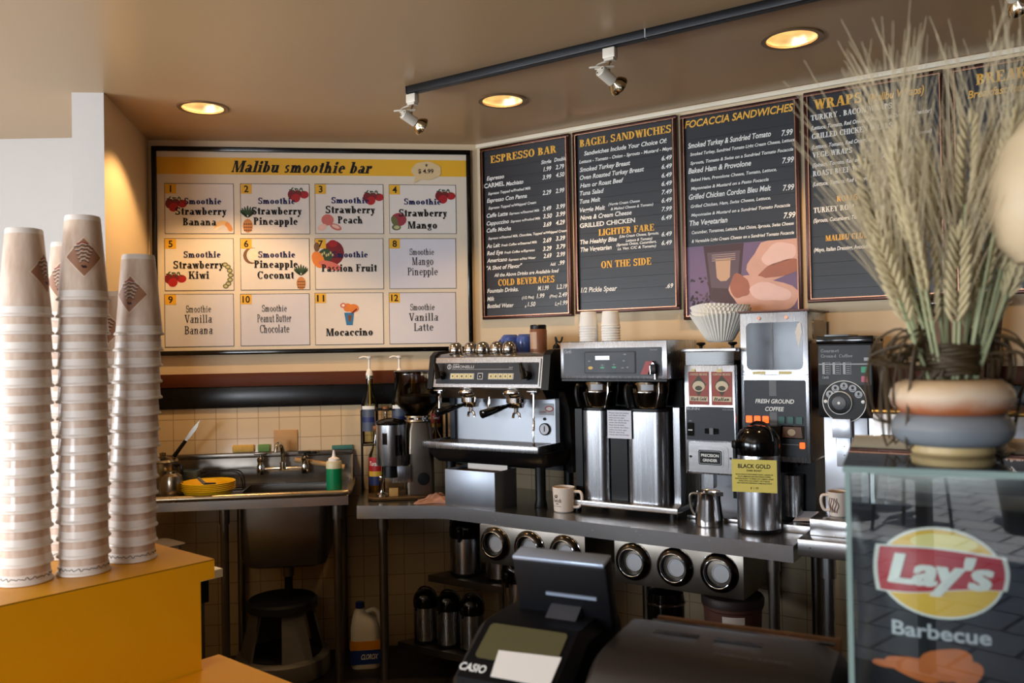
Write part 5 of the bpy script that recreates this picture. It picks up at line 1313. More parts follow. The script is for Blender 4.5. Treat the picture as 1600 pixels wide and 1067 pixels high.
# ---- small grinder
t = on_counter('coffee_grinder', 'narrow steel coffee grinder with two red bag labels and PRECISION GRINDER plate', 'coffee grinder', 1.190, .345)
W = .198
m = M(); m.box(0, W, 0, .24, .175, .585, b=.003); build(m, 'body', X['steel'], t)
m = M(); m.box(.006, W - .004, .004, .23, .585, .634); build(m, 'hopper', X['smoky'], t)
m = M(); m.box(.01, W - .008, .008, .226, .585, .598); build(m, 'beans', mat('coffee_beans', (30, 18, 12), .5, var=.5, scale=120), t)
m = M(); m.box(-.008, W + .008, -.008, .24, .634, .648, b=.002); lid = build(m, 'hopper_lid', X['steel_h'], t)
m = M()
for x in (.04, .165): m.lathe([(.006, .648), (.006, .656), (.018, .664), (.016, .67), (0, .672)], (x, .08, 0), 16)
build(m, 'knobs', X['black'], lid)
BAG = mat('red_bag_label', (150, 66, 52), .5, var=.2, scale=20); BAG2 = mat('pale_bag_print', (206, 190, 160), .5, var=.1); BAG3 = mat('dark_bag_print', (60, 56, 36), .5, var=.1)
for i, xa in enumerate((.018, .108)):
    m = M(); plate(m, xa, xa + .080, .435, .56, -.0002, .002, .0015); lbp = build(m, 'bag_label', BAG, t)
    m = M(); m.flat(circ(xa + .04, .505, .024, .02), -.0019); m.flat([(xa + .012, .51), (xa + .04, .548), (xa + .07, .512), (xa + .04, .468)], -.0018, m=1)
    m.flat(circ(xa + .04, .498, .014, .009), -.0021, m=1); m.flat([(xa + .004, .45), (xa + .076, .448), (xa + .076, .466), (xa + .004, .468)], -.002, m=0)
    write(m, 'COFFEE BEANS', 'serif', (xa + .006, -.0022, .546), .008, .068); write(m, ['Black Gold', 'Italian'][i], 'script', (xa + .008, -.0023, .452), .012, .062, mi=2)
    build(m, 'label_print', [BAG2, BAG3, X['ink']], lbp, sm=0, recalc=False)
m = M(); m.box(.03, .045, -.003, -.001, .56, .57); m.box(.13, .15, -.003, -.001, .558, .57); build(m, 'tape', X['ivory'], t)
m = M(); plate(m, .006, W - .006, .302, .428, -.0002, .004, .002); fp = build(m, 'control_panel', X['panel'], t)
m = M(); write(m, 'BUNN', 'b', (.010, -.0025, .416), .0085, .05); write(m, 'DUAL GRINDER', '', (.15, -.0025, .417), .004, .044); write(m, 'ON', 'b', (.018, -.0025, .372), .004); build(m, 'brand_lettering', X['silver_ink'], fp, sm=0, recalc=False)
m = M(); plate(m, .013, .036, .318, .368, -.0024, .003, .006); m.box(.016, .033, -.009, -.008, .338, .342, m=1); build(m, 'power_switch', [X['black_gloss'], X['white_ink']], fp)
m = M(); plate(m, .08, .132, .328, .348, -.0024, .003, .004); plate(m, .1, .115, .326, .35, -.0064, .002, .006, 1); build(m, 'selector_slide', [X['black_gloss'], X['grey']], fp)
m = M(); plate(m, .014, .185, .182, .296, -.0002, .008, .002); plate(m, .032, .168, .194, .284, -.0022, .016, .002); plate(m, .048, .150, .206, .272, -.0042, .012, .002); pl = build(m, 'front_cover', X['steel_h'], t)
m = M(); plate(m, .054, .144, .212, .266, -.0062, .006, .0012); m.flat(rrect(.057, .141, .215, .263, .005), -.0076, m=1); m.flat(rrect(.0585, .1395, .2165, .2615, .004), -.0078)
bd = build(m, 'name_plate', [X['black'], X['silver_ink']], pl)
m = M(); write(m, 'PRECISION', 'b', (.099, -.0082, .242), .010, .068, align='c'); write(m, 'GRINDER', 'b', (.099, -.0082, .224), .010, .056, align='c'); build(m, 'plate_lettering', X['white_ink'], bd, sm=0, recalc=False)
m = M()
for x, z in ((.022, .24), (.177, .24), (.012, .18), (.193, .56)): m.cyl((x, -.001, z), (x, -.006, z), .0045, n=12)
build(m, 'screws', X['chrome'], t)
m = M(); m.box(.012, W - .012, .13, .235, .014, .176); m.box(.065, .10, .02, .06, .12, .176, m=1); build(m, 'rear_column', [mat('dull_white_column', (150, 152, 158), .4, .4), X['steel']], t)
m = M(); m.box(.14, .17, .127, .130, .07, .11); m.box(.14, .165, .1265, .130, .11, .118, m=1); build(m, 'warning_label', [X['black'], X['yellow_band']], t)
m = M(); m.box(-.002, W, .01, .24, 0, .015, b=.003); build(m, 'base', X['steel_h'], t)
# fluted paper filters, nested
FP = mat('white_filter_paper', (246, 240, 228), .85, var=.03)
def filter_mesh():
    mm = M(); N = 84; v, f = [], []
    rows = [(.0, .0, 0), (.045, .0, 0), (.052, .006, .002), (.075, .045, .004), (.098, .085, .0065), (.112, .108, .0075)]
    for r, z, amp in rows:
        for i in range(N):
            a = 2 * PI * i / N
            rr = r + (amp if i % 2 else -amp) * .5
            zz = z + (.003 * math.sin(a * 3) if z > .1 else 0)
            v.append((rr * math.cos(a), rr * math.sin(a), zz))
    for k in range(len(rows) - 1):
        for i in range(N): f.append((k * N + i, k * N + (i + 1) % N, (k + 1) * N + (i + 1) % N, (k + 1) * N + i))
    return mm.add(v, f)
f0 = None
for k in range(6):
    if f0 is None: o = f0 = build(filter_mesh(), 'paper_filter', FP, sm=20)
    else: o = f0.copy(); COL.objects.link(o)
    tag(o, ['lowest', 'second', 'third', 'fourth', 'fifth', 'topmost'][k] + ' white fluted paper coffee filter in the stack on the narrow grinder', 'coffee filter', 'paper filters on the narrow grinder')
    o.location = RP(1.285, .20, TOP + .673 + k * .006); o.rotation_euler = (rad(3), rad(-2), k * .7)

# ---- large grinder
t = on_counter('coffee_grinder', 'tall FRESH GROUND COFFEE grinder with hopper window and lit orange buttons', 'coffee grinder', 1.398, .31)
W = .247
m = M(); m.box(0, W, 0, .285, .232, .776, b=.003); m.box(.0, W, -.0005, .0, .5465, .548, m=1); build(m, 'body', [X['steel'], X['black']], t)
m = M(); m.box(-.005, W + .005, -.005, .288, .776, .782); build(m, 'top_lid', X['bronze'], t)
m = M(); m.box(W - .0005, W + .0008, .02, .283, .24, .66); build(m, 'side_panel', mat('dark_red_side', (58, 26, 24), .3, .3), t)
m = M(); m.prism(rrect(.06, .24, .675, .745, .02), W + .0002, W + .002, 'x'); build(m, 'side_plate', X['steel_worn'], t)
m = M(); plate(m, .024, W - .02, .565, .738, -.0002, .018, .002); wd = build(m, 'hopper_window', mat('grey_hopper_window', (66, 70, 76), .12, .2, var=.35, scale=14, rvar=.05), t)
m = M(); m.box(.118, .124, -.003, -.0022, .568, .735); build(m, 'window_divider', X['grey'], wd)
m = M(); m.flat([(W - .045, .70), (W - .036, .73), (W - .026, .735), (W - .022, .70), (W - .03, .66), (W - .034, .64)], -.0027); build(m, 'torn_sticker', X['paper'], wd, sm=0)
m = M()
for x in (.072, .172): m.cyl((x, 0, .755), (x, -.005, .755), .0065, n=14)
build(m, 'screws', X['bronze_edge'], t)
m = M(); m.box(.045, .092, -.0012, -.0002, .549, .560); m.box(.14, .188, -.0012, -.0002, .549, .560); build(m, 'tape', X['ivory'], t)
m = M(); plate(m, .012, W - .012, .252, .528, -.0002, .006, .002); fp = build(m, 'front_panel', X['panel'], t)
for a, b in ((.47, .527), (.36, .412)):
    m = M(); m.box(.105, .131, -.0026, -.0022, a, b); build(m, 'panel_stripe', X['grey'], fp, sm=0)
m = M(); write(m, 'FRESH GROUND', 'bi', (W / 2, -.003, .444), .0145, .140, align='c'); write(m, 'COFFEE', 'bi', (W / 2, -.003, .416), .0145, .068, align='c'); build(m, 'panel_lettering', X['white_ink'], fp, sm=0, recalc=False)
for k in range(3):
    m = M(); plate(m, .019 + k * .0305, .041 + k * .0305, .372, .397, -.0022, .003, .006); build(m, 'lit_button', X['lit_orange'], fp)
    m = M(); plate(m, .138 + k * .031, .160 + k * .031, .372, .397, -.0022, .003, .006); build(m, 'green_button', mat('dark_green_button', (16, 78, 66), .35, var=0) if k == 0 else bpy.data.materials['dark_green_button'], fp)
m = M(); plate(m, W - .036, W - .018, .284, .306, -.0022, .003, .006); build(m, 'lit_button', X['lit_orange'], fp)
m = M(); m.box(W - .1, W - .04, -.0026, -.0022, .296, .2975); build(m, 'panel_line', X['silver_ink'], fp, sm=0)
m = M(); plate(m, .145, W - .02, .318, .365, -.0022, .003, .004); m.flat([(.15, .322), (W - .026, .322), (W - .03, .36), (.153, .361)], -.0064, m=1); m.flat(circ(.183, .341, .014, .012), -.0067, m=2); build(m, 'bag_label', [X['smoky'], mat('brown_bag_print', (104, 70, 46), .4, var=.3, scale=40), BAG2], fp, sm=0)
m = M(); m.box(.01, W - .01, .10, .28, .004, .2385); m.box(.06, .15, .03, .1, .19, .2385, m=1); m.tube([(.2, .06, .232), (.2, -.01, .222)], .006, 8, m=1); build(m, 'support_column', [X['black'], X['black']], t)
m = M(); m.cyl((.17, .06, .03), (.17, .06, .18), .03, .034, 24); m.box(0, W, .12, .285, 0, .004, m=1); build(m, 'grounds_funnel', [X['steel'], X['black']], t)
t2 = thing('receipt', 'white printed slip of paper lying behind the yellow-signed airpot', 'paper', RP(1.575, .30, TOP + .0215), ROT_R + .15)
m = M(); m.add([(0, 0, .0), (.07, 0, .004), (.085, .05, .03), (.02, .06, .026)], [(0, 1, 2, 3)]); m.add([(0, 0, -.0008), (.07, 0, .0032), (.085, .05, .0292), (.02, .06, .0252)], [(3, 2, 1, 0)]); build(m, 'sheet', X['paper_cool'], t2, sm=0, recalc=False)
# milk pitcher
t = on_counter('milk_pitcher', 'small steel milk pitcher standing in front of the narrow grinder', 'pitcher', 1.305, .415, rot=rad(-12))
m = M(); m.lathe([(0, 0), (.046, 0), (.05, .004), (.0505, .03), (.042, .095), (.0425, .118), (.0445, .124), (.042, .122), (.0405, .118), (.040, .095), (.048, .03), (.046, .006), (0, .005)], n=40); build(m, 'pitcher_body', X['chrome'] if False else mat('polished_steel', (200, 200, 202), .16, 1.0, var=.03, rvar=.03), t)
m = M(); q = smooth_pts([(-.042, -.005, .112), (-.066, -.012, .11), (-.072, -.014, .09), (-.062, -.012, .045), (-.05, -.006, .03)]); m.tube(q, .0055, 8); build(m, 'handle', X['steel_worn'], t)
m = M(); m.prism([(.040, -.012), (.060, 0), (.040, .012)], .112, .126, 'z'); build(m, 'pouring_lip', bpy.data.materials['polished_steel'], t)

# ---- gourmet grinder
t = on_counter('coffee_grinder', 'black GOURMET GROUND COFFEE grinder with a round dial, on a pale stand', 'coffee grinder', 1.687, .36, z=.9255)
o_ = -.0255
W = .180
m = M(); m.box(0, W, 0, .20, .402 + o_, .672 + o_, b=.004); build(m, 'head_box', X['black'], t)
m = M(); m.box(-.003, W + .002, -.003, .205, .655 + o_, .682 + o_, b=.003); m.box(.02, .10, .02, .18, .682 + o_, .688 + o_)
for k in range(3): m.cyl((W + .001, .03 + k * .07, .668 + o_), (W + .004, .03 + k * .07, .668 + o_), .005, n=10)
build(m, 'hopper_lid', X['black_gloss'], t)
m = M(); plate(m, .004, W - .006, .515 + o_, .650 + o_, -.0002, .003, .001); fp = build(m, 'upper_panel', mat('charcoal_panel', (30, 32, 36), .45), t)
m = M(); write(m, 'Gourmet', 'roman', (.012, -.0018, .627 + o_), .0105, .06); write(m, 'Ground  Coffee', 'roman', (.012, -.0018, .609 + o_), .0105, .104); write(m, 'Curtis', 'script', (.014, -.0018, .536 + o_), .010, .024)
for k in range(3):
    x = .016 + k * .034
    m.box(x, x + .008, -.0018, -.0012, .552 + o_, .592 + o_); m.box(x + .008, x + .026, -.0018, -.0012, .5915 + o_, .5925 + o_); m.box(x + .025, x + .026, -.0018, -.0012, .552 + o_, .592 + o_); m.box(x, x + .026, -.0018, -.0012, .5515 + o_, .5525 + o_)
    for j in range(5): m.box(x + .011, x + .022, -.0018, -.0012, .556 + j * .007 + o_, .558 + j * .007 + o_)
m.box(.004, W - .012, -.0016, -.0012, .584 + o_, .588 + o_); m.box(.152, .168, -.0018, -.0012, .597 + o_, .608 + o_)
build(m, 'panel_lettering', X['silver_ink'], fp, sm=0, recalc=False)
for z, c, nm in ((.557, 'green', 'start_button'), (.525, 'pink', 'stop_button')):
    m = M(); plate(m, .143, .164, z + o_, z + .020 + o_, -.0012, .002, .005); build(m, nm, X[c], fp)
m = M(); cz = .458 + o_; cx = .086
m.lathe([(0, .003), (.071, .003), (.072, .002), (.072, .0002)], (cx, 0, cz), 48, rot=QY)
dl = build(m, 'dial_plate', X['black'], t)
m = M(); m.lathe([(.0695, .0032), (.0695, .0042), (.072, .0042), (.072, .0032)], (cx, 0, cz), 48, rot=QY); m.lathe([(.0375, .0032), (.0375, .016), (.0395, .016), (.0395, .0032)], (cx - .012, 0, cz - .004), 40, rot=QY); build(m, 'dial_ring', X['white_ink'], dl)
m = M(); m.lathe([(.0375, .003), (.037, .018), (.024, .02), (.0, .02)], (cx - .012, 0, cz - .004), 40, rot=QY); m.lathe([(.023, .0203), (.023, .026), (.02, .027), (0, .027)], (cx - .012, 0, cz - .004), 32, rot=QY, m=1); m.lathe([(.005, .027), (.005, .031), (0, .032)], (cx - .012, 0, cz - .004), 12, rot=QY, m=2)
build(m, 'dial_knob', [X['black'], X['grey'], X['white']], dl)
for k, a in enumerate((152, 122, 90, 58, 28)):
    m = M(); x, z = cx - .0 + .053 * math.cos(rad(a)), cz + .053 * math.sin(rad(a)); m.flat(circ(x, z, .0125), -.0036); m.flat(circ(x, z + .002, .004 + .001 * (k % 2), .005), -.0039, m=1); m.box(x - .007, x + .007, -.004, -.0037, z - .007, z - .005, m=1); build(m, 'grind_mark', [X['silver_ink'], X['black']], dl, sm=0)
m = M()
for s in (-1, 1): m.lathe([(.006, .003), (.006, .006), (0, .008)], (cx + s * .061, 0, cz), 14, rot=QY)
build(m, 'screws', X['white'], dl)
m = M(); m.box(.012, .155, .02, .19, 0, .403 + o_, b=.003); m.box(.16, W - .002, .02, .19, .0, .403 + o_); build(m, 'stand', mat('pale_steel_stand', (206, 212, 222), .32, .55, var=.03), t)
m = M(); m.box(.048, .108, -.02, .02, .335 + o_, .400 + o_, b=.002); m.box(.058, .104, -.006, .02, .235 + o_, .335 + o_, b=.002)
for z in (.305, .275): m.cyl((.084, -.006, z + o_), (.084, -.009, z + o_), .002, n=8, m=1)
build(m, 'bag_chute', [bpy.data.materials['pale_steel_stand'], X['grey']], t)
m = M(); m.prism([(.052, .33 + o_), (.06, .33 + o_), (.06, .24 + o_), (.055, .245 + o_)], .016, .0195, 'y'); m.box(.107, .112, .012, .0195, .24 + o_, .40 + o_); build(m, 'chute_slot', mat('dark_red_slot', (70, 16, 20), .4), t)
# printed mug on the tray
t = thing('coffee_mug', 'cream mug with brown drawing standing on the low tray by the chip case', 'mug', RP(1.765, .445, .9815), ROT_R + PI)
m = M(); mug_part(m, .031, .034, .082); build(m, 'mug_body', X['mug_white'], t)
m = M(); m.tube(smooth_pts([(.032, .006, .068), (.05, .01, .066), (.054, .01, .045), (.046, .008, .02), (.03, .006, .018)]), .005, 8); build(m, 'handle', X['mug_white'], t)
m = M()
def wrapcurve(mm, pts, ac, r, w):
    q = []
    for i in range(len(pts)):
        a, z = pts[i]; q.append((r * math.cos(ac + a), r * math.sin(ac + a), z))
    mm.tube(q, w, 5)
for k in range(5): wrapcurve(m, [(-.5 + .22 * k + .1 * math.sin(j * 1.3 + k), .015 + j * .008) for j in range(7)], rad(75), .0338, .0011)
wrapcurve(m, [(2 * PI * j / 24, .0825) for j in range(25)], 0, .0335, .0012)
build(m, 'drawing', mat('brown_print', (104, 66, 46), .6, var=0), t)
# steel box machine with slot, tub on it
t = on_counter('countertop_cabinet', 'stainless countertop unit with brass-coloured top edge and dark slot, behind the wheat vase', 'cabinet', 1.885, .42, z=.9255)
zt = .400
m = M(); m.box(-.012, .50, 0, .36, 0, zt, b=.004); build(m, 'body', X['steel_h'], t)
m = M(); m.box(-.014, .502, -.004, .362, zt, zt + .012, b=.002); build(m, 'top_edge', mat('brass_edge', (190, 140, 66), .25, .9), t)  # gold-toned strip along the top of the unit
m = M(); plate(m, .012, .30, .29, .33, -.0002, .002, .002); build(m, 'slot', X['black_matte'], t)
t = on_counter('plastic_tub', 'clear lipped plastic tub with dark labels standing on the stainless unit behind the wheat', 'tub', 2.115, .24, z=.9255 + zt + .0125)
m = M(); m.lathe([(.09, .0), (.135, .335), (.155, .34), (.156, .345), (.154, .35), (.133, .352), (.086, .004)], n=48); build(m, 'tub_body', clear('cloudy_plastic', (206, 200, 198), 1.6, .15), t)
m = M()
for k, a in enumerate((-130, -95, -60, -30)): m.lathe([(.0955 + .006 + .006, .07), (.1305 + .001, .30)], n=6, a0=rad(a), a1=rad(a + 20))
build(m, 'tub_contents', mat('brown_paper_contents', (120, 84, 66), .7, var=.3, scale=14), t)
m = M(); m.lathe([(0, .353), (.134, .353), (.14, .358), (.12, .375), (.02, .385), (0, .385)], n=40); build(m, 'lid', clear('cloudy_lid', (190, 180, 176), 1.4, .2), t)
t = on_counter('pink_pouch', 'deep pink packet standing on the counter at the picture edge, under the breakfast menu', 'packet', 2.42, .45, z=.9255)
m = M(); loft(m, [rl(-.06, .06, -.03, .03, .02, 0), rl(-.065, .065, -.034, .034, .02, .2), rl(-.06, .06, -.02, .02, .012, .34), rl(-.058, .058, -.004, .004, .003, .40)]); build(m, 'packet_body', mat('deep_pink', (196, 40, 88), .4, var=.1), t)
# ---------------------------------------------------------------- yellow service counter in front
E1, E2 = Vector((.64, .768, 0)).normalized(), Vector((-.768, .64, 0)).normalized()
LEDGE = 1.15
CA = on_z(335, 873, LEDGE); CA.z = 0
LOWZ = .94
CB = on_z(342, 1022, LOWZ); CB.z = 0
def ycorner(o, a, b): 
    p = o + E1 * a + E2 * b
    return (p.x, p.y)
t = thing('service_counter', 'yellow laminate raised serving ledge carrying the paper cup stacks', 'counter', (0, 0, FLOOR))
m = M(); m.prism([ycorner(CA, 0, 0), ycorner(CA, 0, .42), ycorner(CA, -2.0, .42), ycorner(CA, -2.0, 0)], LEDGE - .038 - FLOOR, LEDGE - .0012 - FLOOR, 'z')
build(m, 'ledge_slab', X['yellow'], t)
m = M(); m.prism([ycorner(CA, 0, 0.0006), ycorner(CA, 0, .42), ycorner(CA, -2.0, .42), ycorner(CA, -2.0, 0.0006)], LEDGE - .0012 - FLOOR, LEDGE - FLOOR, 'z')
build(m, 'ledge_top', X['yellow'], t)
m = M(); m.prism([ycorner(CA, 0.0002, -0.0002), ycorner(CA, 0.0002, .0012), ycorner(CA, -2.0, .0012), ycorner(CA, -2.0, -0.0002)], LEDGE - .0022 - FLOOR, LEDGE - .0011 - FLOOR, 'z')
build(m, 'laminate_seam', X['seam'], t)
m = M(); m.prism([ycorner(CA, -.03, 0.0004), ycorner(CA, -.03, .12), ycorner(CA, -2.0, .12), ycorner(CA, -2.0, 0.0004)], 0, LEDGE - .038 - FLOOR, 'z')
build(m, 'front_panel', X['yellow'], t)
t = thing('service_counter', 'lower yellow laminate counter in front of the raised ledge, carrying the register', 'counter', (0, 0, FLOOR))
rel = CB - CA
ca, cb = rel.dot(E1), rel.dot(E2)
m = M(); m.prism([ycorner(CA, ca, cb if cb < -.001 else -.002), ycorner(CA, ca, -2.0), ycorner(CA, -.62, -2.0), ycorner(CA, -.62, -.002)], LOWZ - .04 - FLOOR, LOWZ - FLOOR, 'z')
m.prism([ycorner(CA, ca, cb), ycorner(CA, ca, -.002), ycorner(CA, -.028, -.002), ycorner(CA, -.028, cb)], LOWZ - .04 - FLOOR, LOWZ - FLOOR, 'z')
build(m, 'counter_top', X['yellow'], t)
m = M(); m.prism([ycorner(CA, ca - .03, -.004), ycorner(CA, ca - .03, -1.97), ycorner(CA, -.55, -1.97), ycorner(CA, -.55, -.004)], 0, LOWZ - .04 - FLOOR, 'z')
build(m, 'cabinet', X['dark_wall'], t)

# ---------------------------------------------------------------- stacks of paper cups
CUPH, RIMR, BASER, PITCH_ = .160, .0452, .0305, .0317
def cup_material():
    m = mat('marbled_paper_cup', (214, 196, 180), .5, var=0, rvar=0)
    nt = m.node_tree; p = nt.nodes['Principled BSDF']
    tc = nt.nodes.new('ShaderNodeTexCoord'); sx = nt.nodes.new('ShaderNodeSeparateXYZ')
    nt.links.new(tc.outputs['Object'], sx.inputs[0])
    mp = nt.nodes.new('ShaderNodeMapping'); mp.inputs['Rotation'].default_value = (.7, .5, 0); mp.inputs['Scale'].default_value = (60, 60, 14)
    nz = nt.nodes.new('ShaderNodeTexNoise'); nz.inputs['Scale'].default_value = 1; nz.inputs['Detail'].default_value = 4
    nt.links.new(tc.outputs['Object'], mp.inputs[0]); nt.links.new(mp.outputs[0], nz.inputs['Vector'])
    cr = nt.nodes.new('ShaderNodeValToRGB')
    cr.color_ramp.elements[0].position = .3; cr.color_ramp.elements[0].color = lin((196, 168, 146))
    cr.color_ramp.elements[1].position = .7; cr.color_ramp.elements[1].color = lin((228, 208, 190))
    nt.links.new(nz.outputs['Fac'], cr.inputs[0])
    band = nt.nodes.new('ShaderNodeValToRGB'); band.color_ramp.interpolation = 'CONSTANT'
    e = band.color_ramp.elements
    e[0].position = 0; e[0].color = (1, 1, 1, 1); e[1].position = .115; e[1].color = (0, 0, 0, 1)
    k = e.new(.935); k.color = (1, 1, 1, 1)
    dv = nt.nodes.new('ShaderNodeMath'); dv.operation = 'DIVIDE'; dv.inputs[1].default_value = CUPH
    nt.links.new(sx.outputs['Z'], dv.inputs[0]); nt.links.new(dv.outputs[0], band.inputs[0])
    mx = nt.nodes.new('ShaderNodeMix'); mx.data_type = 'RGBA'
    nt.links.new(band.outputs['Color'], mx.inputs['Factor']); nt.links.new(cr.outputs['Color'], mx.inputs['A']); mx.inputs['B'].default_value = lin((234, 226, 218))
    nt.links.new(mx.outputs['Result'], p.inputs['Base Color'])
    p.inputs['Coat Weight'].default_value = .35; p.inputs['Coat Roughness'].default_value = .12
    return m
CUPM = cup_material()
def cup_r(z): return RIMR - .0012 + (BASER - RIMR + .0012) * z / CUPH
def cup_mesh():
    mm = M()
    pr = [(RIMR - .0034, .001), (RIMR - .0004, 0), (RIMR + .0016, .0012), (RIMR + .0017, .003), (RIMR + .0004, .0052), (cup_r(.007), .007)]
    pr += [(cup_r(z), z) for z in (.03, .08, .13, .1575)] + [(BASER - .0012, CUPH), (BASER - .003, CUPH - .0004), (BASER - .004, CUPH - .006), (0, CUPH - .006)]
    return mm.lathe(pr, n=44)
cup0 = None
EMB = [mat('emblem_brown', (158, 112, 84), .5, var=.1, scale=60), mat('emblem_edge', (236, 214, 190), .5), mat('emblem_dark', (54, 30, 30), .5, var=0), mat('emblem_red', (150, 60, 54), .5, var=0)]
def emblem(parent, az):
    mm = M()
    def P(u, w, dr): 
        z = .080 + w; r = cup_r(z) + dr
        return (r * math.cos(az + u / r), r * math.sin(az + u / r), z)
    def diamond(hw, hh, dr, mi):
        v, f = [], []
        N = 12
        for j in range(N + 1):
            w = -hh + 2 * hh * j / N
            x = hw * (1 - abs(w) / hh)
            for i in range(N + 1): v.append(P(-x + 2 * x * i / N, w, dr))
        for j in range(N):
            for i in range(N): f.append((j * (N + 1) + i, j * (N + 1) + i + 1, (j + 1) * (N + 1) + i + 1, (j + 1) * (N + 1) + i))
        mm.add(v, f, mi)
    diamond(.034, .038, .0004, 1); diamond(.0318, .0355, .0007, 0)
    def ribbon(pts, w, mi):
        v, f = [], []
        for i, (a, b) in enumerate(pts):
            q = pts[min(i + 1, len(pts) - 1)]; s = pts[max(i - 1, 0)]
            dx, dz = q[0] - s[0], q[1] - s[1]; L = math.hypot(dx, dz) or 1
            v += [P(a - dz / L * w, b + dx / L * w, .001), P(a + dz / L * w, b - dx / L * w, .001)]
        for i in range(len(pts) - 1): f.append((2 * i, 2 * i + 1, 2 * i + 3, 2 * i + 2))
        mm.add(v, f, mi)
    for k in range(5):       # stacked wavy bands, dark and pale in turn
        for mi, off in ((2, 0), (1, .0022)):
            ribbon([(-.017 + .0024 * k + (.034 - .0048 * k) * i / 14, .017 - .0068 * k + off * .7 + .0055 * math.sin(PI * i / 14) + .0012 * math.sin(i * 1.3 + k)) for i in range(15)], .0010 if mi == 1 else .0013, mi)
    ribbon([(-.004 + .008 * i / 8, -.018 + .002 * math.sin(i * 1.4) ) for i in range(9)], .0016, 2)
    ribbon([(-.012 + .02 * i / 8, .023 + .004 * math.sin(PI * i / 8)) for i in range(9)], .0014, 3)
    build(mm, 'emblem', EMB, parent, sm=0, recalc=False)
ORD = ['topmost', 'second', 'third', 'fourth', 'fifth', 'sixth', 'seventh', 'eighth', 'ninth', 'tenth', 'eleventh', 'twelfth', 'thirteenth', 'fourteenth', 'fifteenth', 'sixteenth', 'seventeenth']
def cup_stack(px, py, n, emb, where, lean=0.0):
    global cup0
    c = on_z(px, py, LEDGE)
    for k in range(n):           # k = 0 is the lowest
        if cup0 is None: o = cup0 = build(cup_mesh(), 'paper_cup', CUPM)
        else:
            o = bpy.data.objects.new('paper_cup', cup0.data); COL.objects.link(o)
        i = n - 1 - k
        lb = ('topmost tan paper cup of the ' if i == 0 else 'lowest tan paper cup of the ' if k == 0 else ORD[i] + ' tan paper cup from the top of the ') + where
        tag(o, lb, 'cup', 'paper cups stacked on the yellow ledge')
        o.location = (c.x + lean * k + rnd.uniform(-.0008, .0008), c.y + rnd.uniform(-.0008, .0008), LEDGE + .0004 + k * PITCH_)
        az = math.atan2(-c.y, -c.x)
        if i == 0: emblem(o, az + emb)
        o.rotation_euler = (0, 0, 0 if i == 0 else rnd.uniform(0, 6.28))
        if k == 0:
            mm = M(); q = []
            for j in range(150):
                a = 2 * PI * j / 150
                z = .0125 + .0026 * math.sin(a * 23) * (.6 + .4 * math.sin(a * 7)) + .001 * math.sin(a * 41)
                q.append(((cup_r(z) + .0003) * math.cos(a), (cup_r(z) + .0003) * math.sin(a), z))
            mm.tube(q, .00055, 4, closed=True)
            build(mm, 'printed_line', X['ink'], o)
cup_stack(38, 908, 16, rad(62), 'front stack cut by the picture edge', .0005)
cup_stack(131, 893, 17, rad(2), 'tallest front stack', .0003)
cup_stack(206, 873, 15, rad(-26), 'shortest front stack', .0014)
cup_stack(100, 868, 16, rad(-24), 'stack behind the tallest one', .0010)
cup_stack(183, 852, 13, rad(-30), 'low stack behind the shortest one', .0003)

# ---------------------------------------------------------------- cash register
t = thing('cash_register', 'black cash register seen from its customer side, sticker on the small display', 'cash register', (-.084, 1.030, LOWZ + .0004), rad(-27))
X['reg'] = mat('register_charcoal', (13, 13, 16), .5, var=.08, spec=.16)
X['reg_brown'] = mat('register_brown_black', (36, 30, 27), .38, var=.08)
m = M(); m.box(0, .43, .02, .30, 0, .15, b=.006); build(m, 'cash_drawer', X['reg'], t)
m = M(); loft(m, [[(x, y, z) for y, z in q] for x, q in ((0, [(.012, .13), (.012, .212), (.08, .256), (.19, .255), (.24, .13)]), (.012, [(0, .12), (0, .222), (.078, .268), (.2, .268), (.25, .12)]), (.138, [(0, .12), (0, .222), (.078, .268), (.2, .268), (.25, .12)]), (.150, [(.012, .13), (.012, .212), (.08, .256), (.19, .255), (.24, .13)]))])
db = build(m, 'display_housing', X['reg'], t)
sl = Vector((0, .078, .046)).normalized(); nn = Vector((0, -.046, .078)).normalized()
Sm = Matrix(((1, 0, 0, 0), (0, -nn.y, sl.y, 0), (0, -nn.z, sl.z, .222), (0, 0, 0, 1)))
def on_slope(): mm = M(); mm.T = Sm; return mm
m = on_slope(); plate(m, .022, .128, .030, .084, -.0002, .006, .0012); w = build(m, 'display_window', mat('olive_lcd', (84, 80, 54), .18, var=.1, scale=5, rvar=.03), db)
m = on_slope(); m.add([(.056, -.0022, .006), (.132, -.0022, .006), (.132, -.0022, .048), (.050, -.0022, .044)], [(0, 1, 2, 3)]); m.add([(.056, -.0014, .006), (.132, -.0014, .006), (.132, -.0014, .048), (.050, -.0014, .044)], [(3, 2, 1, 0)])
build(m, 'white_sticker', X['paper'], db, sm=0)
m = on_slope(); write(m, 'CASIO', 'b', (.010, -.0012, .009), .0105, .036); build(m, 'brand_lettering', X['white_ink'], db, sm=0, recalc=False)
m = M()
pf = [(0, .10), (0, .185)] + [(.075 - .075 * math.cos(a), .185 + .075 * math.sin(a)) for a in [PI / 2 * i / 8 for i in range(1, 9)]] + [(.17, .262), (.235, .235), (.25, .10)]
loft(m, [[(x, .01 + y * .96, .1 + (z - .1) * k) for y, z in pf] for x, k in ((.166, .93), (.176, 1), (.40, 1), (.425, .95), (.436, .8))])
pr_ = build(m, 'printer_cover', X['reg_brown'], t)
m = M()
for x, y in ((.215, .13), (.29, .13)): m.box(x, x + .055, y, y + .012, .2605, .2622)
m.box(.20, .42, .172, .18, .26, .2622)
build(m, 'paper_slots', X['black_gloss'], pr_)
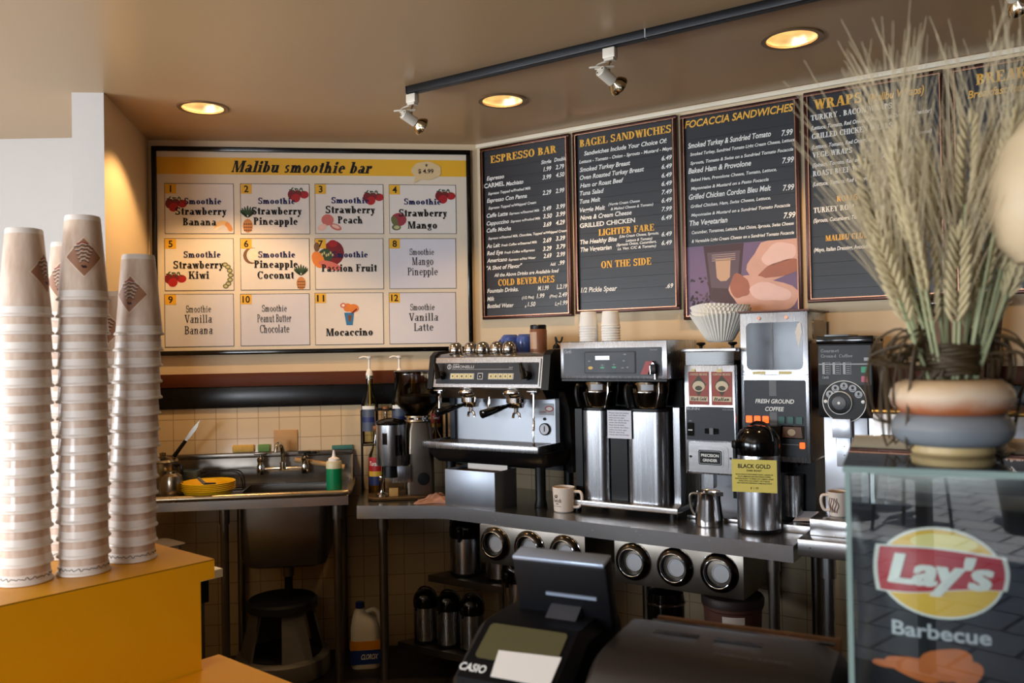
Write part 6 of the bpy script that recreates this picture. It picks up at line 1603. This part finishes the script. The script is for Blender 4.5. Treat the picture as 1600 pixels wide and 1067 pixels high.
m = M(); write(m, 'JOURNAL  RECEIPT', '', (.30, .085, .2625), .006, .085, up=(0, 1, 0)); build(m, 'slot_lettering', X['grey'], pr_, sm=0, recalc=False)
m = M(); m.box(.186, .42, .238, .246, .18, .2475, b=.002); build(m, 'tear_edge', mat('worn_wood_edge', (120, 86, 62), .6, var=.4, scale=40), pr_)
# raised operator screen, seen from behind
m = M(); tl = Matrix.Translation((.028, .135, .268)) @ Matrix.Rotation(rad(14), 4, 'X'); m.T = tl
m.box(0, .132, 0, .026, -.02, .072, b=.005); sc_ = build(m, 'operator_screen', X['reg'], t)
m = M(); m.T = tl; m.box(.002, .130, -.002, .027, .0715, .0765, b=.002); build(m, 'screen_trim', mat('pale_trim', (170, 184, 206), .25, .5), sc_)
m = M(); m.T = tl; m.box(.045, .115, -.0025, .001, .026, .030); build(m, 'screen_light_line', bpy.data.materials['pale_trim'], sc_)  # light line across the screen back, drawn as a raised pale strip
m = M(); m.prism([(.11, .267), (.15, .267), (.140, .286)], .078, .12, 'x'); build(m, 'reflection_wedge', mat('reflection_grey', (62, 62, 66), .4), t)  # grey wedge standing in for a triangular reflection below the screen

# ---------------------------------------------------------------- glass case with crisps
CW, CD, CZ0, CZ1 = .36, .288, LOWZ, 1.44
t = thing('glass_case', 'clear glass display case holding crisp bags, dried wheat vase on top', 'display case', (.302, .778, LOWZ + .0004), rad(-24))
h = CZ1 - LOWZ
def pane(x0, x1, y0, y1, z0, z1, name):
    mm = M(); mm.box(x0, x1, y0, y1, z0, z1); o = build(mm, name, [X['case_glass']], t, sm=0); return o
pane(0, CW, 0, .004, .012, h - .006, 'front_pane'); pane(0, CW, CD - .004, CD, .012, h - .006, 'back_pane')
pane(0, .004, .004, CD - .004, .012, h - .006, 'side_pane'); pane(CW - .004, CW, .004, CD - .004, .012, h - .006, 'side_pane')
pane(-.002, CW + .002, -.002, CD + .002, h - .006, h, 'top_pane')
m = M()
for a, b, c, d in ((-.0024, CW + .0024, -.0024, -.0019), (-.0024, CW + .0024, CD + .0019, CD + .0024), (-.0024, -.0019, -.0019, CD + .0019), (CW + .0019, CW + .0024, -.0019, CD + .0019)): m.box(a, b, c, d, h - .006, h - .0002)
for x in (0.0, CW):
    for y in (0.0, CD): m.box(x - .0006 if x == 0 else x - .004, x + .004 if x == 0 else x + .0006, y - .0006 if y == 0 else y - .004, y + .004 if y == 0 else y + .0006, .012, h - .006)
build(m, 'polished_edges', X['pane_edge'], t, sm=0)
m = M(); m.box(-.004, CW + .004, -.004, CD + .004, 0, .012, b=.002); build(m, 'base_board', X['black'], t)
m = M(); m.box(.006, CW - .006, .006, CD - .006, .243, .248); build(m, 'shelf', X['case_glass'], t, sm=0)
case_m = Matrix.Translation((.302, .778, LOWZ + .0004)) @ Matrix.Rotation(rad(-24), 4, 'Z')
BW, BH, BT = .152, .207, .024
def bag_y(x, z):
    u, w = x / (BW / 2), (z - BH / 2) / (BH / 2)
    return -BT * max(0, 1 - abs(u) ** 3) ** .6 * max(0, 1 - abs(w) ** 3.2) ** .6
def bag_mesh(wr=.0015):
    mm = M(); NX, NZ = 26, 34; v, f = [], []
    for s in (1, -1):
        for j in range(NZ + 1):
            for i in range(NX + 1):
                x = -BW / 2 + BW * i / NX; z = BH * j / NZ
                e = 1 - .05 * math.cos(2 * PI * (z / BH - .5)) * abs(x / (BW / 2))
                wv = wr * math.sin(x * 90 + z * 40) * math.sin(z * 60 + i) * (abs(2 * x / BW) ** 2)
                v.append((x * e, s * bag_y(x, z) + wv - .0004 * s, z))
    K = (NX + 1) * (NZ + 1)
    for s in (0, 1):
        for j in range(NZ):
            for i in range(NX):
                q = [s * K + j * (NX + 1) + i, s * K + j * (NX + 1) + i + 1, s * K + (j + 1) * (NX + 1) + i + 1, s * K + (j + 1) * (NX + 1) + i]
                f.append(q if s == 0 else q[::-1])
    mm.add(v, f)
    return mm
BAGM = mat('black_crisp_bag', (28, 28, 34), .3, .25, var=.2, scale=12)
def place_bag(name, label, lx, ly, rz, film):
    p = case_m @ Vector((lx, ly, .2482))
    o = thing(name, label, 'crisp bag', p, rad(-24) + rz)
    build(bag_mesh(), 'bag_film', film, o)
    return o
bag = place_bag('crisp_bag', 'black barbecue crisp bag with red and yellow round logo inside the glass case', .078, .066, rad(-3), BAGM)
def ringed(mm, outline, c, dy, mi, K=5):
    v, f = [(c[0], bag_y(*c) + dy, c[1])], []
    n = len(outline)
    for k in range(1, K + 1):
        for a, b in outline:
            x, z = c[0] + (a - c[0]) * k / K, c[1] + (b - c[1]) * k / K
            v.append((x, bag_y(x, z) + dy, z))
    for i in range(n):
        f.append((0, 1 + i, 1 + (i + 1) % n))
    for k in range(K - 1):
        for i in range(n):
            a, b = 1 + k * n, 1 + (k + 1) * n
            f.append((a + i, b + i, b + (i + 1) % n, a + (i + 1) % n))
    mm.add(v, f, mi)
LC = (.0, .150)
LS = .80
m = M()
ringed(m, circ(LC[0], LC[1], .0665 * LS, .0515 * LS, 44), LC, -.0012, 0)
ringed(m, circ(LC[0], LC[1], .0635 * LS, .0485 * LS, 44), LC, -.0018, 1)
ringed(m, circ(LC[0] + .004, LC[1] + .028, .028, .008, 30), (LC[0] + .004, LC[1] + .028), -.0024, 4)
def banner(k):
    q = []
    for i in range(15):
        u = -1 + 2 * i / 14; q.append((.0655 * u * k, LC[1] + (.0245 + .004 * math.sin(PI * (u + 1) / 2) - .002 * u) * k))
    for i in range(1, 6):
        q.append(((.0655 + .003 * math.sin(PI * i / 6)) * k, LC[1] + (.0225 - .036 * i / 6) * k))
    for i in range(15):
        u = 1 - 2 * i / 14; q.append((.0655 * u * k, LC[1] - (.0195 - .006 * u + .002 * math.sin(PI * (u + 1))) * k))
    for i in range(1, 6):
        q.append((-(.0655 + .003 * math.sin(PI * i / 6)) * k, LC[1] + (-.0255 + .052 * i / 6) * k))
    return q
ringed(m, banner(1.03 * LS), LC, -.0028, 0); ringed(m, banner(.96 * LS), LC, -.0034, 2)
def bag_write(mm, s, st, x, z, h, w, dy, mi):
    tmp = M(); write(tmp, s, st, (x, 0, z), h, w, align='c')
    mm.add([(p.x, bag_y(p.x, p.z) + dy, p.z) for p in tmp.v], tmp.f, mi)
bag_write(m, "Lay's", 'bi', .0, LC[1] - .0108, .0255, .085, -.0046, 0)
for dx in (-.0016, .0016): bag_write(m, "Lay's", 'bi', dx, LC[1] - .0104, .0255, .085, -.0045, 0)
bag_write(m, 'Barbecue', 'b', .0, LC[1] - .060, .0128, .082, -.002, 3)
build(m, 'logo_print', [mat('logo_white', (236, 234, 230), .4, var=0), mat('logo_yellow', (238, 186, 60), .4, var=.15, scale=16), mat('logo_red', (190, 30, 44), .4, var=.08), mat('logo_silver', (190, 192, 200), .4, var=0), mat('logo_pale', (246, 226, 150), .4, var=.05)], bag, sm=0, recalc=False)
m = M()
for cx, cz, rx, rz, a in ((.004, .068, .022, .015, .3), (-.022, .060, .024, .010, -.2), (.02, .062, .014, .012, .6), (-.046, .060, .014, .0035, .0)):
    P = []
    for i in range(22):
        q = 2 * PI * i / 22; k = 1 + .1 * math.sin(3 * q + cx * 90)
        P.append((cx + rx * k * math.cos(q) * math.cos(a) - rz * k * math.sin(q) * math.sin(a), cz + rx * k * math.cos(q) * math.sin(a) + rz * k * math.sin(q) * math.cos(a)))
    ringed(m, P, (cx, cz), -.002 - abs(cx) * .01, 0, 3)
build(m, 'crisp_picture', mat('crisp_print', (200, 104, 44), .5, var=.3, scale=50), bag, sm=0, recalc=False)
b2 = place_bag('crisp_bag', 'pale silver crisp bag standing behind the black barbecue bag in the case', .11, .15, rad(5), mat('silver_crisp_bag', (170, 168, 172), .3, .5, var=.2, scale=10))
b3 = place_bag('crisp_bag', 'dark crisp bag at the picture edge beside the barbecue bag in the case', .258, .085, rad(6), BAGM)

# ---------------------------------------------------------------- vase with dried wheat
vc = case_m @ Vector((.094, .121, 0)); VZ = 1.4406
t = thing('ceramic_vase', 'small ceramic vase of two stacked rings, cream above blue grey, on the glass case', 'vase', (vc.x, vc.y, VZ))
m = M(); m.lathe([(0, 0), (.036, 0), (.038, .003), (.037, .009), (.034, .011)], n=44); build(m, 'foot', mat('beige_ceramic', (196, 170, 120), .35, var=.15), t)
m = M(); m.torus((0, 0, .0255), .0395, .0165, 48, 16); m.lathe([(0, .011), (.03, .0105), (.03, .03), (0, .03)], n=30); build(m, 'lower_ring', mat('blue_grey_glaze', (124, 130, 136), .2, var=.22, scale=26, rvar=.05), t)
def cream_glaze():
    m_ = mat('cream_glaze', (214, 196, 172), .14, var=0, rvar=.03)
    nt = m_.node_tree; p = nt.nodes['Principled BSDF']
    tc = nt.nodes.new('ShaderNodeTexCoord'); sx = nt.nodes.new('ShaderNodeSeparateXYZ'); nz = nt.nodes.new('ShaderNodeTexNoise'); nz.inputs['Scale'].default_value = 40
    ad = nt.nodes.new('ShaderNodeMath'); ad.operation = 'MULTIPLY_ADD'; ad.inputs[1].default_value = .012
    cr = nt.nodes.new('ShaderNodeValToRGB')
    e = cr.color_ramp.elements
    e[0].position = .050; e[0].color = lin((172, 92, 44)); e[1].position = .064; e[1].color = lin((214, 194, 170))
    k = e.new(.078); k.color = lin((200, 168, 130))
    nt.links.new(tc.outputs['Object'], sx.inputs[0]); nt.links.new(tc.outputs['Object'], nz.inputs['Vector'])
    nt.links.new(nz.outputs['Fac'], ad.inputs[0]); nt.links.new(sx.outputs['Z'], ad.inputs[2]); nt.links.new(ad.outputs[0], cr.inputs[0]); nt.links.new(cr.outputs['Color'], p.inputs['Base Color'])
    return m_
m = M(); m.torus((0, 0, .0565), .0385, .018, 48, 16); build(m, 'upper_ring', cream_glaze(), t)
STEM = mat('dried_stem', (166, 172, 132), .7, var=.15, scale=30)
HEAD = mat('dried_wheat_head', (198, 184, 144), .7, var=.2, scale=60)
AWN = mat('dried_awn', (198, 184, 152), .7, var=.1)
def wheat_parts(L, seed):
    r = random.Random(seed)
    bend = r.uniform(.004, .016)
    def c(z): return Vector((bend * (z / .35) ** 2, 0, z))
    ms = M(); ms.tube([c(L * i / 8) for i in range(9)], [.0016] * 5 + [.0014] * 4, 6)
    mh = M(); HL = .082
    n = 9
    for k in range(n):
        z = L + HL * k / n
        s = 1 - .45 * abs(k - 3.5) / 5
        for sd in (-1, 1):
            for fb in (-.5, .5):
                p = c(z) + Vector((sd * .0042 * s, fb * .0045, 0))
                rot = Vector((sd * .42, fb * .3, 1)).normalized().to_track_quat('Z', 'Y').to_matrix()
                mh.ell(p + rot @ Vector((0, 0, .006)), .0027 * s, .0022 * s, .0085, 6, 5, rot=rot)
    mh.ell(c(L + HL) + Vector((0, 0, .002)), .0022, .0022, .008, 6, 5)
    ma = M()
    for k in range(n + 1):
        z = L + HL * k / n
        for sd in (-1, 1):
            d = Vector((sd * r.uniform(.12, .42), r.uniform(-.3, .3), 1)).normalized()
            p = c(z) + Vector((sd * .005, 0, .012)); q = p + d * r.uniform(.075, .125)
            ma.tube([p, p.lerp(q, .5) + Vector((-sd * .002, 0, 0)), q], [.0005, .0004, .0002], 4, cap=False)
    return ms, mh, ma
PROTO = []
for k, L in enumerate((.098, .125, .15, .178, .205)):
    ms, mh, ma = wheat_parts(L, k)
    o = thing('wheat_stalk', 'dried wheat stalk with long awns in the bundle standing in the ceramic vase', 'wheat', (0, 0, 0), 0, 'dried wheat stalks in the vase')
    build(ms, 'stem', STEM, o); build(mh, 'wheat_head', HEAD, o); build(ma, 'awns', AWN, o, sm=60)
    PROTO.append(o)
r2 = random.Random(5)
for i in range(42):
    k = i % 5
    o = PROTO[k] if i < 5 else dup(PROTO[k])
    az = r2.uniform(0, 2 * PI) if i % 3 else r2.choice([0, PI]) + r2.uniform(-.5, .5)
    tilt = rad((22 - 2.6 * k) * math.sqrt(r2.random()) + 1.5)
    rr = .013 * math.sqrt(r2.random())
    o.rotation_euler = Matrix.Rotation(az, 3, 'Z').to_4x4().to_euler()
    o.matrix_world = Matrix.Translation((vc.x + rr * math.cos(az), vc.y + rr * math.sin(az), VZ + .034 + r2.uniform(0, .012))) @ Matrix.Rotation(az, 4, 'Z') @ Matrix.Rotation(tilt, 4, 'Y') @ Matrix.Rotation(r2.uniform(0, 6.28), 4, 'Z')
t = thing('raffia_bow', 'dark brown raffia tied round the wheat stems with loose looping strands', 'bow', (vc.x, vc.y, VZ + .078))
m = M()
for k in range(9):
    z = .002 + k * .0033
    m.tube([((.0245 + .0012 * math.sin(k * 2.1 + i)) * math.cos(2 * PI * i / 26), (.0245 + .0012 * math.sin(k * 2.1 + i)) * math.sin(2 * PI * i / 26), z + .001 * math.sin(i * .7 + k)) for i in range(26)], .0024, 6, closed=True)
RAF = mat('dark_raffia', (66, 50, 26), .6, var=.35, scale=40)
build(m, 'wrapped_band', RAF, t)
m = M()
for i in range(64):
    sd = 1 if i % 2 else -1
    a0 = rad(r2.uniform(-24, 40)) if sd > 0 else PI - rad(r2.uniform(-24, 40))
    R1 = r2.uniform(.035, .078); up = r2.uniform(-.006, .03); dn = r2.uniform(-.075, -.01)
    b = a0 + r2.uniform(-.2, .4) * sd
    e = .2 * sd
    p = [Vector((.024 * math.cos(a0), .024 * math.sin(a0), .016)), Vector((R1 * .6 * math.cos(a0), R1 * .6 * math.sin(a0), .018 + up)), Vector((R1 * math.cos(b), R1 * math.sin(b), .012 + up * .4)), Vector((R1 * .98 * math.cos(b + e), R1 * .98 * math.sin(b + e), dn))]
    if i % 3 == 0: p.append(Vector((R1 * .6 * math.cos(b + e * 1.5), R1 * .6 * math.sin(b + e * 1.5), max(dn - .01, -.07))))
    if i % 4 == 0: p[-1] = Vector((.03 * math.cos(a0 + .6), .03 * math.sin(a0 + .6), .006))
    m.tube(smooth_pts(p, 5), r2.uniform(.0008, .0017), 5)
build(m, 'loose_strands', RAF, t)

# ---------------------------------------------------------------- terrace furniture behind the camera, mirrored in the case glass
X['dark_metal'] = mat('dark_patio_metal', (30, 32, 38), .4, .5)
def table(x, y, lb):
    t = thing('patio_table', lb, 'table', (x, y, FLOOR - .0095), 0, 'terrace tables')
    m = M(); m.lathe([(0, .70), (.38, .70), (.4, .71), (.4, .725), (.38, .73), (0, .73)], n=36); build(m, 'table_top', mat('patio_wood', (170, 120, 70), .5, var=.2) if 'patio_wood' not in bpy.data.materials else bpy.data.materials['patio_wood'], t)
    m = M(); m.cyl((0, 0, .02), (0, 0, .70), .03); m.lathe([(0, 0), (.24, 0), (.24, .015), (.04, .03)], n=30); build(m, 'pedestal', X['dark_metal'], t)
def chair(x, y, rz, lb):
    t = thing('patio_chair', lb, 'chair', (x, y, FLOOR - .0095), rz, 'terrace chairs')
    m = M(); m.box(-.2, .2, -.2, .2, .43, .455, b=.01); build(m, 'seat', X['dark_metal'], t)
    for a in (-1, 1):
        for b in (-1, 1):
            m = M(); m.tube([(a * .17, b * .17, .43), (a * .2, b * .2, 0)], .013, 8); build(m, 'leg', X['dark_metal'], t)
    m = M(); m.box(-.19, .19, .18, .2, .55, .85, b=.008); m.tube([(-.18, .19, .43), (-.18, .19, .8)], .012, 8); m.tube([(.18, .19, .43), (.18, .19, .8)], .012, 8); build(m, 'backrest', X['dark_metal'], t)

table(-2.75, -5.3, 'round wooden terrace table mirrored in the upper part of the case glass')
chair(-2.1, -5.0, rad(100), 'dark metal terrace chair beside the round table, nearest the shop door')
chair(-3.3, -4.7, rad(-60), 'dark metal terrace chair on the far side of the round table')
t = thing('planter_pot', 'black round planter pot on the terrace by the table', 'planter', (-1.45, -5.6, FLOOR - .0095))
m = M(); m.lathe([(0, 0), (.2, 0), (.26, .42), (.3, .43), (.3, .5), (.27, .5), (.25, .46), (0, .46)], n=40); build(m, 'pot_body', X['black'], t)
t = thing('red_awning', 'deep red hanging cloth screen at the back of the terrace', 'awning', (-4.4, -7.6, FLOOR - .0095))
m = M(); m.box(-.7, .7, 0, .02, .3, 1.9); build(m, 'cloth', mat('deep_red_cloth', (120, 20, 44), .7), t)
for x in (-.7, .7):
    m = M(); m.cyl((x, .01, 0), (x, .01, 1.95), .03); build(m, 'post', X['white'], t)
# ---------------------------------------------------------------- bottles and espresso grinder on the counter by the sink
def on_left(name, label, cat, u, d, z=TOP + .0003, rot=0.0, grp=None):
    return thing(name, label, cat, LP(u, d, z), ROT_L + rot, grp)
X['syrup_glass'] = clear('bottle_glass', (226, 226, 206), 1.4)
X['amber'] = mat('amber_syrup', (150, 96, 30), .15, var=.05, rvar=.02)
X['lab_blue'] = mat('label_navy', (26, 40, 96), .5, var=.1)
X['lab_red'] = mat('label_red', (176, 26, 34), .5, var=.08)
X['lab_yellow'] = mat('label_yellow', (226, 184, 60), .5)
BOT = [(0, 0), (.030, 0), (.033, .004), (.033, .150), (.030, .165), (.018, .19), (.0135, .21), (.0125, .255), (.0145, .257), (.0145, .265), (.012, .266)]
def bottle(label, u, d, z, fill=None, level=.13, kind='pump', lab='blue', k=1.0):
    t = on_left('syrup_bottle', label, 'bottle', u, d, z, 0, 'syrup bottles on the wire rack')
    pr = [(r * k, zz * k) for r, zz in BOT]
    m = M(); m.lathe(pr, n=28); build(m, 'glass_body', X['syrup_glass'], t)
    if fill:
        m = M(); m.lathe([(0, .003), (.031 * k, .004), (.0315 * k, level * k), (0, level * k)], n=24); build(m, 'syrup', fill, t)
    a0, a1 = rad(-150), rad(-55)
    m = M()
    rr = .0334 * k
    if lab == 'blue':
        m.lathe([(rr, .05 * k), (rr, .135 * k)], n=14, a0=a0, a1=a1); m.lathe([(rr + .0002, .135 * k), (rr + .0002, .148 * k)], n=14, m=1, a0=a0, a1=a1); m.lathe([(rr + .0003, .085 * k), (rr + .0003, .105 * k)], n=14, m=2, a0=a0, a1=a1)
        ms = [mat('label_slate', (70, 80, 100), .5) if 'label_slate' not in bpy.data.materials else bpy.data.materials['label_slate'], X['white_ink'], X['lab_blue']]
    else:
        m.lathe([(rr, .10 * k), (rr, .155 * k)], n=14, a0=a0, a1=a1); m.lathe([(rr, .08 * k), (rr, .10 * k)], n=14, m=1, a0=a0, a1=a1); m.lathe([(rr, .045 * k), (rr, .08 * k)], n=14, m=2, a0=a0, a1=a1)
        ms = [X['lab_red'], X['lab_yellow'], X['lab_blue']]
    lb = build(m, 'label', ms, t)
    m = M()
    wrap(m, 'Torani', 'bi', rad(-105), (.122 if lab != 'blue' else .138) * k, (.017 if lab != 'blue' else .008) * k, (.042 if lab != 'blue' else .034) * k, rr + .0006)
    build(m, 'label_lettering', X['white_ink'], lb, sm=0, recalc=False)
    h = .266 * k
    if kind == 'pump':
        m = M(); m.lathe([(.016, h - .014), (.017, h + .006), (.012, h + .024), (.006, h + .032), (.0052, h + .078), (.012, h + .080), (.013, h + .090), (0, h + .091)], n=20)
        m.tube([(0, 0, h + .084), (-.03, -.003, h + .087), (-.046, -.005, h + .08)], .0048, 8); pm = build(m, 'pump', X['white'], t)
        m = M(); m.tube([(0, 0, h), (.002, 0, .02)], .003, 6); build(m, 'pump_tube', X['lab_yellow'], t)
    else:
        m = M(); m.lathe([(.0135, h - .012), (.0145, h - .01), (.0145, h + .012), (0, h + .013)], n=18); build(m, 'cap', mat('cork_cap', (150, 96, 52), .6) if 'cork_cap' not in bpy.data.materials else bpy.data.materials['cork_cap'], t)
    return t
RZ = 1.125
bottle('clear pump syrup bottle with navy label, at the rack end by the sink', .535, .115, RZ + .0035, None, 0, 'pump', 'blue', 1.2)
bottle('syrup bottle with white pump rising behind the bean hopper', .395, .105, RZ + .0035, X['amber'], .1, 'pump', 'blue', 1.2)
bottle('corked syrup bottle on the rack, just behind the doser lid', .462, .115, RZ + .0035, X['amber'], .12, 'cap', 'blue', .6)
bottle('red-labelled syrup bottle on the counter at the open end of the wire rack', .505, .215, TOP + .0003, X['amber'], .05, 'cap', 'red', 1.15)
bottle('red syrup bottle on the rack against the espresso machine', .22, .10, RZ + .0035, X['lab_red'], .15, 'cap', 'red', .86)
t = on_left('cruet', 'small clear glass cruet on the rack beside the espresso machine', 'cruet', .232, .175, RZ + .0035)
m = M(); m.lathe([(0, 0), (.03, 0), (.033, .006), (.024, .03), (.009, .06), (.007, .10), (.011, .112)], n=26); build(m, 'glass_body', X['syrup_glass'], t)
m = M(); m.tube([(0, 0, .105), (.0, 0, .02)], .003, 6); build(m, 'pour_tube', X['lab_yellow'], t)
m = M(); m.lathe([(0, .002), (.029, .003), (.028, .018), (0, .018)], n=24); build(m, 'syrup', X['amber'], t)
t = on_left('bottle_rack', 'dark wire rack holding the syrup bottles against the tiled corner', 'rack', .575, .235)
m = M()
for z, y0 in ((.225, 0.075), (.385, .10)):
    m.tube([(0, y0, z), (.40, y0, z), (.40, .19, z), (0, .19, z)], .0035, 6, closed=True)
for x in (0, .40):
    for y in (.10, .19): m.tube([(x, y, 0), (x, y, .385)], .0035, 6)
build(m, 'rack_frame', X['black'], t)
m = M()
for i in range(24): x = .008 + i * .0167; m.tube([(x, .075, .2255), (x, .19, .2255)], .0018, 5)
build(m, 'rack_wires', X['black'], t)

t = on_left('espresso_grinder', 'steel espresso grinder with smoky bean hopper and round doser beside the syrup bottles', 'coffee grinder', .40, .305)
m = M(); loft(m, [rl(-.14, .15, -.07, .10, .05, .002), rl(-.145, .155, -.075, .105, .055, .012), rl(-.14, .15, -.07, .10, .05, .016)]); build(m, 'base_tray', mat('stained_tray', (90, 70, 46), .5, .4, var=.4, scale=14), t)
m = M(); loft(m, [rl(.025, .155, -.025, .13, .02, .016), rl(.025, .155, -.025, .13, .02, .10), rl(.03, .15, -.02, .125, .025, .30), rl(.035, .145, -.015, .12, .03, .335)]); build(m, 'motor_body', mat('bronze_grey_steel', (120, 110, 98), .3, 1.0, var=.08), t)
m = M(); m.box(-.035, .05, -.05, .0, .075, .155, b=.006); build(m, 'neck_bracket', X['steel'], t)
m = M(); m.lathe([(0, .155), (.066, .155), (.067, .158), (.067, .335)], (-.035, -.03, 0), 40); ds = build(m, 'doser_drum', X['steel'], t)
m = M(); m.lathe([(.069, .334), (.070, .342), (.06, .352), (.02, .362), (0, .363)], (-.035, -.03, 0), 36); build(m, 'doser_lid', X['black_gloss'], ds)
m = M(); m.lathe([(.0674, .25), (.0674, .30)], (-.035, -.03, 0), 6, a0=rad(-125), a1=rad(-105)); m.lathe([(.0674, .20), (.0674, .29)], (-.035, -.03, 0), 8, a0=rad(-75), a1=rad(-45)); build(m, 'drum_window', X['smoky'], ds)
m = M(); m.lathe([(.034, .10), (.032, .155)], (-.04, -.035, 0), 24); m.box(.01, .04, -.065, -.035, .15, .20, b=.006); build(m, 'dosing_spout', X['black'], t)
m = M(); m.lathe([(.0, .006), (.026, .004), (.028, 0), (.028, -.001)], (.105, -.026, .085), 24, rot=QY); build(m, 'adjust_knob', X['black'], t)
m = M(); m.lathe([(.060, .335), (.062, .340), (.060, .346), (.052, .348), (.052, .356), (.06, .358), (.058, .365)], (.085, .05, 0), 36); build(m, 'hopper_collar', X['chrome'], t)
m = M(); m.lathe([(.045, .363), (.055, .375), (.098, .42), (.104, .43), (.104, .56)], (.085, .05, 0), 40); hp = build(m, 'bean_hopper', clear('smoky_hopper', (196, 184, 168), 1.3, .05), t)
m = M(); m.lathe([(0, .366), (.05, .376), (.094, .42), (.100, .432), (.100, .455), (.05, .462), (0, .458)], (.085, .05, 0), 32); build(m, 'coffee_beans', bpy.data.materials['coffee_beans'], hp)
m = M(); m.lathe([(.106, .556), (.107, .566), (.10, .57), (.02, .574), (0, .574)], (.085, .05, 0), 40); build(m, 'hopper_lid', X['smoky'], hp)
t = on_left('coffee_tamper', 'steel tamper standing on the grinder tray', 'tamper', .48, .345, z=TOP + .0165)
m = M(); m.lathe([(0, 0), (.026, 0), (.027, .003), (.027, .012), (.01, .018), (.0075, .03), (.009, .06), (.014, .078), (.012, .09), (0, .094)], n=24); build(m, 'tamper_body', X['chrome'], t)
t = on_left('brew_group_scrap', 'little tan cardboard box on the grinder tray behind the tamper', 'box', .43, .345, z=TOP + .0165)
t.name = 'cardboard_box'
m = M(); m.box(-.018, .022, -.012, .014, 0, .036, b=.002); build(m, 'box_body', mat('tan_cardboard', (190, 150, 90), .8, var=.15), t)
# crumpled cloth
def cloth_mesh():
    mm = M(); NX, NY = 30, 18; v, f = [], []
    rr = random.Random(3)
    ph = [rr.uniform(0, 6.28) for _ in range(8)]
    for s in (0, 1):
        for j in range(NY + 1):
            for i in range(NX + 1):
                x, y = i / NX, j / NY
                ed_ = (1 - abs(2 * x - 1) ** 3) * (1 - abs(2 * y - 1) ** 3)
                z = .034 * ed_ * (.55 + .3 * math.sin(9 * x + 4 * y + ph[0]) + .22 * math.sin(17 * x - 9 * y + ph[1]) + .15 * math.sin(26 * y + 5 * x + ph[2])) if s == 0 else 0
                v.append((-.085 + .17 * x + .008 * math.sin(7 * y + ph[3]), -.05 + .10 * y + .012 * math.sin(6 * x + ph[4]), max(z, 0.0) + (.003 if s == 0 else .0)))
    K = (NX + 1) * (NY + 1)
    for s in (0, 1):
        for j in range(NY):
            for i in range(NX):
                q = [s * K + j * (NX + 1) + i, s * K + j * (NX + 1) + i + 1, s * K + (j + 1) * (NX + 1) + i + 1, s * K + (j + 1) * (NX + 1) + i]
                f.append(q if s == 0 else q[::-1])
    B = [j * (NX + 1) for j in range(NY + 1)]
    for a, b in zip(B, B[1:]): f.append((a, b, b + K, a + K)); f.append((a + NX, a + NX + K, b + NX + K, b + NX))
    for i in range(NX): f.append((i, i + K, i + 1 + K, i + 1)); q = NY * (NX + 1); f.append((q + i, q + i + 1, q + i + 1 + K, q + i + K))
    return mm.add(v, f)
o = tag(build(cloth_mesh(), 'cleaning_cloth', mat('dusty_pink_cloth', (168, 128, 112), .9, var=.12, scale=30), sm=60), 'crumpled dusty pink cloth on the counter between the grinder and the knock box', 'cloth')
o.location = RP(.105, .495, TOP + .0004); o.rotation_euler = (0, 0, ROT_R + .5)
# steel container behind the cups
t = thing('steel_container', 'steel container on the prep table, glimpsed beside the shortest cup stack', 'container', (c0 + e2 * .16 - e1 * .17).to_tuple()[:2] + (.9004,), rad(50))
m = M(); loft(m, [rl(-.09, .09, -.05, .05, .02, 0), rl(-.1, .1, -.06, .06, .02, .07), rl(-.108, .108, -.068, .068, .02, .072), rl(-.108, .108, -.068, .068, .02, .076)]); build(m, 'container_body', X['steel_worn'], t)
